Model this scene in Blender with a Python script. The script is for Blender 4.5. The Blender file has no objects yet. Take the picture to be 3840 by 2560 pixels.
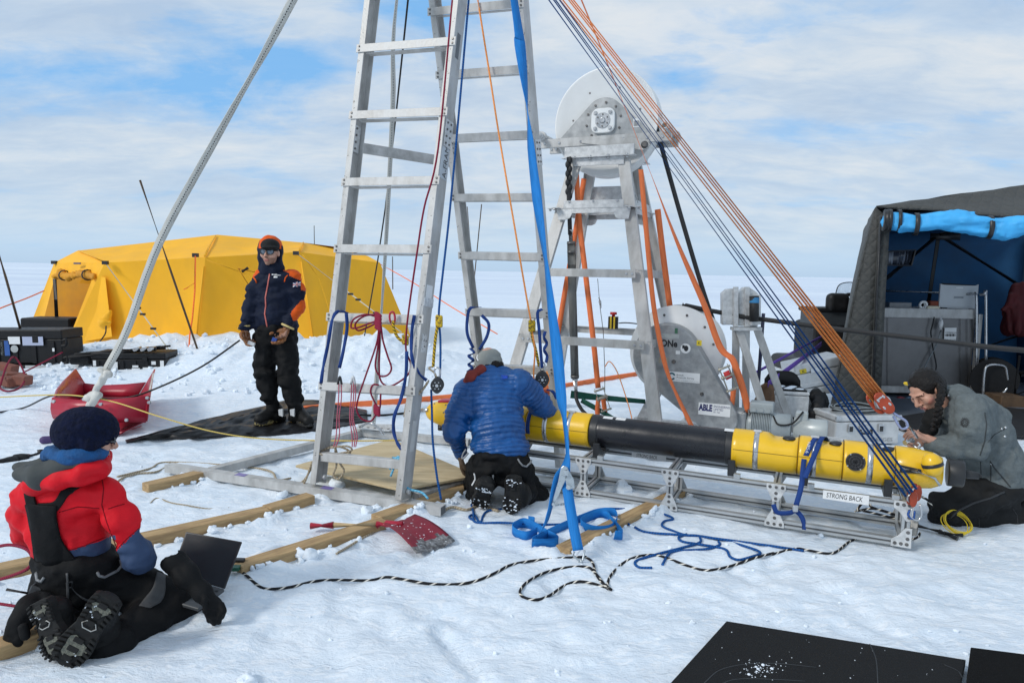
import bpy, math, random
import numpy as np
from mathutils import Vector as V
random.seed(7)
SC = bpy.context.scene
COL = SC.collection
# ---------------------------------------------------------------- camera
FPX = 2560.0
PITCH, ROLL, EYE = math.radians(5.84), math.atan(0.0183), 1.58
_F = V((0, math.cos(PITCH), -math.sin(PITCH)))
_U0 = V((0, math.sin(PITCH), math.cos(PITCH)))
_R0 = V((1, 0, 0))
_R = _R0 * math.cos(ROLL) + _U0 * math.sin(ROLL)
_U = -_R0 * math.sin(ROLL) + _U0 * math.cos(ROLL)
cam = bpy.data.cameras.new('camera')
cam.sensor_width = 36.0
cam.lens = 36.0 * FPX / 3840.0
cam.clip_start, cam.clip_end = 0.05, 20000
cam_o = bpy.data.objects.new('camera', cam)
COL.objects.link(cam_o)
from mathutils import Matrix
cam_o.matrix_world = Matrix(((_R.x, _U.x, -_F.x, 0), (_R.y, _U.y, -_F.y, 0), (_R.z, _U.z, -_F.z, EYE), (0, 0, 0, 1)))
SC.camera = cam_o
# ---------------------------------------------------------------- sky, sun, exposure
SUN_EL, SUN_AZ = math.radians(36), math.radians(-122)      # azimuth from +Y towards +X
world = bpy.data.worlds.new('World')
SC.world = world
world.use_nodes = True
SC.view_settings.view_transform = 'Standard'
SC.view_settings.look = 'None'
SC.view_settings.exposure = 0.18
SC.view_settings.gamma = 1.0
def build_world():
 nt = world.node_tree
 N, L = nt.nodes, nt.links
 N.clear()
 out = N.new('ShaderNodeOutputWorld')
 bg = N.new('ShaderNodeBackground')
 bg.inputs['Strength'].default_value = 0.1
 sky = N.new('ShaderNodeTexSky')
 sky.sky_type = 'NISHITA'
 sky.sun_disc = False
 sky.sun_elevation, sky.sun_rotation = SUN_EL, SUN_AZ
 sky.air_density, sky.dust_density, sky.ozone_density = 1.0, 0.6, 1.6
 tc = N.new('ShaderNodeTexCoord')
 sep = N.new('ShaderNodeSeparateXYZ')
 L.new(tc.outputs['Generated'], sep.inputs[0])
 def math_(op, a, b=None, c=None, clamp=False):
  n = N.new('ShaderNodeMath')
  n.operation = op
  n.use_clamp = clamp
  for i, x in enumerate((a, b, c)):
   if x is None:
    continue
   if isinstance(x, (int, float)):
    n.inputs[i].default_value = x
   else:
    L.new(x, n.inputs[i])
  return n.outputs[0]
 def ramp(fac, stops):
  n = N.new('ShaderNodeValToRGB')
  e = n.color_ramp.elements
  while len(e) < len(stops):
   e.new(0.5)
  for el, (p, c) in zip(e, stops):
   el.position = p
   el.color = (c, c, c, 1) if isinstance(c, (int, float)) else (*c, 1)
  L.new(fac, n.inputs[0])
  return n.outputs[0]
 def mix(fac, a, b):
  n = N.new('ShaderNodeMix')
  n.data_type = 'RGBA'
  for s, x in ((0, fac), (6, a), (7, b)):
   if isinstance(x, (int, float)):
    n.inputs[s].default_value = x
   elif isinstance(x, tuple):
    n.inputs[s].default_value = (*x, 1)
   else:
    L.new(x, n.inputs[s])
  return n.outputs[2]
 zz = math_('MAXIMUM', sep.outputs[2], 0.0)
 den = math_('ADD', zz, 0.2)
 u = math_('DIVIDE', sep.outputs[0], den)
 v = math_('DIVIDE', sep.outputs[1], den)
 comb = N.new('ShaderNodeCombineXYZ')
 L.new(u, comb.inputs[0])
 L.new(v, comb.inputs[1])
 def noise(scale, detail, rough, off, sx=1.0, sy=1.0, dist=0.0):
  m = N.new('ShaderNodeMapping')
  m.inputs['Location'].default_value = off
  m.inputs['Scale'].default_value = (sx, sy, 1)
  L.new(comb.outputs[0], m.inputs[0])
  n = N.new('ShaderNodeTexNoise')
  n.inputs['Scale'].default_value = scale
  n.inputs['Detail'].default_value = detail
  n.inputs['Roughness'].default_value = rough
  n.inputs['Distortion'].default_value = dist
  L.new(m.outputs[0], n.inputs['Vector'])
  return n.outputs[0]
 # coverage: mostly cloud, with torn gaps; gaps favoured round a few directions
 cov = noise(1.7, 9, 0.62, (3.3, 1.7, 0), 0.85, 1.1, 0.35)
 nrm = N.new('ShaderNodeVectorMath')
 nrm.operation = 'NORMALIZE'
 L.new(tc.outputs['Generated'], nrm.inputs[0])
 def gap(px, py, w, amt):
  d = (_F + _R * ((px - 1920) / FPX) + _U * ((1280 - py) / FPX)).normalized()
  n = N.new('ShaderNodeVectorMath')
  n.operation = 'SUBTRACT'
  L.new(nrm.outputs[0], n.inputs[0])
  n.inputs[1].default_value = d
  s = N.new('ShaderNodeVectorMath')
  s.operation = 'MULTIPLY'
  L.new(n.outputs[0], s.inputs[0])
  s.inputs[1].default_value = (1 / w[0], 1 / w[0], 1 / w[1])
  l = N.new('ShaderNodeVectorMath')
  l.operation = 'LENGTH'
  L.new(s.outputs[0], l.inputs[0])
  return math_('MULTIPLY', math_('SUBTRACT', 1.0, l.outputs['Value'], clamp=True), amt)
 bias = None
 for g in GAPS:
  x = gap(*g)
  bias = x if bias is None else math_('ADD', bias, x)
 c2 = math_('SUBTRACT', cov, bias)
 streak = noise(5.5, 8, 0.65, (7, 2, 0), 0.6, 1.2, 0.4)
 c3 = math_('ADD', c2, math_('MULTIPLY', math_('SUBTRACT', streak, 0.5), 0.34))
 cover = ramp(c3, ((0.20, 0.10), (0.31, 0.48), (0.43, 0.90), (0.56, 1.0)))
 # thickness: bright thin cloud, grey-blue thick cloud
 thick = noise(2.1, 9, 0.58, (11, 4, 2), 0.75, 1.1, 0.35)
 fine = noise(7.0, 8, 0.62, (1, 9, 2), 0.65, 1.2, 0.5)
 t2 = math_('ADD', math_('MULTIPLY', thick, 0.58), math_('MULTIPLY', fine, 0.42))
 ccol = ramp(t2, ((0.36, (6.5, 6.95, 7.4)), (0.45, (5.7, 6.45, 7.25)), (0.53, (4.9, 5.9, 7.1)), (0.64, (4.2, 5.3, 6.75))))
 blue = mix(0.75, sky.outputs[0], (1.7, 4.8, 9.0))
 col = mix(cover, blue, ccol)
 hz = ramp(zz, ((0.0, 1.0), (0.035, 0.72), (0.09, 0.25), (0.2, 0.0)))
 hcol = ramp(zz, ((0.0, (4.3, 5.7, 7.3)), (0.02, (4.5, 6.1, 7.8)), (0.06, (5.2, 6.5, 7.7))))
 col = mix(hz, col, hcol)
 L.new(col, bg.inputs[0])
 L.new(bg.outputs[0], out.inputs[0])
GAPS = ((1040, 215, (0.15, 0.06), 0.24), (1170, 240, (0.09, 0.035), 0.12), (760, 330, (0.20, 0.05), 0.14), (1600, 50, (0.16, 0.08), 0.25), (520, 340, (0.26, 0.045), 0.14),
  (300, 430, (0.26, 0.04), 0.15), (60, 245, (0.16, 0.04), 0.14), (2530, 280, (0.07, 0.03), 0.24), (3380, 470, (0.24, 0.03), 0.17), (3500, 350, (0.16, 0.02), 0.12))
build_world()
sun = bpy.data.lights.new('sun', 'SUN')
sun.energy = 1.7
sun.angle = math.radians(12)
sun.color = (1.0, 0.955, 0.89)
sun_o = bpy.data.objects.new('sun', sun)
COL.objects.link(sun_o)
_sd = V((math.sin(SUN_AZ) * math.cos(SUN_EL), math.cos(SUN_AZ) * math.cos(SUN_EL), math.sin(SUN_EL)))
sun_o.rotation_euler = (-_sd).to_track_quat('-Z', 'Y').to_euler()
sun_o.location = (0, 0, 20)
SC.cycles.use_denoising = True
SC.cycles.max_bounces = 8
SC.cycles.transparent_max_bounces = 12
# ---------------------------------------------------------------- placing helpers
def ray(px, py):
 return _F + _R * ((px - 1920) / FPX) + _U * ((1280 - py) / FPX)
def g(px, py, z=0.0):
 """point of the level z seen at that place of the photograph"""
 d = ray(px, py)
 t = (z - EYE) / d.z
 return V((d.x * t, d.y * t, z))
def at(px, py, Y):
 """point at the distance Y seen at that place of the photograph"""
 d = ray(px, py)
 t = Y / d.y
 return V((d.x * t, Y, EYE + d.z * t))
def pix(p):
 v = V(p) - V((0, 0, EYE))
 return 1920 + FPX * v.dot(_R) / v.dot(_F), 1280 - FPX * v.dot(_U) / v.dot(_F)
# ---------------------------------------------------------------- noise
def _hash(i, j, k, seed):
 n = (i * 374761393 + j * 668265263 + k * 1274126177 + seed * 974711) & 0xffffffff
 n = ((n ^ (n >> 13)) * 1274126177) & 0xffffffff
 return ((n ^ (n >> 16)) & 0xffff) / 32767.5 - 1.0
def vnoise(x, y, z=None, seed=0):
 x, y = np.asarray(x, float), np.asarray(y, float)
 z = np.zeros_like(x) if z is None else np.asarray(z, float)
 xi, yi, zi = np.floor(x).astype(np.int64), np.floor(y).astype(np.int64), np.floor(z).astype(np.int64)
 fx, fy, fz = x - xi, y - yi, z - zi
 fx, fy, fz = fx * fx * (3 - 2 * fx), fy * fy * (3 - 2 * fy), fz * fz * (3 - 2 * fz)
 r = 0
 for a in (0, 1):
  for b in (0, 1):
   for c in (0, 1):
    w = (fx if a else 1 - fx) * (fy if b else 1 - fy) * (fz if c else 1 - fz)
    r = r + w * _hash(xi + a, yi + b, zi + c, seed)
 return r
def fbm(x, y, z=None, oct=4, seed=0, gain=0.5):
 r, a = 0, 1.0
 for o in range(oct):
  r = r + a * vnoise(x, y, z, seed + o * 17)
  x, y = x * 2.03 + 5.1, y * 2.03 + 1.7
  z = None if z is None else z * 2.03 + 3.3
  a *= gain
 return r
# ---------------------------------------------------------------- materials
_M = {}
def mat(name, c, rough=0.6, metal=0.0, var=0.15, scale=8.0, bump=0.0, bscale=60.0, c2=None, spec=0.5, stretch=(1, 1, 1), detail=5, coat=0.0, sheen=0.0, trans=0.0, lo=0.35, hi=0.7):
 """plain surface with uneven colour, uneven gloss and a fine bump, all from object-space noise"""
 if name in _M:
  return _M[name]
 m = bpy.data.materials.new(name)
 m.use_nodes = True
 nt = m.node_tree
 N, L = nt.nodes, nt.links
 p = N['Principled BSDF']
 p.inputs['Metallic'].default_value = metal
 p.inputs['Specular IOR Level'].default_value = spec
 p.inputs['Coat Weight'].default_value = coat
 p.inputs['Sheen Weight'].default_value = sheen
 if trans:
  p.inputs['Transmission Weight'].default_value = trans
 tc = N.new('ShaderNodeTexCoord')
 mp = N.new('ShaderNodeMapping')
 mp.inputs['Scale'].default_value = stretch
 L.new(tc.outputs['Object'], mp.inputs[0])
 n = N.new('ShaderNodeTexNoise')
 n.inputs['Scale'].default_value = scale
 n.inputs['Detail'].default_value = detail
 n.inputs['Roughness'].default_value = 0.62
 L.new(mp.outputs[0], n.inputs['Vector'])
 r = N.new('ShaderNodeValToRGB')
 if c2 is None:
  a = tuple(max(0, x * (1 - var)) for x in c)
  b = tuple(min(1, x * (1 + var)) for x in c)
 else:
  a, b = c, c2
 r.color_ramp.elements[0].position, r.color_ramp.elements[1].position = lo, hi
 r.color_ramp.elements[0].color, r.color_ramp.elements[1].color = (*a, 1), (*b, 1)
 L.new(n.outputs[0], r.inputs[0])
 L.new(r.outputs[0], p.inputs['Base Color'])
 rr = N.new('ShaderNodeMapRange')
 rr.inputs[1].default_value, rr.inputs[2].default_value = 0.3, 0.7
 rr.inputs[3].default_value, rr.inputs[4].default_value = max(0.03, rough - 0.1), min(1, rough + 0.1)
 L.new(n.outputs[0], rr.inputs[0])
 L.new(rr.outputs[0], p.inputs['Roughness'])
 if bump:
  n2 = N.new('ShaderNodeTexNoise')
  n2.inputs['Scale'].default_value = bscale
  n2.inputs['Detail'].default_value = 6
  L.new(mp.outputs[0], n2.inputs['Vector'])
  b = N.new('ShaderNodeBump')
  b.inputs['Strength'].default_value = bump
  b.inputs['Distance'].default_value = 0.02
  L.new(n2.outputs[0], b.inputs['Height'])
  L.new(b.outputs[0], p.inputs['Normal'])
 _M[name] = m
 return m
def rope_mat(name, c1, c2, share=0.3, freq=40, rough=0.8, twist=1.0, bump=0.05):
 """braided cord: flecks of c2 spiral along c1; the tubes carry u round and v metres along"""
 if name in _M:
  return _M[name]
 m = bpy.data.materials.new(name)
 m.use_nodes = True
 N, L = m.node_tree.nodes, m.node_tree.links
 p = N['Principled BSDF']
 p.inputs['Roughness'].default_value = rough
 p.inputs['Specular IOR Level'].default_value = 0.25
 uv = N.new('ShaderNodeUVMap')
 sp = N.new('ShaderNodeSeparateXYZ')
 L.new(uv.outputs[0], sp.inputs[0])
 def M(op, a, b):
  n = N.new('ShaderNodeMath')
  n.operation = op
  for i, x in enumerate((a, b)):
   if isinstance(x, (int, float)):
    n.inputs[i].default_value = x
   else:
    L.new(x, n.inputs[i])
  return n.outputs[0]
 ph = M('ADD', M('MULTIPLY', sp.outputs[1], float(freq)), M('MULTIPLY', sp.outputs[0], twist))
 fr = M('FRACT', ph, 0)
 fl = M('LESS_THAN', fr, share)
 mx = N.new('ShaderNodeMix')
 mx.data_type = 'RGBA'
 mx.inputs[6].default_value, mx.inputs[7].default_value = (*c1, 1), (*c2, 1)
 L.new(fl, mx.inputs[0])
 L.new(mx.outputs[2], p.inputs['Base Color'])
 s = M('SINE', M('MULTIPLY', M('ADD', M('MULTIPLY', sp.outputs[1], freq * 4.0), M('MULTIPLY', sp.outputs[0], 3.0)), 6.283), 0)
 b = N.new('ShaderNodeBump')
 b.inputs['Strength'].default_value = bump
 b.inputs['Distance'].default_value = 0.003
 L.new(s, b.inputs['Height'])
 L.new(b.outputs[0], p.inputs['Normal'])
 _M[name] = m
 return m
def web_mat(name, c, stitch=None, rough=0.7):
 """woven strap: ribs across, a little wear, an optional dotted centre line"""
 if name in _M:
  return _M[name]
 m = bpy.data.materials.new(name)
 m.use_nodes = True
 N, L = m.node_tree.nodes, m.node_tree.links
 p = N['Principled BSDF']
 p.inputs['Roughness'].default_value = rough
 p.inputs['Specular IOR Level'].default_value = 0.3
 uv = N.new('ShaderNodeUVMap')
 sp = N.new('ShaderNodeSeparateXYZ')
 L.new(uv.outputs[0], sp.inputs[0])
 def M(op, a, b):
  n = N.new('ShaderNodeMath')
  n.operation = op
  for i, x in enumerate((a, b)):
   if isinstance(x, (int, float)):
    n.inputs[i].default_value = x
   else:
    L.new(x, n.inputs[i])
  return n.outputs[0]
 no = N.new('ShaderNodeTexNoise')
 no.inputs['Scale'].default_value = 9
 no.inputs['Detail'].default_value = 6
 L.new(uv.outputs[0], no.inputs['Vector'])
 r = N.new('ShaderNodeValToRGB')
 r.color_ramp.elements[0].position, r.color_ramp.elements[1].position = 0.3, 0.72
 r.color_ramp.elements[0].color = (*(x * 0.8 for x in c), 1)
 r.color_ramp.elements[1].color = (*(min(1, x * 1.12) for x in c), 1)
 L.new(no.outputs[0], r.inputs[0])
 col = r.outputs[0]
 if stitch:
  du = M('ABSOLUTE', M('SUBTRACT', sp.outputs[0], 0.5), 0)
  line = M('MULTIPLY', M('LESS_THAN', du, 0.06), M('LESS_THAN', M('FRACT', M('MULTIPLY', sp.outputs[1], 45.0), 0), 0.55))
  mx = N.new('ShaderNodeMix')
  mx.data_type = 'RGBA'
  L.new(line, mx.inputs[0])
  L.new(col, mx.inputs[6])
  mx.inputs[7].default_value = (*stitch, 1)
  col = mx.outputs[2]
 L.new(col, p.inputs['Base Color'])
 s = M('MULTIPLY', M('SINE', M('MULTIPLY', sp.outputs[1], 1600.0), 0), M('SINE', M('MULTIPLY', sp.outputs[0], 44.0), 0))
 b = N.new('ShaderNodeBump')
 b.inputs['Strength'].default_value = 0.35
 b.inputs['Distance'].default_value = 0.002
 L.new(s, b.inputs['Height'])
 L.new(b.outputs[0], p.inputs['Normal'])
 _M[name] = m
 return m
# ---------------------------------------------------------------- mesh building
def world_loc(o):
 l = V((0, 0, 0))
 while o is not None:
  l = l + o.location
  o = o.parent
 return l
def frame(d, up=(0, 0, 1)):
 d = V(d).normalized()
 up = V(up)
 if abs(d.dot(up.normalized())) > 0.995:
  up = V((0, 1, 0)) if abs(d.y) < 0.9 else V((1, 0, 0))
 s = d.cross(up).normalized()
 return d, s, s.cross(d).normalized()
def spline(pts, n=8):
 """Catmull-Rom through the points"""
 P = [V(p) for p in pts]
 if len(P) < 3:
  return P
 Q = [P[0] * 2 - P[1]] + P + [P[-1] * 2 - P[-2]]
 out = []
 for i in range(1, len(Q) - 2):
  a, b, c, d = Q[i - 1:i + 3]
  for k in range(n):
   t = k / n
   out.append(0.5 * ((2 * b) + (c - a) * t + (2 * a - 5 * b + 4 * c - d) * t * t + (3 * b - a - 3 * c + d) * t ** 3))
 out.append(P[-1])
 return out
def circle(c, r, n, a, b):
 c, a, b = V(c), V(a), V(b)
 return [c + (a * math.cos(2 * math.pi * i / n) + b * math.sin(2 * math.pi * i / n)) * r for i in range(n)]
class MB:
 def __init__(s):
  s.v, s.f, s.sm, s.mi, s.uv = [], [], [], [], []
  s.m = 0
 def face(s, idx, smooth=False, uv=None):
  s.f.append(tuple(idx))
  s.sm.append(smooth)
  s.mi.append(s.m)
  s.uv.append(uv)
 def poly(s, pts, smooth=False):
  b = len(s.v)
  s.v += [V(p) for p in pts]
  s.face(range(b, b + len(pts)), smooth)
  return s
 def prof(s, a, b, poly, xd, yd, smooth=False, poly2=None):
  """a profile (2-D points on axes xd, yd) swept from a to b"""
  a, b, xd, yd = V(a), V(b), V(xd), V(yd)
  n, k = len(poly), len(s.v)
  s.v += [a + xd * x + yd * y for x, y in poly] + [b + xd * x + yd * y for x, y in (poly2 or poly)]
  L = (b - a).length
  for i in range(n):
   j = (i + 1) % n
   s.face((k + i, k + j, k + n + j, k + n + i), smooth)
  s.face(list(range(k + n - 1, k - 1, -1)))
  s.face(list(range(k + n, k + 2 * n)))
  return s
 def beam(s, a, b, w, h, up=(0, 0, 1)):
  """square bar: w across, h along up"""
  d, x, y = frame(V(b) - V(a), up)
  return s.prof(a, b, [(-w / 2, -h / 2), (w / 2, -h / 2), (w / 2, h / 2), (-w / 2, h / 2)], x, y)
 def box(s, c, sx, sy, sz, ax=None):
  X, Y, Z = ax or (V((1, 0, 0)), V((0, 1, 0)), V((0, 0, 1)))
  c = V(c)
  return s.prof(c - Z * (sz / 2), c + Z * (sz / 2), [(-sx / 2, -sy / 2), (sx / 2, -sy / 2), (sx / 2, sy / 2), (-sx / 2, sy / 2)], X, Y)
 def prism(s, pts, off):
  pts, off = [V(p) for p in pts], V(off)
  k, n = len(s.v), len(pts)
  s.v += pts + [p + off for p in pts]
  for i in range(n):
   j = (i + 1) % n
   s.face((k + i, k + j, k + n + j, k + n + i))
  s.face(list(range(k + n - 1, k - 1, -1)))
  s.face(list(range(k + n, k + 2 * n)))
  return s
 def tube(s, pts, r, n=8, closed=False, sx=1.0, up=(0, 0, 1)):
  pts = [V(p) for p in pts]
  m, k = len(pts), len(s.v)
  prev, L, dist = None, 0.0, []
  for i, p in enumerate(pts):
   if closed:
    t = pts[(i + 1) % m] - pts[i - 1]
   else:
    t = pts[min(i + 1, m - 1)] - pts[max(i - 1, 0)]
   if t.length < 1e-9:
    t = V((0, 0, 1))
   t.normalize()
   if prev is None:
    _, a, b = frame(t, up)
   else:
    a = prev - t * prev.dot(t)
    a = a.normalized() if a.length > 1e-6 else frame(t)[1]
    b = t.cross(a)
   prev = a
   rr = r[i] if isinstance(r, (list, tuple)) else r
   if i:
    L += (p - pts[i - 1]).length
   dist.append(L)
   for q in range(n):
    an = 2 * math.pi * q / n
    s.v.append(p + (a * math.cos(an) * sx + b * math.sin(an)) * rr)
  for i in range(m if closed else m - 1):
   i2 = (i + 1) % m
   d2 = dist[i2] if i2 else L
   for q in range(n):
    q2 = (q + 1) % n
    s.face((k + i * n + q, k + i * n + q2, k + i2 * n + q2, k + i2 * n + q), True,
      ((q / n, dist[i]), ((q + 1) / n, dist[i]), ((q + 1) / n, d2), (q / n, d2)))
  if not closed:
   s.face(list(range(k + n - 1, k - 1, -1)))
   s.face(list(range(k + (m - 1) * n, k + m * n)))
  return s
 def cyl(s, a, b, r, r2=None, n=16):
  a, b = V(a), V(b)
  d, x, y = frame(b - a)
  k = len(s.v)
  r2 = r if r2 is None else r2
  s.v += circle(a, r, n, x, y) + circle(b, r2, n, x, y)
  for i in range(n):
   j = (i + 1) % n
   s.face((k + i, k + j, k + n + j, k + n + i), True)
  s.face(list(range(k + n - 1, k - 1, -1)))
  s.face(list(range(k + n, k + 2 * n)))
  return s
 def lathe(s, o, axis, prof, n=24, cap=True, flat=()):
  """prof: (distance along axis, radius)"""
  o = V(o)
  d, x, y = frame(axis)
  k = len(s.v)
  for t, r in prof:
   s.v += circle(o + d * t, max(r, 1e-5), n, x, y)
  for i in range(len(prof) - 1):
   for q in range(n):
    q2 = (q + 1) % n
    s.face((k + i * n + q, k + i * n + q2, k + (i + 1) * n + q2, k + (i + 1) * n + q), i not in flat)
  if cap:
   s.face(list(range(k + n - 1, k - 1, -1)))
   e = k + (len(prof) - 1) * n
   s.face(list(range(e, e + n)))
  return s
 def ribbon(s, pts, w, side, t=0.003):
  """strap of width w and thickness t; side: one vector or one per point"""
  pts = [V(p) for p in pts]
  m, k, L = len(pts), len(s.v), 0.0
  dist = []
  for i, p in enumerate(pts):
   d = pts[min(i + 1, m - 1)] - pts[max(i - 1, 0)]
   d = d.normalized() if d.length > 1e-9 else V((0, 0, 1))
   sd = V(side[i] if isinstance(side, list) else side)
   sd = sd - d * sd.dot(d)
   sd = sd.normalized() if sd.length > 1e-6 else frame(d)[1]
   nn = d.cross(sd)
   ww = w[i] if isinstance(w, (list, tuple)) else w
   if i:
    L += (p - pts[i - 1]).length
   dist.append(L)
   s.v += [p - sd * ww / 2 - nn * t / 2, p + sd * ww / 2 - nn * t / 2, p + sd * ww / 2 + nn * t / 2, p - sd * ww / 2 + nn * t / 2]
  U = ((0, 1), (1, 1), (1, 0), (0, 0))
  for i in range(m - 1):
   for q in range(4):
    q2 = (q + 1) % 4
    s.face((k + i * 4 + q, k + i * 4 + q2, k + i * 4 + 4 + q2, k + i * 4 + 4 + q), q in (0, 2),
      ((U[q][0], dist[i]), (U[q][1], dist[i]), (U[q][1], dist[i + 1]), (U[q][0], dist[i + 1])))
  s.face((k + 3, k + 2, k + 1, k))
  e = k + (m - 1) * 4
  s.face((e, e + 1, e + 2, e + 3))
  return s
 def sheet(s, P, t=0.0, nrm=None, smooth=True):
  """grid of points P[i][j]; with t a back side is added"""
  ni, nj, k = len(P), len(P[0]), len(s.v)
  P = [[V(p) for p in row] for row in P]
  for row in P:
   s.v += row
  q = lambda i, j, o=0: k + o + i * nj + j
  for i in range(ni - 1):
   for j in range(nj - 1):
    s.face((q(i, j), q(i, j + 1), q(i + 1, j + 1), q(i + 1, j)), smooth)
  if t:
   o = ni * nj
   for i in range(ni):
    for j in range(nj):
     if nrm is not None:
      n = V(nrm)
     else:
      a = P[min(i + 1, ni - 1)][j] - P[max(i - 1, 0)][j]
      b = P[i][min(j + 1, nj - 1)] - P[i][max(j - 1, 0)]
      n = a.cross(b)
      n = n.normalized() if n.length > 1e-9 else V((0, 0, 1))
     s.v.append(P[i][j] + n * t)
   for i in range(ni - 1):
    for j in range(nj - 1):
     s.face((q(i + 1, j, o), q(i + 1, j + 1, o), q(i, j + 1, o), q(i, j, o)), smooth)
   for i in range(ni - 1):
    s.face((q(i, 0), q(i + 1, 0), q(i + 1, 0, o), q(i, 0, o)))
    s.face((q(i + 1, nj - 1), q(i, nj - 1), q(i, nj - 1, o), q(i + 1, nj - 1, o)))
   for j in range(nj - 1):
    s.face((q(0, j + 1), q(0, j), q(0, j, o), q(0, j + 1, o)))
    s.face((q(ni - 1, j), q(ni - 1, j + 1), q(ni - 1, j + 1, o), q(ni - 1, j, o)))
  return s
 def ball(s, c, r, ax=None, n=12, m=8, cut=None):
  """ellipsoid; r a number or three radii on axes ax"""
  X, Y, Z = ax or (V((1, 0, 0)), V((0, 1, 0)), V((0, 0, 1)))
  r = (r, r, r) if isinstance(r, (int, float)) else r
  c, k = V(c), len(s.v)
  for i in range(m + 1):
   th = math.pi * i / m
   for q in range(n):
    ph = 2 * math.pi * q / n
    s.v.append(c + X * (r[0] * math.sin(th) * math.cos(ph)) + Y * (r[1] * math.sin(th) * math.sin(ph)) + Z * (r[2] * math.cos(th)))
  for i in range(m):
   for q in range(n):
    q2 = (q + 1) % n
    s.face((k + i * n + q, k + (i + 1) * n + q, k + (i + 1) * n + q2, k + i * n + q2), True)
  return s
 def bolt(s, p, n, r=0.009, h=0.006):
  n = V(n).normalized()
  return s.cyl(V(p), V(p) + n * h, r, r * 0.85, 6)
 def text(s, txt, o, right, up, size, lift=0.0008, shear=0.0, bold=0.0, fit=None):
  """lettering as a flat sheet: o is the lower left corner; fit: width to squeeze into"""
  cu = bpy.data.curves.new('letters', 'FONT')
  cu.body = txt
  cu.size = size
  cu.shear = shear
  cu.offset = bold
  cu.resolution_u = 3
  ob = bpy.data.objects.new('letters', cu)
  COL.objects.link(ob)
  bpy.context.view_layer.update()
  me = ob.evaluated_get(bpy.context.evaluated_depsgraph_get()).to_mesh()
  right, up, o, k = V(right).normalized(), V(up).normalized(), V(o), len(s.v)
  nn = right.cross(up)
  sx = 1.0
  if fit and len(me.vertices):
   w = max(q.co.x for q in me.vertices)
   sx = fit / w if w else 1.0
  s.v += [o + right * q.co.x * sx + up * q.co.y + nn * lift for q in me.vertices]
  for pgn in me.polygons:
   s.face([k + i for i in pgn.vertices])
  ob.to_mesh_clear()
  bpy.data.objects.remove(ob)
  bpy.data.curves.remove(cu)
  return s
 def build(s, name, mats, parent=None, origin=None, bevel=0.0, seg=1, bang=40):
  me = bpy.data.meshes.new(name)
  org = world_loc(parent) if parent is not None else V(origin if origin is not None else (0, 0, 0))
  me.from_pydata([tuple(p - org) for p in s.v], [], s.f)
  mats = mats if isinstance(mats, (list, tuple)) else [mats]
  for m in mats:
   me.materials.append(m)
  me.polygons.foreach_set('use_smooth', s.sm)
  me.polygons.foreach_set('material_index', s.mi)
  if any(u for u in s.uv):
   lay = me.uv_layers.new(name='UVMap')
   li = 0
   buf = np.zeros((len(me.loops), 2))
   for f, u in zip(s.f, s.uv):
    if u:
     buf[li:li + len(f)] = u
    li += len(f)
   lay.data.foreach_set('uv', buf.ravel())
  me.validate()
  me.update()
  o = bpy.data.objects.new(name, me)
  COL.objects.link(o)
  if parent is not None:
   o.parent = parent
  else:
   o.location = org
  if bevel:
   b = o.modifiers.new('bevel', 'BEVEL')
   b.width, b.segments, b.limit_method, b.angle_limit = bevel, seg, 'ANGLE', math.radians(bang)
   b.harden_normals = False
  return o
def thing(name, label, cat, loc, group=None):
 o = bpy.data.objects.new(name, None)
 COL.objects.link(o)
 o.location = V(loc)
 o.empty_display_size = 0.1
 return tag(o, label, cat, group)
def tag(o, label, cat, group=None):
 o['label'], o['category'] = label, cat
 if group:
  o['group'] = group
 return o
def kind(o, k):
 o['kind'] = k
 return o
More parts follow.
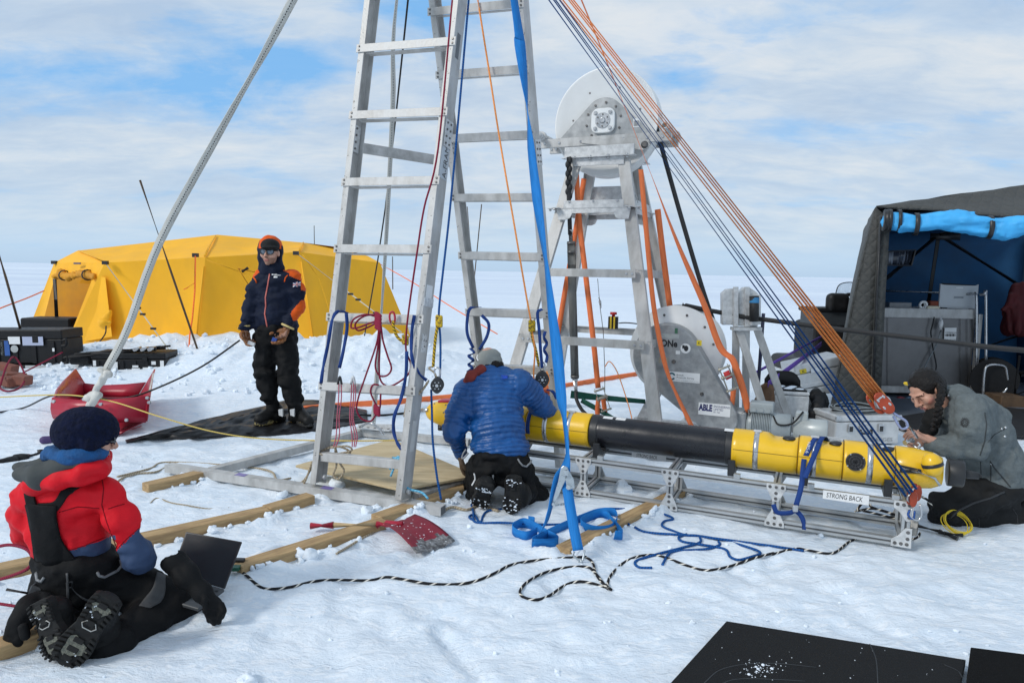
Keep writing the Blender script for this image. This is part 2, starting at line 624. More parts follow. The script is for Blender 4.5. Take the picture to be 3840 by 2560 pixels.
# ---------------------------------------------------------------- rounded bodies from a distance field
class SDF:
 def __init__(s, h=0.01, k=0.03):
  s.h, s.k, s.p = h, k, []
 def cap(s, a, b, ra, rb=None, k=None, cut=False):
  s.p.append(('c', V(a), V(b), ra, ra if rb is None else rb, s.k if k is None else k, cut))
  return s
 def chain(s, pts, rr, k=None):
  for i in range(len(pts) - 1):
   s.cap(pts[i], pts[i + 1], rr[i], rr[i + 1], k)
  return s
 def ell(s, c, r, ax=None, k=None, cut=False):
  ax = ax or (V((1, 0, 0)), V((0, 1, 0)), V((0, 0, 1)))
  r = (r, r, r) if isinstance(r, (int, float)) else r
  s.p.append(('e', V(c), tuple(V(a).normalized() for a in ax), r, None, s.k if k is None else k, cut))
  return s
 def box(s, c, half, ax=None, rad=0.01, k=None, cut=False):
  ax = ax or (V((1, 0, 0)), V((0, 1, 0)), V((0, 0, 1)))
  s.p.append(('b', V(c), tuple(V(a).normalized() for a in ax), half, rad, s.k if k is None else k, cut))
  return s
 def mesh(s, folds=(), post=None):
  """vertices and quads; folds: (amplitude, (sx,sy,sz) frequency, seed)"""
  h = s.h
  lo, hi = np.full(3, 1e9), np.full(3, -1e9)
  bb = []
  for q in s.p:
   if q[0] == 'c':
    A, B, r = np.array(q[1]), np.array(q[2]), max(q[3], q[4])
    a, b = np.minimum(A, B) - r, np.maximum(A, B) + r
   else:
    r = np.array(q[3], float)
    M = np.abs(np.array([list(x) for x in q[2]]))
    e = M.T @ r
    a, b = np.array(q[1]) - e, np.array(q[1]) + e
   bb.append((a, b))
   if not q[-1]:
    lo, hi = np.minimum(lo, a), np.maximum(hi, b)
  lo, hi = lo - 4 * h, hi + 4 * h
  n = np.ceil((hi - lo) / h).astype(int) + 1
  D = np.full(n, 1.0, np.float32)
  gx = [lo[i] + np.arange(n[i]) * h for i in range(3)]
  for q, (a, b) in zip(s.p, bb):
   k, cut = q[-2], q[-1]
   mg = k + 3 * h
   i0 = np.clip(np.floor((a - mg - lo) / h).astype(int), 0, n)
   i1 = np.clip(np.ceil((b + mg - lo) / h).astype(int) + 1, 0, n)
   if (i1 <= i0).any():
    continue
   X = gx[0][i0[0]:i1[0]][:, None, None]
   Y = gx[1][i0[1]:i1[1]][None, :, None]
   Z = gx[2][i0[2]:i1[2]][None, None, :]
   if q[0] == 'c':
    A, B = np.array(q[1]), np.array(q[2])
    ba = B - A
    l2 = max(ba @ ba, 1e-12)
    t = np.clip(((X - A[0]) * ba[0] + (Y - A[1]) * ba[1] + (Z - A[2]) * ba[2]) / l2, 0, 1)
    d = np.sqrt((X - A[0] - ba[0] * t) ** 2 + (Y - A[1] - ba[1] * t) ** 2 + (Z - A[2] - ba[2] * t) ** 2) - (q[3] + (q[4] - q[3]) * t)
   else:
    c = np.array(q[1])
    P = [(X - c[0]) * ax[0] + (Y - c[1]) * ax[1] + (Z - c[2]) * ax[2] for ax in q[2]]
    if q[0] == 'e':
     r = q[3]
     k0 = np.sqrt(sum((P[i] / r[i]) ** 2 for i in range(3)))
     k1 = np.sqrt(sum((P[i] / r[i] ** 2) ** 2 for i in range(3))) + 1e-9
     d = k0 * (k0 - 1) / k1
     d = np.where(k0 < 0.2, -min(r) * 0.8, d)
    else:
     rad = q[4]
     w = [np.abs(P[i]) - (q[3][i] - rad) for i in range(3)]
     d = np.sqrt(sum(np.maximum(x, 0) ** 2 for x in w)) + np.minimum(np.maximum(np.maximum(w[0], w[1]), w[2]), 0) - rad
   sl = D[i0[0]:i1[0], i0[1]:i1[1], i0[2]:i1[2]]
   if cut:
    d = -d
    hh = np.maximum(k - np.abs(sl - d), 0) / max(k, 1e-6)
    sl[...] = np.maximum(sl, d) + hh * hh * k / 4
   else:
    hh = np.maximum(k - np.abs(sl - d), 0) / max(k, 1e-6)
    sl[...] = np.minimum(sl, d) - hh * hh * k / 4
  if folds:
   I = np.argwhere(np.abs(D) < 0.045)
   P = lo + I * h
   add = 0
   for amp, fq, seed in folds:
    add = add + amp * (1 - 2 * np.abs(fbm(P[:, 0] * fq[0] + 9, P[:, 1] * fq[1] + 4, P[:, 2] * fq[2], 2, seed))).clip(-1, 1)
   D[I[:, 0], I[:, 1], I[:, 2]] += add
  if post:
   I = np.argwhere(np.abs(D) < 0.06)
   P = lo + I * h
   D[I[:, 0], I[:, 1], I[:, 2]] += post(P, D[I[:, 0], I[:, 1], I[:, 2]])
  # surface nets
  S = D < 0
  c = [S[a:n[0] - 1 + a, b:n[1] - 1 + b, e:n[2] - 1 + e] for a in (0, 1) for b in (0, 1) for e in (0, 1)]
  cnt = sum(x.astype(np.int8) for x in c)
  cells = np.argwhere((cnt > 0) & (cnt < 8))
  idx = np.full(np.array(n) - 1, -1, np.int64)
  idx[cells[:, 0], cells[:, 1], cells[:, 2]] = np.arange(len(cells))
  acc, num = np.zeros((len(cells), 3)), np.zeros(len(cells))
  corner = [(a, b, e) for a in (0, 1) for b in (0, 1) for e in (0, 1)]
  for p in corner:
   for ax in range(3):
    if p[ax]:
     continue
    q = list(p)
    q[ax] = 1
    d0 = D[cells[:, 0] + p[0], cells[:, 1] + p[1], cells[:, 2] + p[2]]
    d1 = D[cells[:, 0] + q[0], cells[:, 1] + q[1], cells[:, 2] + q[2]]
    x = (d0 < 0) != (d1 < 0)
    t = np.where(x, d0 / np.where(x, d0 - d1, 1), 0)
    pos = np.array(p, float)[None, :] * np.ones((len(cells), 1))
    pos[:, ax] += t
    acc[x] += pos[x]
    num[x] += 1
  verts = lo + (cells + acc / num[:, None]) * h
  F = []
  for ax in range(3):
   b, e = (ax + 1) % 3, (ax + 2) % 3
   s0 = [slice(None)] * 3
   s1 = [slice(None)] * 3
   s0[ax], s1[ax] = slice(0, -1), slice(1, None)
   A, B = S[tuple(s0)], S[tuple(s1)]
   for flip, M in ((False, A & ~B), (True, ~A & B)):
    I = np.argwhere(M)
    ok = (I[:, b] > 0) & (I[:, e] > 0) & (I[:, b] < n[b] - 1) & (I[:, e] < n[e] - 1)
    I = I[ok]
    qd = []
    for db, de in ((-1, -1), (0, -1), (0, 0), (-1, 0)):
     J = I.copy()
     J[:, b] += db
     J[:, e] += de
     qd.append(idx[J[:, 0], J[:, 1], J[:, 2]])
    qd = np.stack(qd, 1)
    F.append(qd[:, ::-1] if flip else qd)
  F = np.concatenate(F)
  F = F[(F >= 0).all(1)]
  return verts, F
 def build(s, name, mats, parent=None, origin=None, folds=(), post=None, pick=None, disp=None, smooth=1):
  v, F = s.mesh(folds, post)
  if smooth:
   # one light relaxing pass over neighbours
   for _ in range(smooth):
    a, w = np.zeros_like(v), np.zeros(len(v))
    for i in range(4):
     j = (i + 1) % 4
     np.add.at(a, F[:, i], v[F[:, j]])
     np.add.at(a, F[:, j], v[F[:, i]])
     np.add.at(w, F[:, i], 1)
     np.add.at(w, F[:, j], 1)
    v = v * 0.5 + 0.5 * a / np.maximum(w, 1)[:, None]
  if disp:
   e1, e2 = v[F[:, 2]] - v[F[:, 0]], v[F[:, 3]] - v[F[:, 1]]
   fn = np.cross(e1, e2)
   vn = np.zeros_like(v)
   for i in range(4):
    np.add.at(vn, F[:, i], fn)
   vn /= np.linalg.norm(vn, axis=1)[:, None] + 1e-12
   v = v + vn * disp(v, vn)[:, None]
  org = world_loc(parent) if parent is not None else V(origin if origin is not None else (0, 0, 0))
  me = bpy.data.meshes.new(name)
  me.from_pydata((v - np.array(org)).tolist(), [], F.tolist())
  mats = mats if isinstance(mats, (list, tuple)) else [mats]
  for m in mats:
   me.materials.append(m)
  me.polygons.foreach_set('use_smooth', np.ones(len(F), bool))
  if pick:
   c = v[F].mean(1)
   e1, e2 = v[F[:, 2]] - v[F[:, 0]], v[F[:, 3]] - v[F[:, 1]]
   fn = np.cross(e1, e2)
   fn /= np.linalg.norm(fn, axis=1)[:, None] + 1e-12
   me.polygons.foreach_set('material_index', pick(c, fn).astype(np.int32))
  me.update()
  o = bpy.data.objects.new(name, me)
  COL.objects.link(o)
  if parent is not None:
   o.parent = parent
  else:
   o.location = org
  return o
# ---------------------------------------------------------------- material stock
def snow_mat():
 m = bpy.data.materials.new('snow')
 m.use_nodes = True
 N, L = m.node_tree.nodes, m.node_tree.links
 p = N['Principled BSDF']
 p.inputs['Roughness'].default_value = 0.55
 p.inputs['Specular IOR Level'].default_value = 0.3
 tc = N.new('ShaderNodeTexCoord')
 def noise(scale, det, rough, st=(1, 1, 1), dist=0.0):
  mp = N.new('ShaderNodeMapping')
  mp.inputs['Scale'].default_value = st
  L.new(tc.outputs['Object'], mp.inputs[0])
  n = N.new('ShaderNodeTexNoise')
  n.inputs['Scale'].default_value = scale
  n.inputs['Detail'].default_value = det
  n.inputs['Roughness'].default_value = rough
  n.inputs['Distortion'].default_value = dist
  L.new(mp.outputs[0], n.inputs['Vector'])
  return n.outputs[0]
 def mp_(x, a, b, c, d):
  n = N.new('ShaderNodeMapRange')
  for i, v in enumerate((a, b, c, d)):
   n.inputs[1 + i].default_value = v
  L.new(x, n.inputs[0])
  return n.outputs[0]
 def mix(f, a, b):
  n = N.new('ShaderNodeMix')
  n.data_type = 'RGBA'
  L.new(f, n.inputs[0])
  for s, x in ((6, a), (7, b)):
   if isinstance(x, tuple):
    n.inputs[s].default_value = (*x, 1)
   else:
    L.new(x, n.inputs[s])
  return n.outputs[2]
 # wind-packed crust against loose grains; far out, shade and haze painted as blue-grey streaks
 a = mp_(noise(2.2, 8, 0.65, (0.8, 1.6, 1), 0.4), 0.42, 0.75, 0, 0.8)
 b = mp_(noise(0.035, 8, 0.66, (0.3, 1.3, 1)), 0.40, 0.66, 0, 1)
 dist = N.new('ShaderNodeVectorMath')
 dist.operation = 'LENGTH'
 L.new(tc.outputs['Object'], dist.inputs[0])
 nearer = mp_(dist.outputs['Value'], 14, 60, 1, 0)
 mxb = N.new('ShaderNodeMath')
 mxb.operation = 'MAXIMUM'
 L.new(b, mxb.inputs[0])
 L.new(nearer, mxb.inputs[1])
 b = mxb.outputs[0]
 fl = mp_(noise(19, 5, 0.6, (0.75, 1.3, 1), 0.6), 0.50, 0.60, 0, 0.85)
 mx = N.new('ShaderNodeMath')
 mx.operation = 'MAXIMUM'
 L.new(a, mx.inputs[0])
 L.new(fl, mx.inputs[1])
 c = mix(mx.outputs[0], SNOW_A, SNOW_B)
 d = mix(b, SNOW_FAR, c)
 # dye and boot-soiled patches near the sledge
 L.new(d, p.inputs['Base Color'])
 def bump(h, st, dist, prev=None):
  bn = N.new('ShaderNodeBump')
  bn.inputs['Strength'].default_value = st
  bn.inputs['Distance'].default_value = dist
  L.new(h, bn.inputs['Height'])
  if prev:
   L.new(prev, bn.inputs['Normal'])
  return bn.outputs[0]
 n1 = bump(noise(5.5, 7, 0.62, (0.7, 1.5, 1), 0.5), 0.75, 0.045)
 n2 = bump(noise(34, 6, 0.68, (0.8, 1.3, 1)), 0.55, 0.014, n1)
 n3 = bump(noise(180, 3, 0.6), 0.35, 0.004, n2)
 L.new(n3, p.inputs['Normal'])
 return m
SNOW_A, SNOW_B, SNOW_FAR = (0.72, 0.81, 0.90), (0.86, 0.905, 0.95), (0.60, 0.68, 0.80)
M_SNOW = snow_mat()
M_CLOD = mat('snow_clod', (0.80, 0.87, 0.94), 0.7, var=0.05, bump=0.5, bscale=25)
M_ALU = mat('weathered_aluminium', (0.34, 0.335, 0.32), 0.5, 0.15, c2=(0.54, 0.54, 0.528), scale=9, bump=0.12, bscale=90, stretch=(1, 1, 0.4), detail=11, lo=0.30, hi=0.60)
M_ALUD = mat('stained_aluminium', (0.33, 0.33, 0.32), 0.55, 0.12, c2=(0.60, 0.60, 0.59), scale=9, bump=0.15, bscale=70, detail=9)
M_GALV = mat('galvanised_steel', (0.48, 0.49, 0.49), 0.45, 0.25, c2=(0.70, 0.71, 0.71), scale=24, bump=0.08, bscale=40, detail=8)
M_COVER = mat('dull_zinc_sheet', (0.26, 0.27, 0.275), 0.48, 0.5, c2=(0.42, 0.435, 0.44), scale=13, bump=0.1, bscale=120, detail=9)
M_EXTR = mat('anodised_extrusion', (0.46, 0.48, 0.49), 0.38, 0.45, var=0.1, scale=5)
M_GROOVE = mat('extrusion_groove', (0.13, 0.135, 0.14), 0.55, 0.4, var=0.1)
M_STEEL = mat('bright_steel', (0.55, 0.56, 0.57), 0.28, 0.85, var=0.12, scale=12)
M_BOLT = mat('dark_bolt', (0.16, 0.155, 0.15), 0.45, 0.7, var=0.3, scale=30)
M_WHITEP = mat('white_polymer_disc', (0.80, 0.81, 0.80), 0.42, 0, var=0.05, scale=3)
M_BLACKP = mat('black_plastic', (0.018, 0.019, 0.021), 0.42, 0, var=0.3, scale=9, bump=0.06, bscale=150)
M_RUBBER = mat('black_rubber', (0.016, 0.016, 0.017), 0.62, 0, var=0.3, scale=6, bump=0.1, bscale=80)
M_YEL = mat('yellow_hull_paint', (0.80, 0.48, 0.012), 0.33, 0, var=0.07, scale=4, bump=0.02, bscale=40, coat=0.15)
M_TENTY = mat('yellow_tent_cloth', (0.90, 0.45, 0.011), 0.72, 0, var=0.08, scale=1.4, bump=0.35, bscale=2.2, stretch=(1, 1, 0.6))
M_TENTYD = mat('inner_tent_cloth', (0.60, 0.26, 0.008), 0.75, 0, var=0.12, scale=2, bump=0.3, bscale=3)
M_WOOD = mat('raw_timber', (0.30, 0.19, 0.09), 0.78, 0, c2=(0.55, 0.38, 0.19), scale=5, stretch=(1.2, 9, 9), bump=0.3, bscale=14, detail=8)
M_PLY = mat('plywood_face', (0.47, 0.36, 0.20), 0.7, 0, c2=(0.66, 0.54, 0.34), scale=3.2, stretch=(1.4, 7, 5), bump=0.15, bscale=12, detail=8)
M_PAPER = mat('white_label', (0.74, 0.75, 0.75), 0.6, 0, var=0.05)
M_INK = mat('black_ink', (0.015, 0.015, 0.018), 0.6, 0, var=0.1)
M_NAVYINK = mat('navy_ink', (0.012, 0.016, 0.11), 0.6, 0, var=0.1)
M_ORW = web_mat('orange_webbing', (0.92, 0.22, 0.075))
M_BLW = web_mat('blue_webbing', (0.012, 0.20, 0.58))
M_NAVW = web_mat('navy_webbing', (0.012, 0.05, 0.22))
M_WHW = web_mat('white_webbing', (0.60, 0.60, 0.56), stitch=(0.05, 0.05, 0.05))
M_PURW = web_mat('purple_webbing', (0.16, 0.08, 0.42))
M_YBK = mat('yellow_black_knot', (0.05, 0.035, 0.02), 0.8, c2=(0.66, 0.43, 0.02), scale=110, lo=0.44, hi=0.5)
M_GRNW = web_mat('green_webbing', (0.008, 0.085, 0.06))
M_NAVR = rope_mat('navy_rope', (0.006, 0.055, 0.20), (0.012, 0.10, 0.32), 0.4, 60)
M_ORR = rope_mat('orange_rope', (1.0, 0.36, 0.10), (0.25, 0.08, 0.02), 0.07, 28, twist=2)
M_REDR = rope_mat('crimson_rope', (0.17, 0.008, 0.03), (0.26, 0.02, 0.05), 0.4, 70)
M_PINKR = rope_mat('pink_cord', (0.38, 0.06, 0.11), (0.52, 0.2, 0.24), 0.35, 80)
M_BWR = rope_mat('black_white_rope', (0.012, 0.012, 0.014), (0.72, 0.68, 0.6), 0.2, 14, twist=1)
M_BEIR = rope_mat('beige_rope', (0.30, 0.24, 0.16), (0.42, 0.36, 0.27), 0.45, 45)
M_YBR = rope_mat('yellow_black_rope', (0.62, 0.40, 0.02), (0.04, 0.03, 0.02), 0.38, 40, twist=2)
M_YELR = rope_mat('yellow_cord', (0.66, 0.50, 0.14), (0.55, 0.42, 0.12), 0.4, 50)
M_BLK = rope_mat('black_cable', (0.012, 0.012, 0.013), (0.02, 0.02, 0.02), 0.5, 30, rough=0.5, bump=0.05)
M_LBR = rope_mat('light_blue_rope', (0.10, 0.38, 0.58), (0.2, 0.5, 0.68), 0.4, 40)
M_BAMB = mat('bamboo_cane', (0.09, 0.055, 0.03), 0.7, 0, var=0.35, scale=20)
M_REDP = mat('red_plastic', (0.40, 0.012, 0.035), 0.36, 0, var=0.14, scale=3, bump=0.05, bscale=20)
M_ORP = mat('orange_anodised', (0.36, 0.055, 0.022), 0.35, 0.3, var=0.2)
M_GLASS = mat('smoked_lens', (0.03, 0.035, 0.045), 0.06, 0, var=0.1, spec=0.9)
# ---------------------------------------------------------------- snow
_pr = random.Random(11)
PRINTS = []
for _ in range(34):
 px_, py_ = _pr.choice(((_pr.uniform(900, 1800), _pr.uniform(1950, 2250)), (_pr.uniform(1900, 3500), _pr.uniform(2060, 2420)), (_pr.uniform(500, 1150), _pr.uniform(1650, 1900))))
 a_, st_ = _pr.uniform(0, 6.3), g(px_, py_)
 for k_ in range(3):
  PRINTS.append((st_.x + math.cos(a_) * .36 * k_ - math.sin(a_) * .09 * (-1) ** k_, st_.y + math.sin(a_) * .36 * k_ + math.cos(a_) * .09 * (-1) ** k_, a_))
RUTS = [(g(1640, 2355), g(1840, 2570), .022), (g(1640, 2350), g(1900, 2275), .010), (g(2520, 2200), g(2950, 2330), .012)]
def bank(x, y):
 """the shovelled bank in front of the yellow tent"""
 w = np.exp(-((x + 4.2) / 3.4) ** 4) * np.clip((y - 9.1) / 1.8, 0, 1) * np.clip((13.2 - y) / 1.2, 0, 1)
 w = w * w * (3 - 2 * w)
 lump = 0.30 + 0.13 * fbm(x * 0.9, y * 0.9, oct=2, seed=3) + 0.11 * np.abs(fbm(x * 2.6, y * 2.6, oct=3, seed=8)) + 0.03 * fbm(x * 9, y * 9, oct=2, seed=5)
 return w * lump
BEAMS = (('long timber beam butted at the frame rail, running left past the red jacket', (-60, 2168), (1003, 1930)), ('timber beam with a pale cut end under the frame rail', (1000, 1926), (1165, 1876)),
   ('weathered timber beam under the shovel handle, ending by the laptop', (890, 2148), (1440, 1972)), ('timber beam under the boots of the red jacket', (-60, 2470), (420, 2290)),
   ('timber beam running from the shovel blade under the frame corner', (1410, 1960), (1760, 1838)), ('short dark timber end under the frame left corner', (545, 1838), (800, 1778)),
   ('timber beam under the blue strap running below the cradle', (2110, 2070), (2560, 1845)))
BSEG = [(g(*p), g(*q)) for _, p, q in BEAMS]
def snow_h(x, y):
 x, y = np.asarray(x, float), np.asarray(y, float)
 near = np.exp(-np.maximum(y - 9, 0) / 25) * np.exp(-np.maximum(np.abs(x) - 8, 0) / 25)
 h = 0.016 * fbm(x * 0.7, y * 0.9, oct=3, seed=21) * near
 h = h + 0.010 * fbm(x * 2.7, y * 3.6, oct=3, seed=31) * near
 sc_ = fbm(x * 1.1 + 8, y * 1.3, oct=2, seed=36)
 h = h + 0.008 * np.abs(fbm(x * 6.5, y * 8.5, oct=3, seed=37)) * np.clip(sc_ + 0.35, 0, 1) * near
 h = h + 0.0065 * fbm(x * 13, y * 16, oct=2, seed=41) * near
 # trampled footprints
 tr = fbm(x * 0.8 + 3, y * 0.8, oct=2, seed=51)
 h = h - 0.026 * np.clip(vnoise(x * 4.2, y * 4.2, seed=61) - 0.25, 0, 1) * np.clip(tr + 0.4, 0, 1) * near
 for cx, cy, a in PRINTS:
  m = (np.abs(x - cx) < .25) & (np.abs(y - cy) < .25)
  if np.any(m):
   u = (x - cx) * math.cos(a) + (y - cy) * math.sin(a)
   v = (y - cy) * math.cos(a) - (x - cx) * math.sin(a)
   r = (u / .145) ** 4 + (v / .055) ** 4
   h = h - np.where(m, .011 / (1 + r * r) - .004 * np.exp(-((r - 2.2) / 1.2) ** 2), 0)
 for p, q, dp in RUTS:
  dx, dy = q.x - p.x, q.y - p.y
  l = math.hypot(dx, dy)
  t = np.clip(((x - p.x) * dx + (y - p.y) * dy) / l ** 2, 0, 1)
  d = np.hypot(x - p.x - t * dx, y - p.y - t * dy)
  h = h - dp * np.exp(-(d / .03) ** 2) + dp * .4 * np.exp(-((d - .065) / .03) ** 2)
 h = h + bank(x, y)
 # snow kicked up along the timbers
 lump = np.clip(0.35 + 0.9 * fbm(x * 7, y * 7, oct=3, seed=81), 0, 1.3)
 add = 0
 for p, q in BSEG:
  dx, dy = q.x - p.x, q.y - p.y
  l = math.hypot(dx, dy)
  t = np.clip(((x - p.x) * dx + (y - p.y) * dy) / l ** 2, 0, 1)
  d = np.hypot(x - p.x - t * dx, y - p.y - t * dy)
  add = np.maximum(add, np.exp(-((d - 0.09) / 0.055) ** 2) * (d > 0.05))
 h = h + 0.045 * add * lump
 # low drifts far out
 h = h + 0.16 * fbm(x * 0.02, y * 0.07, oct=3, seed=71) * np.clip((y - 18) / 40, 0, 1) * np.clip(1 - y / 900, 0, 1)
 h = h + 0.10 * np.maximum(fbm(x * 0.10, y * 0.33, oct=3, seed=72) - 0.25, 0) * np.clip((y - 16) / 10, 0, 1) * np.clip(1 - y / 120, 0, 1) * 2.2
 return h - 0.008
def grid_axis(lo, hi, step, far, grow):
 a = list(np.arange(lo, hi + 1e-6, step))
 s = step
 while a[-1] < far:
  s *= grow
  a.append(a[-1] + s)
 s = step
 b = []
 x = lo
 while x > -far:
  s *= grow
  x -= s
  b.append(x)
 return np.array(b[::-1] + a)
gx = grid_axis(-4.2, 4.2, 0.03, 7000, 1.05)
gy = np.concatenate([np.array([-7000, -2500, -800, -250, -80, -30, -12, -5, -2, -0.5, 0.5]), grid_axis(1.6, 6.4, 0.03, 7000, 1.022)[grid_axis(1.6, 6.4, 0.03, 7000, 1.022) >= 1.2]])
GX, GY = np.meshgrid(gx, gy, indexing='ij')
GZ = snow_h(GX, GY)
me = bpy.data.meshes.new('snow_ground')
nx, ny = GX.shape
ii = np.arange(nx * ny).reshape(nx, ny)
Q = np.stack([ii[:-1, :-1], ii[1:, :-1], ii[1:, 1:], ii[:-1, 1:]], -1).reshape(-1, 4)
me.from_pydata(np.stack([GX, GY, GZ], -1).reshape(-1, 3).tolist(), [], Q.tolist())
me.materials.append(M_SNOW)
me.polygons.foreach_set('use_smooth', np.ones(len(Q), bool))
snow = bpy.data.objects.new('snow_ground', me)
COL.objects.link(snow)
kind(snow, 'structure')
def on_snow(p, lift=0.0):
 p = V(p)
 return V((p.x, p.y, float(snow_h(p.x, p.y)) + lift))
def gs(px, py, lift=0.0):
 """point of the snow surface seen at that place of the photograph"""
 p = g(px, py)
 for _ in range(8):
  p = g(px, py, float(snow_h(p.x, p.y)))
 return p + V((0, 0, lift))
def clods(name, spots, seed):
 """loose lumps of snow thrown up along things: one mass"""
 rnd = random.Random(seed)
 b = MB()
 for p, r in spots:
  p = on_snow(p)
  k = len(b.v)
  b.ball(p + V((0, 0, r * 0.35)), (r * rnd.uniform(0.8, 1.3), r * rnd.uniform(0.8, 1.2), r * rnd.uniform(0.6, 0.95)), n=8, m=6)
  a = rnd.uniform(0, 9)
  for i in range(k, len(b.v)):
   q = (b.v[i] - p) / r
   b.v[i] = b.v[i] + (b.v[i] - p) * 0.32 * math.sin(3.1 * q.x + a) * math.cos(2.7 * q.y + 2 * a + 2 * q.z)
 o = b.build(name, M_CLOD, origin=(0, 0, 0))
 for p in o.data.polygons:
  p.use_smooth = rnd.random() > 0.4
 return kind(o, 'stuff')
# ---------------------------------------------------------------- yellow tent
def yellow_tent():
 Yf, Yr = 12.9, 13.6
 t = thing('tent', 'long low yellow fabric tent with rolled door flap open at its near end', 'tent', (-6.5, 14, 0))
 # pole-frame joints, front wall towards the camera, ridge, and the hidden rear wall mirrored behind
 P = lambda x, y, Y: at(x, y, Y)
 # ring 0: door end; ring 1..: along
 base = [P(105, 1235, 15.6), P(250, 1296, 13.2), P(735, 1335, 12.6), P(1190, 1340, 12.9), P(1548, 1252, 14.6)]
 eave = [P(203, 985, 14.6), P(392, 985, 12.9), P(770, 965, 12.5), P(1125, 945, 12.9), P(1425, 985, 14.6)]
 for b in base:
  b.z = min(b.z, 0.02)
 r0, r1, r2, r3, r4 = P(290, 940, 14.4), P(815, 880, 14.3), P(1140, 910, 14.6), P(1255, 925, 14.8), P(1380, 960, 15.0)
 def panel(b, a, c, d, e, n=14, sag=0.05, mb=None):
  """quad a-c-d-e filled, bellied inwards"""
  a, c, d, e = V(a), V(c), V(d), V(e)
  nn = (c - a).cross(e - a).normalized()
  rows = []
  for i in range(n + 1):
   u = i / n
   row = []
   for j in range(n + 1):
    v = j / n
    p = a.lerp(c, u).lerp(e.lerp(d, u), v)
    w = 16 * u * (1 - u) * v * (1 - v)
    wr = 0.012 * float(fbm(p.x * 2.2 + p.y, p.z * 1.1, oct=3, seed=b)) * w
    row.append(p - nn * (sag * w * -1 * INW) + nn * wr * 2.2)
   rows.append(row)
  mb.sheet(rows)
 INW = -1.0
 back = lambda p, dy=4.0: V((p.x * (1 + dy / p.y) * 1.02 - 0.1, p.y + dy, p.z))
 ridge = [r0, r1, r2, r3, r4]
 far_eave = [back(e, 3.0) for e in eave]
 far_base = [back(q, 4.6) for q in base]
 far_eave[0], far_base[0] = P(203, 985, 14.6), V((base[0].x, base[0].y, 0))
 # wall towards us, in panels
 w = MB()
 for i in range(1, 4):
  panel(i, base[i], base[i + 1], eave[i + 1], eave[i], sag=0.10, mb=w)
 w.build('side_wall', M_TENTY, t)
 rf = MB()
 panel(11, eave[1], eave[2], r1, r0, sag=0.03, mb=rf)
 panel(12, eave[2], eave[3], r2, r1, sag=0.04, mb=rf)
 panel(13, eave[3], eave[4], r4, r2, sag=0.05, mb=rf)
 for i in range(0, 4):
  panel(20 + i, ridge[i], ridge[i + 1], far_eave[i + 1], far_eave[i], sag=0.02, mb=rf)
 rf.build('roof', M_TENTY, t)
 bw = MB()
 for i in range(1, 4):
  panel(30 + i, far_eave[i], far_eave[i + 1], far_base[i + 1], far_base[i], mb=bw)
 panel(35, base[4], far_base[4], far_eave[4], eave[4], mb=bw)
 bw.build('rear_wall', M_TENTY, t)
 # gable end with its doorway
 gb = MB()
 A, B = base[0], base[1]
 dl, dr = P(205, 1040, 14.5), P(350, 1035, 13.15)
 dlb, drb = P(150, 1232, 15.2), P(255, 1288, 13.5)
 dlb.z = drb.z = 0.03
 panel(41, A, dlb, dl, eave[0], sag=0.02, mb=gb)
 panel(42, drb, B, eave[1], dr, sag=0.04, mb=gb)
 panel(43, dl, dr, eave[1], eave[0], sag=0.0, mb=gb)
 gb.poly([eave[0], eave[1], r0])
 gb.build('door_end_wall', M_TENTY, t)
 # sloping porch apron that runs from the doorway's near edge down to the front
 ap = MB()
 panel(44, P(250, 1292, 13.3), P(420, 1262, 12.85), P(395, 1040, 12.86), P(352, 1030, 13.1), sag=0.02, mb=ap)
 ap.build('porch_apron', M_TENTY, t)
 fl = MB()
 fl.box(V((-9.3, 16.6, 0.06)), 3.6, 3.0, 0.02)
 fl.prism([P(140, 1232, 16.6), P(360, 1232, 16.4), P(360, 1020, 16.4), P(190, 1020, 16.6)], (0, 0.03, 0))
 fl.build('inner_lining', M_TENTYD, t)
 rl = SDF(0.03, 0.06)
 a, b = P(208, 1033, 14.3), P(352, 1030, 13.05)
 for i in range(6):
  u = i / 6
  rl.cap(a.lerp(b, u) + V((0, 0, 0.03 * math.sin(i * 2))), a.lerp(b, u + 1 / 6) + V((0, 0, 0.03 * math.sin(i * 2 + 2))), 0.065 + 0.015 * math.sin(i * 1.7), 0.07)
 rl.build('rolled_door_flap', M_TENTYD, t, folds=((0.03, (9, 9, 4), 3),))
 for u in (0.25, 0.85):
  tie = MB()
  p = a.lerp(b, u)
  d = (b - a).normalized()
  tie.tube(circle(p, 0.10, 12, V((0, 0, 1)), d.cross(V((0, 0, 1)))), 0.014, 5, closed=True)
  tie.build('flap_tie', M_BLACKP, t)
 MB().tube([P(205, 1045, 14.2), P(213, 1200, 14.2)], 0.035, 8).build('door_pole', M_BLACKP, t)
 # seams where the poles run under the cloth
 sm = MB()
 seam = [(eave[1], r0), (eave[2], r1), (eave[3], r2), (base[2], eave[2]), (base[3], eave[3])]
 for p, q in seam:
  n = V((0, -0.025, 0.02))
  sm.tube([p + n, p.lerp(q, 0.5) + n * 1.6, p.lerp(q, 0.9) + n], 0.015, 6)
 sm.tube([P(775, 975, 12.36), P(930, 1030, 12.42), P(1010, 1130, 12.5), P(1075, 1220, 12.6)], 0.009, 5)
 sm.tube([P(1135, 955, 12.75), P(1200, 1050, 12.8), P(1235, 1160, 12.9), P(1240, 1290, 12.95)], 0.009, 5)
 sm.build('pole_seam', M_TENTY, t)
